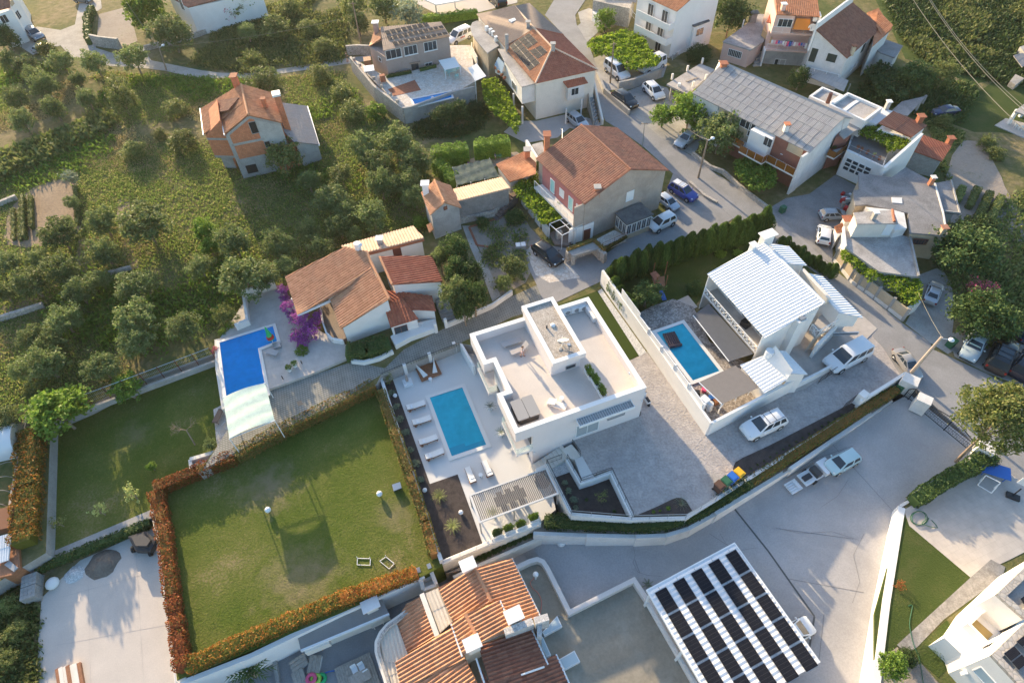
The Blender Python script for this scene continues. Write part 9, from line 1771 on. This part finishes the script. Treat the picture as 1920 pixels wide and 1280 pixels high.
# ================================================================== POLES, WIRES, GATES
def pole(base,top,r_,m,label,lamp=None,z=0.0):
 """base: ground sight point; top: sight point of the tip"""
 b_=P(*base,z);q=P(*top,0);d=q-CAMP;t=((b_-CAMP).x*d.x+(b_-CAMP).y*d.y)/(d.x*d.x+d.y*d.y);tip=CAMP+d*t;h_=max(4,min(10,tip.z));tip=V((tip.x,tip.y,h_))
 o=thing('street_pole',label,'pole',b_,'street poles');MB().tube([b_-V((0,0,.3)),tip],r_,8,r_*.65).part('pole',m,o)
 if lamp is not None:e=tip+V((math.cos(lamp)*.9,math.sin(lamp)*.9,-.1));MB().tube([tip-V((0,0,.2)),e],.05,5).part('arm',GALV,o);MB().ball(e,.28,12,8,.6).part('lamp_head',METW,o,smooth=80)
 else:MB().par(tip-V((.5,.03,.3)),V((1,0,0)),V((0,.06,0)),V((0,0,.08))).part('crossarm',POLE,o)
 return tip
t1_=pole((1702,706),(1766,632),.20,mat('concrete_pole',(.50,.40,.32),.9,.08,2,10,.2),'thick leaning concrete street pole beside the gate wall',R(-20))
t2_=pole((1309,334),(1327,262),.16,POLE,'brown street lamp pole at the road by the blue car',R(30));t3_=pole((1144,156),(1151,80),.15,POLE,'wooden pole standing beside the vine canopy');t4_=pole((312,132),(299,92),.14,POLE,'lamp post beside the upper left lane',R(60));t5_=pole((676,80),(661,4),.15,POLE,'wooden pole on the scrub slope at the top');t6_=pole((1205,275),(1206,248),.07,GALV,'short thin metal sign post at the roadside')
def wire(a,b,label,sag=.6,r_=.022):
 a,b=V(a),V(b);MB().tube([lerp(a,b,k/12)-V((0,0,sag*4*(k/12)*(1-k/12))) for k in range(13)],r_,4).single('overhead_wire',plain('pale_cable',(.30,.26,.18),.6) if 'pale_cable' not in MT else MT['pale_cable'],label,'wire')
wire(t4_,P(228,-10,7),'overhead wire from the lane lamp post to the top edge');wire(t4_,P(640,36,6),'overhead wire from the lane lamp post across the scrub');wire(t2_,P(1268,215,6),'wire from the brown street lamp towards the grey car');wire(t1_,P(1722,548,4),'wire from the concrete pole to the vine wall',.15,.012)
for i,(x0,x1,y1) in enumerate(((1706,1925,248),(1736,1925,212),(1739,1927,206))):wire(P(x0,-10,15),P(x1,y1,9),('lowest of the three overhead cables at the upper right','middle of the three overhead cables at the upper right','highest of the three overhead cables at the upper right')[i],.8,.045)
for x,y,s,l in ((1003,330,1.5,'large white gate pillar beside the leaning pole'),(1100,470,1.3,'white gate pillar between small and large iron gate'),(1540,810,1.4,'white gate pillar at the big tree')):MB().box(D2(x-20,y+60,0),s,s*.85,1.9,R(-38)).single('gate_pillar',WHITE2,l,'pillar')
def gate(a,b,h0,h1,label):
 o=thing('iron_gate',label,'gate',(a+b)/2);n_=26;U=V((0,0,1));top=lambda t:h0+(h1-h0)*(1-abs(2*t-1)**1.6);mb=MB();mb.tube([a+U*.15,b+U*.15],.05,5);mb.tube([lerp(a,b,k/n_)+U*top(k/n_) for k in range(n_+1)],.055,5);mb.tube([a+U*.8,b+U*.8],.03,4)
 for t in (0,.5,1):mb.tube([lerp(a,b,t),lerp(a,b,t)+U*top(t)],.06,5)
 mb.part('gate_frame',METD,o);mb=MB();K2=max(6,int((b-a).length/.2))
 for k in range(1,K2):mb.tube([lerp(a,b,k/K2)+U*.15,lerp(a,b,k/K2)+U*top(k/K2)],.016,3,cap=False);mb.tube([lerp(a,b,k/K2)+U*(.3+.4*(k%2)),lerp(a,b,(k+1)/K2)+U*(.7-.4*(k%2))],.014,3,cap=False)
 mb.part('gate_bars',METD,o)
gate(D2(1095,535,0),D2(1465,840,0),1.2,2.0,'large double iron gate with arched top across the yard entry');gate(D2(985,440,0),D2(1050,480,0),1.3,1.8,'small arched iron gate between the white pillars')
MB().pwall([P(1604,764,.05),P(1640,742,.05),P(1688,712,.05)],.3,-.1,1.3).single('gate_wall',WHITE,'white wall beside the sliding gate of the driveway','wall');MB().box(P(1608,755,.05),.9,.7,1.7,R(35)).single('gate_pillar',WHITE,'white pillar at the end of the long bark strip','pillar');rail(None,[P(1578,768,.05),P(1604,748,.05)],1.2,METD,step=.1).single('iron_gate',METD,'small dark gate leaf beside the bark strip pillar','gate')
fo=thing('wire_fence','long wire fence with dark red posts above the left lawn','fence',P(280,720,0));fa_,fb_4=P(140,772,-.1),P(404,672,-.1);mb=MB()
for z in (.1,.7,1.3,1.9):mb.tube([fa_+V((0,0,z)),fb_4+V((0,0,z))],.03 if z>1.8 else .008,4)
for k in range(90):mb.tube([lerp(fa_,fb_4,k/90)+V((0,0,.05)),lerp(fa_,fb_4,(k+1)/90)+V((0,0,1.9))],.006,3,cap=False)
mb.part('wires',GALV,fo)
for k in range(9):p=lerp(fa_,fb_4,k/8);MB().tube([p,p+V((0,0,1.95))],.045,5).part('post',plain('oxide_red',(.14,.04,.03),.7),fo)
MB().pwall([P(140,775,0),P(404,677,0)],.3,-.6,.12).single('fence_kerb',CONC,'low cream kerb under the wire fence','wall');MB().tube([P(90,830,LL+.6),P(88,1030,LL+.6)],.03,5).single('lawn_rail',GALV,'thin grey rail beside the wide amber hedge','rail')
for pts,h_,l in (((A1(-20,1100,0),A1(190,1035,0),A1(330,990,0)),.7,'grey stone terrace wall below the left olives'),((A1(-30,270,0),A1(130,205,0)),.7,'pale concrete wall at the left edge of the vegetable plot'),((A1(800,755,0),A1(960,715,0)),.5,'short stone wall at the end of the orange track')):MB().pwall(pts,.45,-.1,h_).single('terrace_wall',RUBBLE,l,'wall')
MB().pwall([B0(668,402,0),B0(750,396,0),B0(835,400,0)],.4,-.1,1.7).single('garden_wall',RUBBLE,'pale rubble wall at the end of the lane by the taupe house','wall');MB().pwall([A0(690,330,0),A0(760,345,0),A0(890,360,0)],.4,0,2.0).single('garden_wall',RUBBLE,'pale stone wall of the upper left walled garden','wall');MB().pwall([A0(1060,370,0),A0(1380,290,0),A0(1520,240,0),A0(1700,170,0)],.4,0,.9).single('garden_wall',RUBBLE,'long stone wall along the upper lane garden','wall')
for pts,h_,m_,l in (([C0(620,560,0),C0(670,680,0),C0(850,840,0)],.9,CONC,'concrete roadside wall beside the black car'),([C0(770,665,0),C0(880,640,0),C0(1080,560,0)],1.6,CONC,'concrete retaining wall below the vine parking'),([C0(1310,1130,0),C0(1440,1230,0),C1(1530,20,0),C1(1700,170,0),C1(1862,290,0)],.6,RUBBLE,'low stone kerb wall along the road garden'),([C1(1290,90,0),C1(1400,190,0),C1(1490,240,0)],.35,RUBBLE,'low kerb around the parking corner shrubs')):MB().pwall(pts,.35,-.1,h_).single('roadside_wall',m_,l,'wall')
# ================================================================== LAWN AND YARD OBJECTS
for x,y,l in ((505,955,'white globe lamp on the left part of the big lawn'),(713,925,'white globe lamp on the right part of the big lawn')):o=thing('globe_lamp',l,'lamp',P(x,y+4,LL));MB().cyl(P(x,y+4,LL),.06,.25,8).part('base',METD,o);MB().ball(P(x,y+4,LL)+V((0,0,.45)),.29,16,12).part('globe',BALL,o,smooth=90)
o=thing('mower_station','grey roofed mower shelter at the hedge of the big lawn','mower shelter',P(742,915,LL));mb=MB();mb.prism([P(735,908,LL+.6),P(750,903,LL+.6),P(753,914,LL+.5),P(738,920,LL+.5)],LL+.4);mb.part('roof',GALV,o);MB().box(P(744,914,LL),.75,.6,.38,.3).part('body',TUBD,o)
for q,l in ((((736,420),(738,372),(833,375),(830,423)),'small pipe goal lying flat on the lawn, left one'),(((900,393),(945,362),(1006,412),(968,450)),'small tilted pipe goal on the lawn, right one')):p=[B3(x,y,LL+.06) for x,y in q];mb=MB();[mb.tube([p[i],p[i+1]],.035,6) for i in range(3)];mb.tube([p[1],p[1]+V((0,0,.35))],.03,5);mb.tube([p[2],p[2]+V((0,0,.35))],.03,5);mb.tube([p[0],p[3]],.03,5);mb.single('mini_goal',METW,l,'goal','mini goals on the lawn')
def heap(c,r_,h_,m,label):
 mb=MB();n_=18;random.seed(int(r_*10));rings=[[c+V((math.cos(6.2832*k/n_)*r_*f*(.9+.25*rnd()),math.sin(6.2832*k/n_)*r_*f*(.85+.25*rnd()),h_*(1-f)**.8*(.8+.4*rnd()))) for k in range(n_)] for f in (1,.75,.5,.25)]
 mb.add([p for r2 in rings for p in r2]+[c+V((0,0,h_))],[(j*n_+k,j*n_+(k+1)%n_,(j+1)*n_+(k+1)%n_,(j+1)*n_+k) for j in range(3) for k in range(n_)]+[(3*n_+k,3*n_+(k+1)%n_,4*n_) for k in range(n_)]);mb.single('gravel_heap',m,label,'heap',smooth=80)
heap(A3(540,490,LC),.85,.4,PEBBLE,'pale grey gravel heap on the yard slab');heap(A3(750,410,LC),1.45,.6,ground_mat('heap_soil',[(.3,(.14,.11,.09)),(.7,(.26,.22,.18))],1.5,6,.8),'brown earth heap on the yard slab')
for (x,y),l in (((265,530),'upper of the two stacked block pallets'),((258,620),'lower of the two stacked block pallets')):
 o=local('block_pallet',l,'pallet',A3(x,y+30,LC),'block pallets',R(20));inst(MB().box((0,0,0),1.3,1.2,.14).mesh('pallet',WOODG),'pallet',o);mb=MB();[mb.box(((i-1.5)*.31,(j-1)*.38,.15+.26*k),.29,.36,.24) for i in range(4) for j in range(3) for k in range(4)];inst(mb.mesh('blocks',CONC),'blocks',o)
o=MB().ball(A3(380,555,LC+.2),.6,12,8,.6).single('builders_bag',FABW,'white builders bag beside the block pallets','bag',smooth=60);MB().ball(Y(1052,1018)+V((0,0,.1)),.42,10,6,.5).single('cement_bag',FABW,'white sack lying at the yard wall','bag',smooth=60)
o=thing('covered_tractor','old dark machine under a tarp in the slab corner','vehicle',A3(1040,270,LC));q=[A3(930,215,LC+1.1),A3(1060,175,LC+1.1),A3(1135,240,LC+1.1),A3(1090,320,LC+.9),A3(985,320,LC+.8)];MB().prism(q,LC+.25).part('tarp',plain('tarp',(.055,.05,.05),.8),o);MB().prism(inset(q,.3),LC+1.0,LC+1.35).part('hood',TUBD,o);[MB().tube([A3(x,y,LC+.3),A3(x+20,y-6,LC+.3)],.33,12).part('wheel',RUBBER,o) for x,y in ((960,310),(1085,335),(1110,240))]
o=MB().cyl(A3(335,350,LL+.05),.5,.45,18,.62).single('round_pot',plain('dull_red',(.28,.05,.05),.6),'large dull red round pot on the path','pot',smooth=50);o=thing('timber_stack','stack of pale timber at the lower edge of the slab','timber',A3(530,1260,LC));[MB().box(A3(440+26*k,1262-7*k,LC),.3,2.0,.3+.05*(k%2),R(30)).part('plank',WOOD if k%3==0 else CREAM,o) for k in range(7)]
o=table_(D2(1625,1000,0),R(-25),2.5,1.4,.78,'blue table tennis table in the court by the hedge',BLUE);mb=MB();g=[D2(1525,1080,.05),D2(1585,1010,1.1),D2(1690,1065,1.1),D2(1625,1140,.05)];[mb.tube([g[i],g[(i+1)%4]],.05,6) for i in range(4)];mb.tube([xy(g[1],0),g[1]],.05,6);mb.tube([xy(g[2],0),g[2]],.05,6);mb.single('court_goal',METW,'white pipe goal frame in front of the table tennis table','goal')
o=thing('basketball_stand','basketball stand with black base at the court edge','basketball stand',D2(1780,1165,0));MB().box(D2(1775,1170,0),1.1,.6,.25,R(-30)).part('base',BLK,o);MB().tube([D2(1790,1150,.2),D2(1840,1110,2.6)],.06,6).part('post',METD,o);MB().wall(D2(1815,1060,2.4),D2(1875,1090,2.4),.05,2.3,3.2).part('backboard',METW,o)
hose('garden_hose',[D3(1100+70*math.cos(k*.8)*(1-.02*k),80+50*math.sin(k*.8),.05+.01*k) for k in range(18)]+[D3(1230,150,.05),D3(1190,95,.05)],.035,GRN,'tangled green garden hose at the court corner');hose('garden_hose',[D3(1020,720,.05),D3(1050,720,.05),D3(1030,850,.05),D3(1060,1000,.05),D3(1100,1100,.05),D3(1130,1280,.05)],.03,GRN,'thin dark hose along the side lawn edge')
for x,y,m_,l in ((1320,70,GRN,'dark green bin at the right roadside'),(950,395,GRN,'green bin beside the large gate pillar')):MB().box(D2(x,y,.05),.8,.7,1.0,.5).single('wheelie_bin',m_,l,'bin')
MB().box(D1(100,300,.05),.7,.6,.9,.5).single('wheelie_bin',GRN,'green bin at the forecourt corner','bin');random.seed(5);mb=MB()
o=thing('scrap_pile','pile of scrap and tools beside the grey blue hatchback','scrap',D1(590,230,0))
for k in range(16):MB().box(D1(540+rnd()*90,170+rnd()*130,0),.3+.5*rnd(),.25+.3*rnd(),.3+.4*rnd(),rnd()*3).part('scrap_piece',(METD,RED,METG,WOODG,METW)[k%5],o)
person(P(652,116,.05),R(40),'dark dressed walker at the end of the upper lane',1.75,METD,METD)
o=thing('wire_pen','leaning concrete slab ramp behind the brown tiled wing','ramp',wh(1300,330,0));q=[wh(1090,380,1.8),wh(1220,260,2.0),wh(1520,190,2.4),wh(1290,430,2.0)];MB().slab(q,.2).part('slab',CONCD,o);[MB().box(wh(x,y,0),.3,.3,2).part('prop',CONC,o) for x,y in ((1370,400),(1440,330))]
o=thing('hut','small grey hut at the upper right grass plot','hut',D0(1840,440,0));walls(o,[D0(1790,410,0),D0(1850,390,0),D0(1920,430,0),D0(1850,480,0)],0,CONC,1.6);tiles(o,[D0(1785,405,1.9),D0(1850,385,1.9),D0(1925,425,1.6),D0(1850,490,1.6)],SLATE,.3,1,.03);MB().prism([D0(1760,590,.9),D0(1800,540,1.0),D0(1865,570,1.0),D0(1800,620,.8)],0).single('log_store',WOODG,'weathered log store at the right grass plot','log store')
m,t,b=nodes('haze_air');t.nodes.remove(b);pvn=N(t,'ShaderNodeVolumePrincipled');pvn.inputs['Color'].default_value=(.93,.92,.88,1);pvn.inputs['Density'].default_value=.00010;pvn.inputs['Anisotropy'].default_value=.35;t.links.new(pvn.outputs[0],t.nodes['Material Output'].inputs['Volume'])
MB().box((0,250,-9),900,800,72).single('haze',m,kind='stuff')
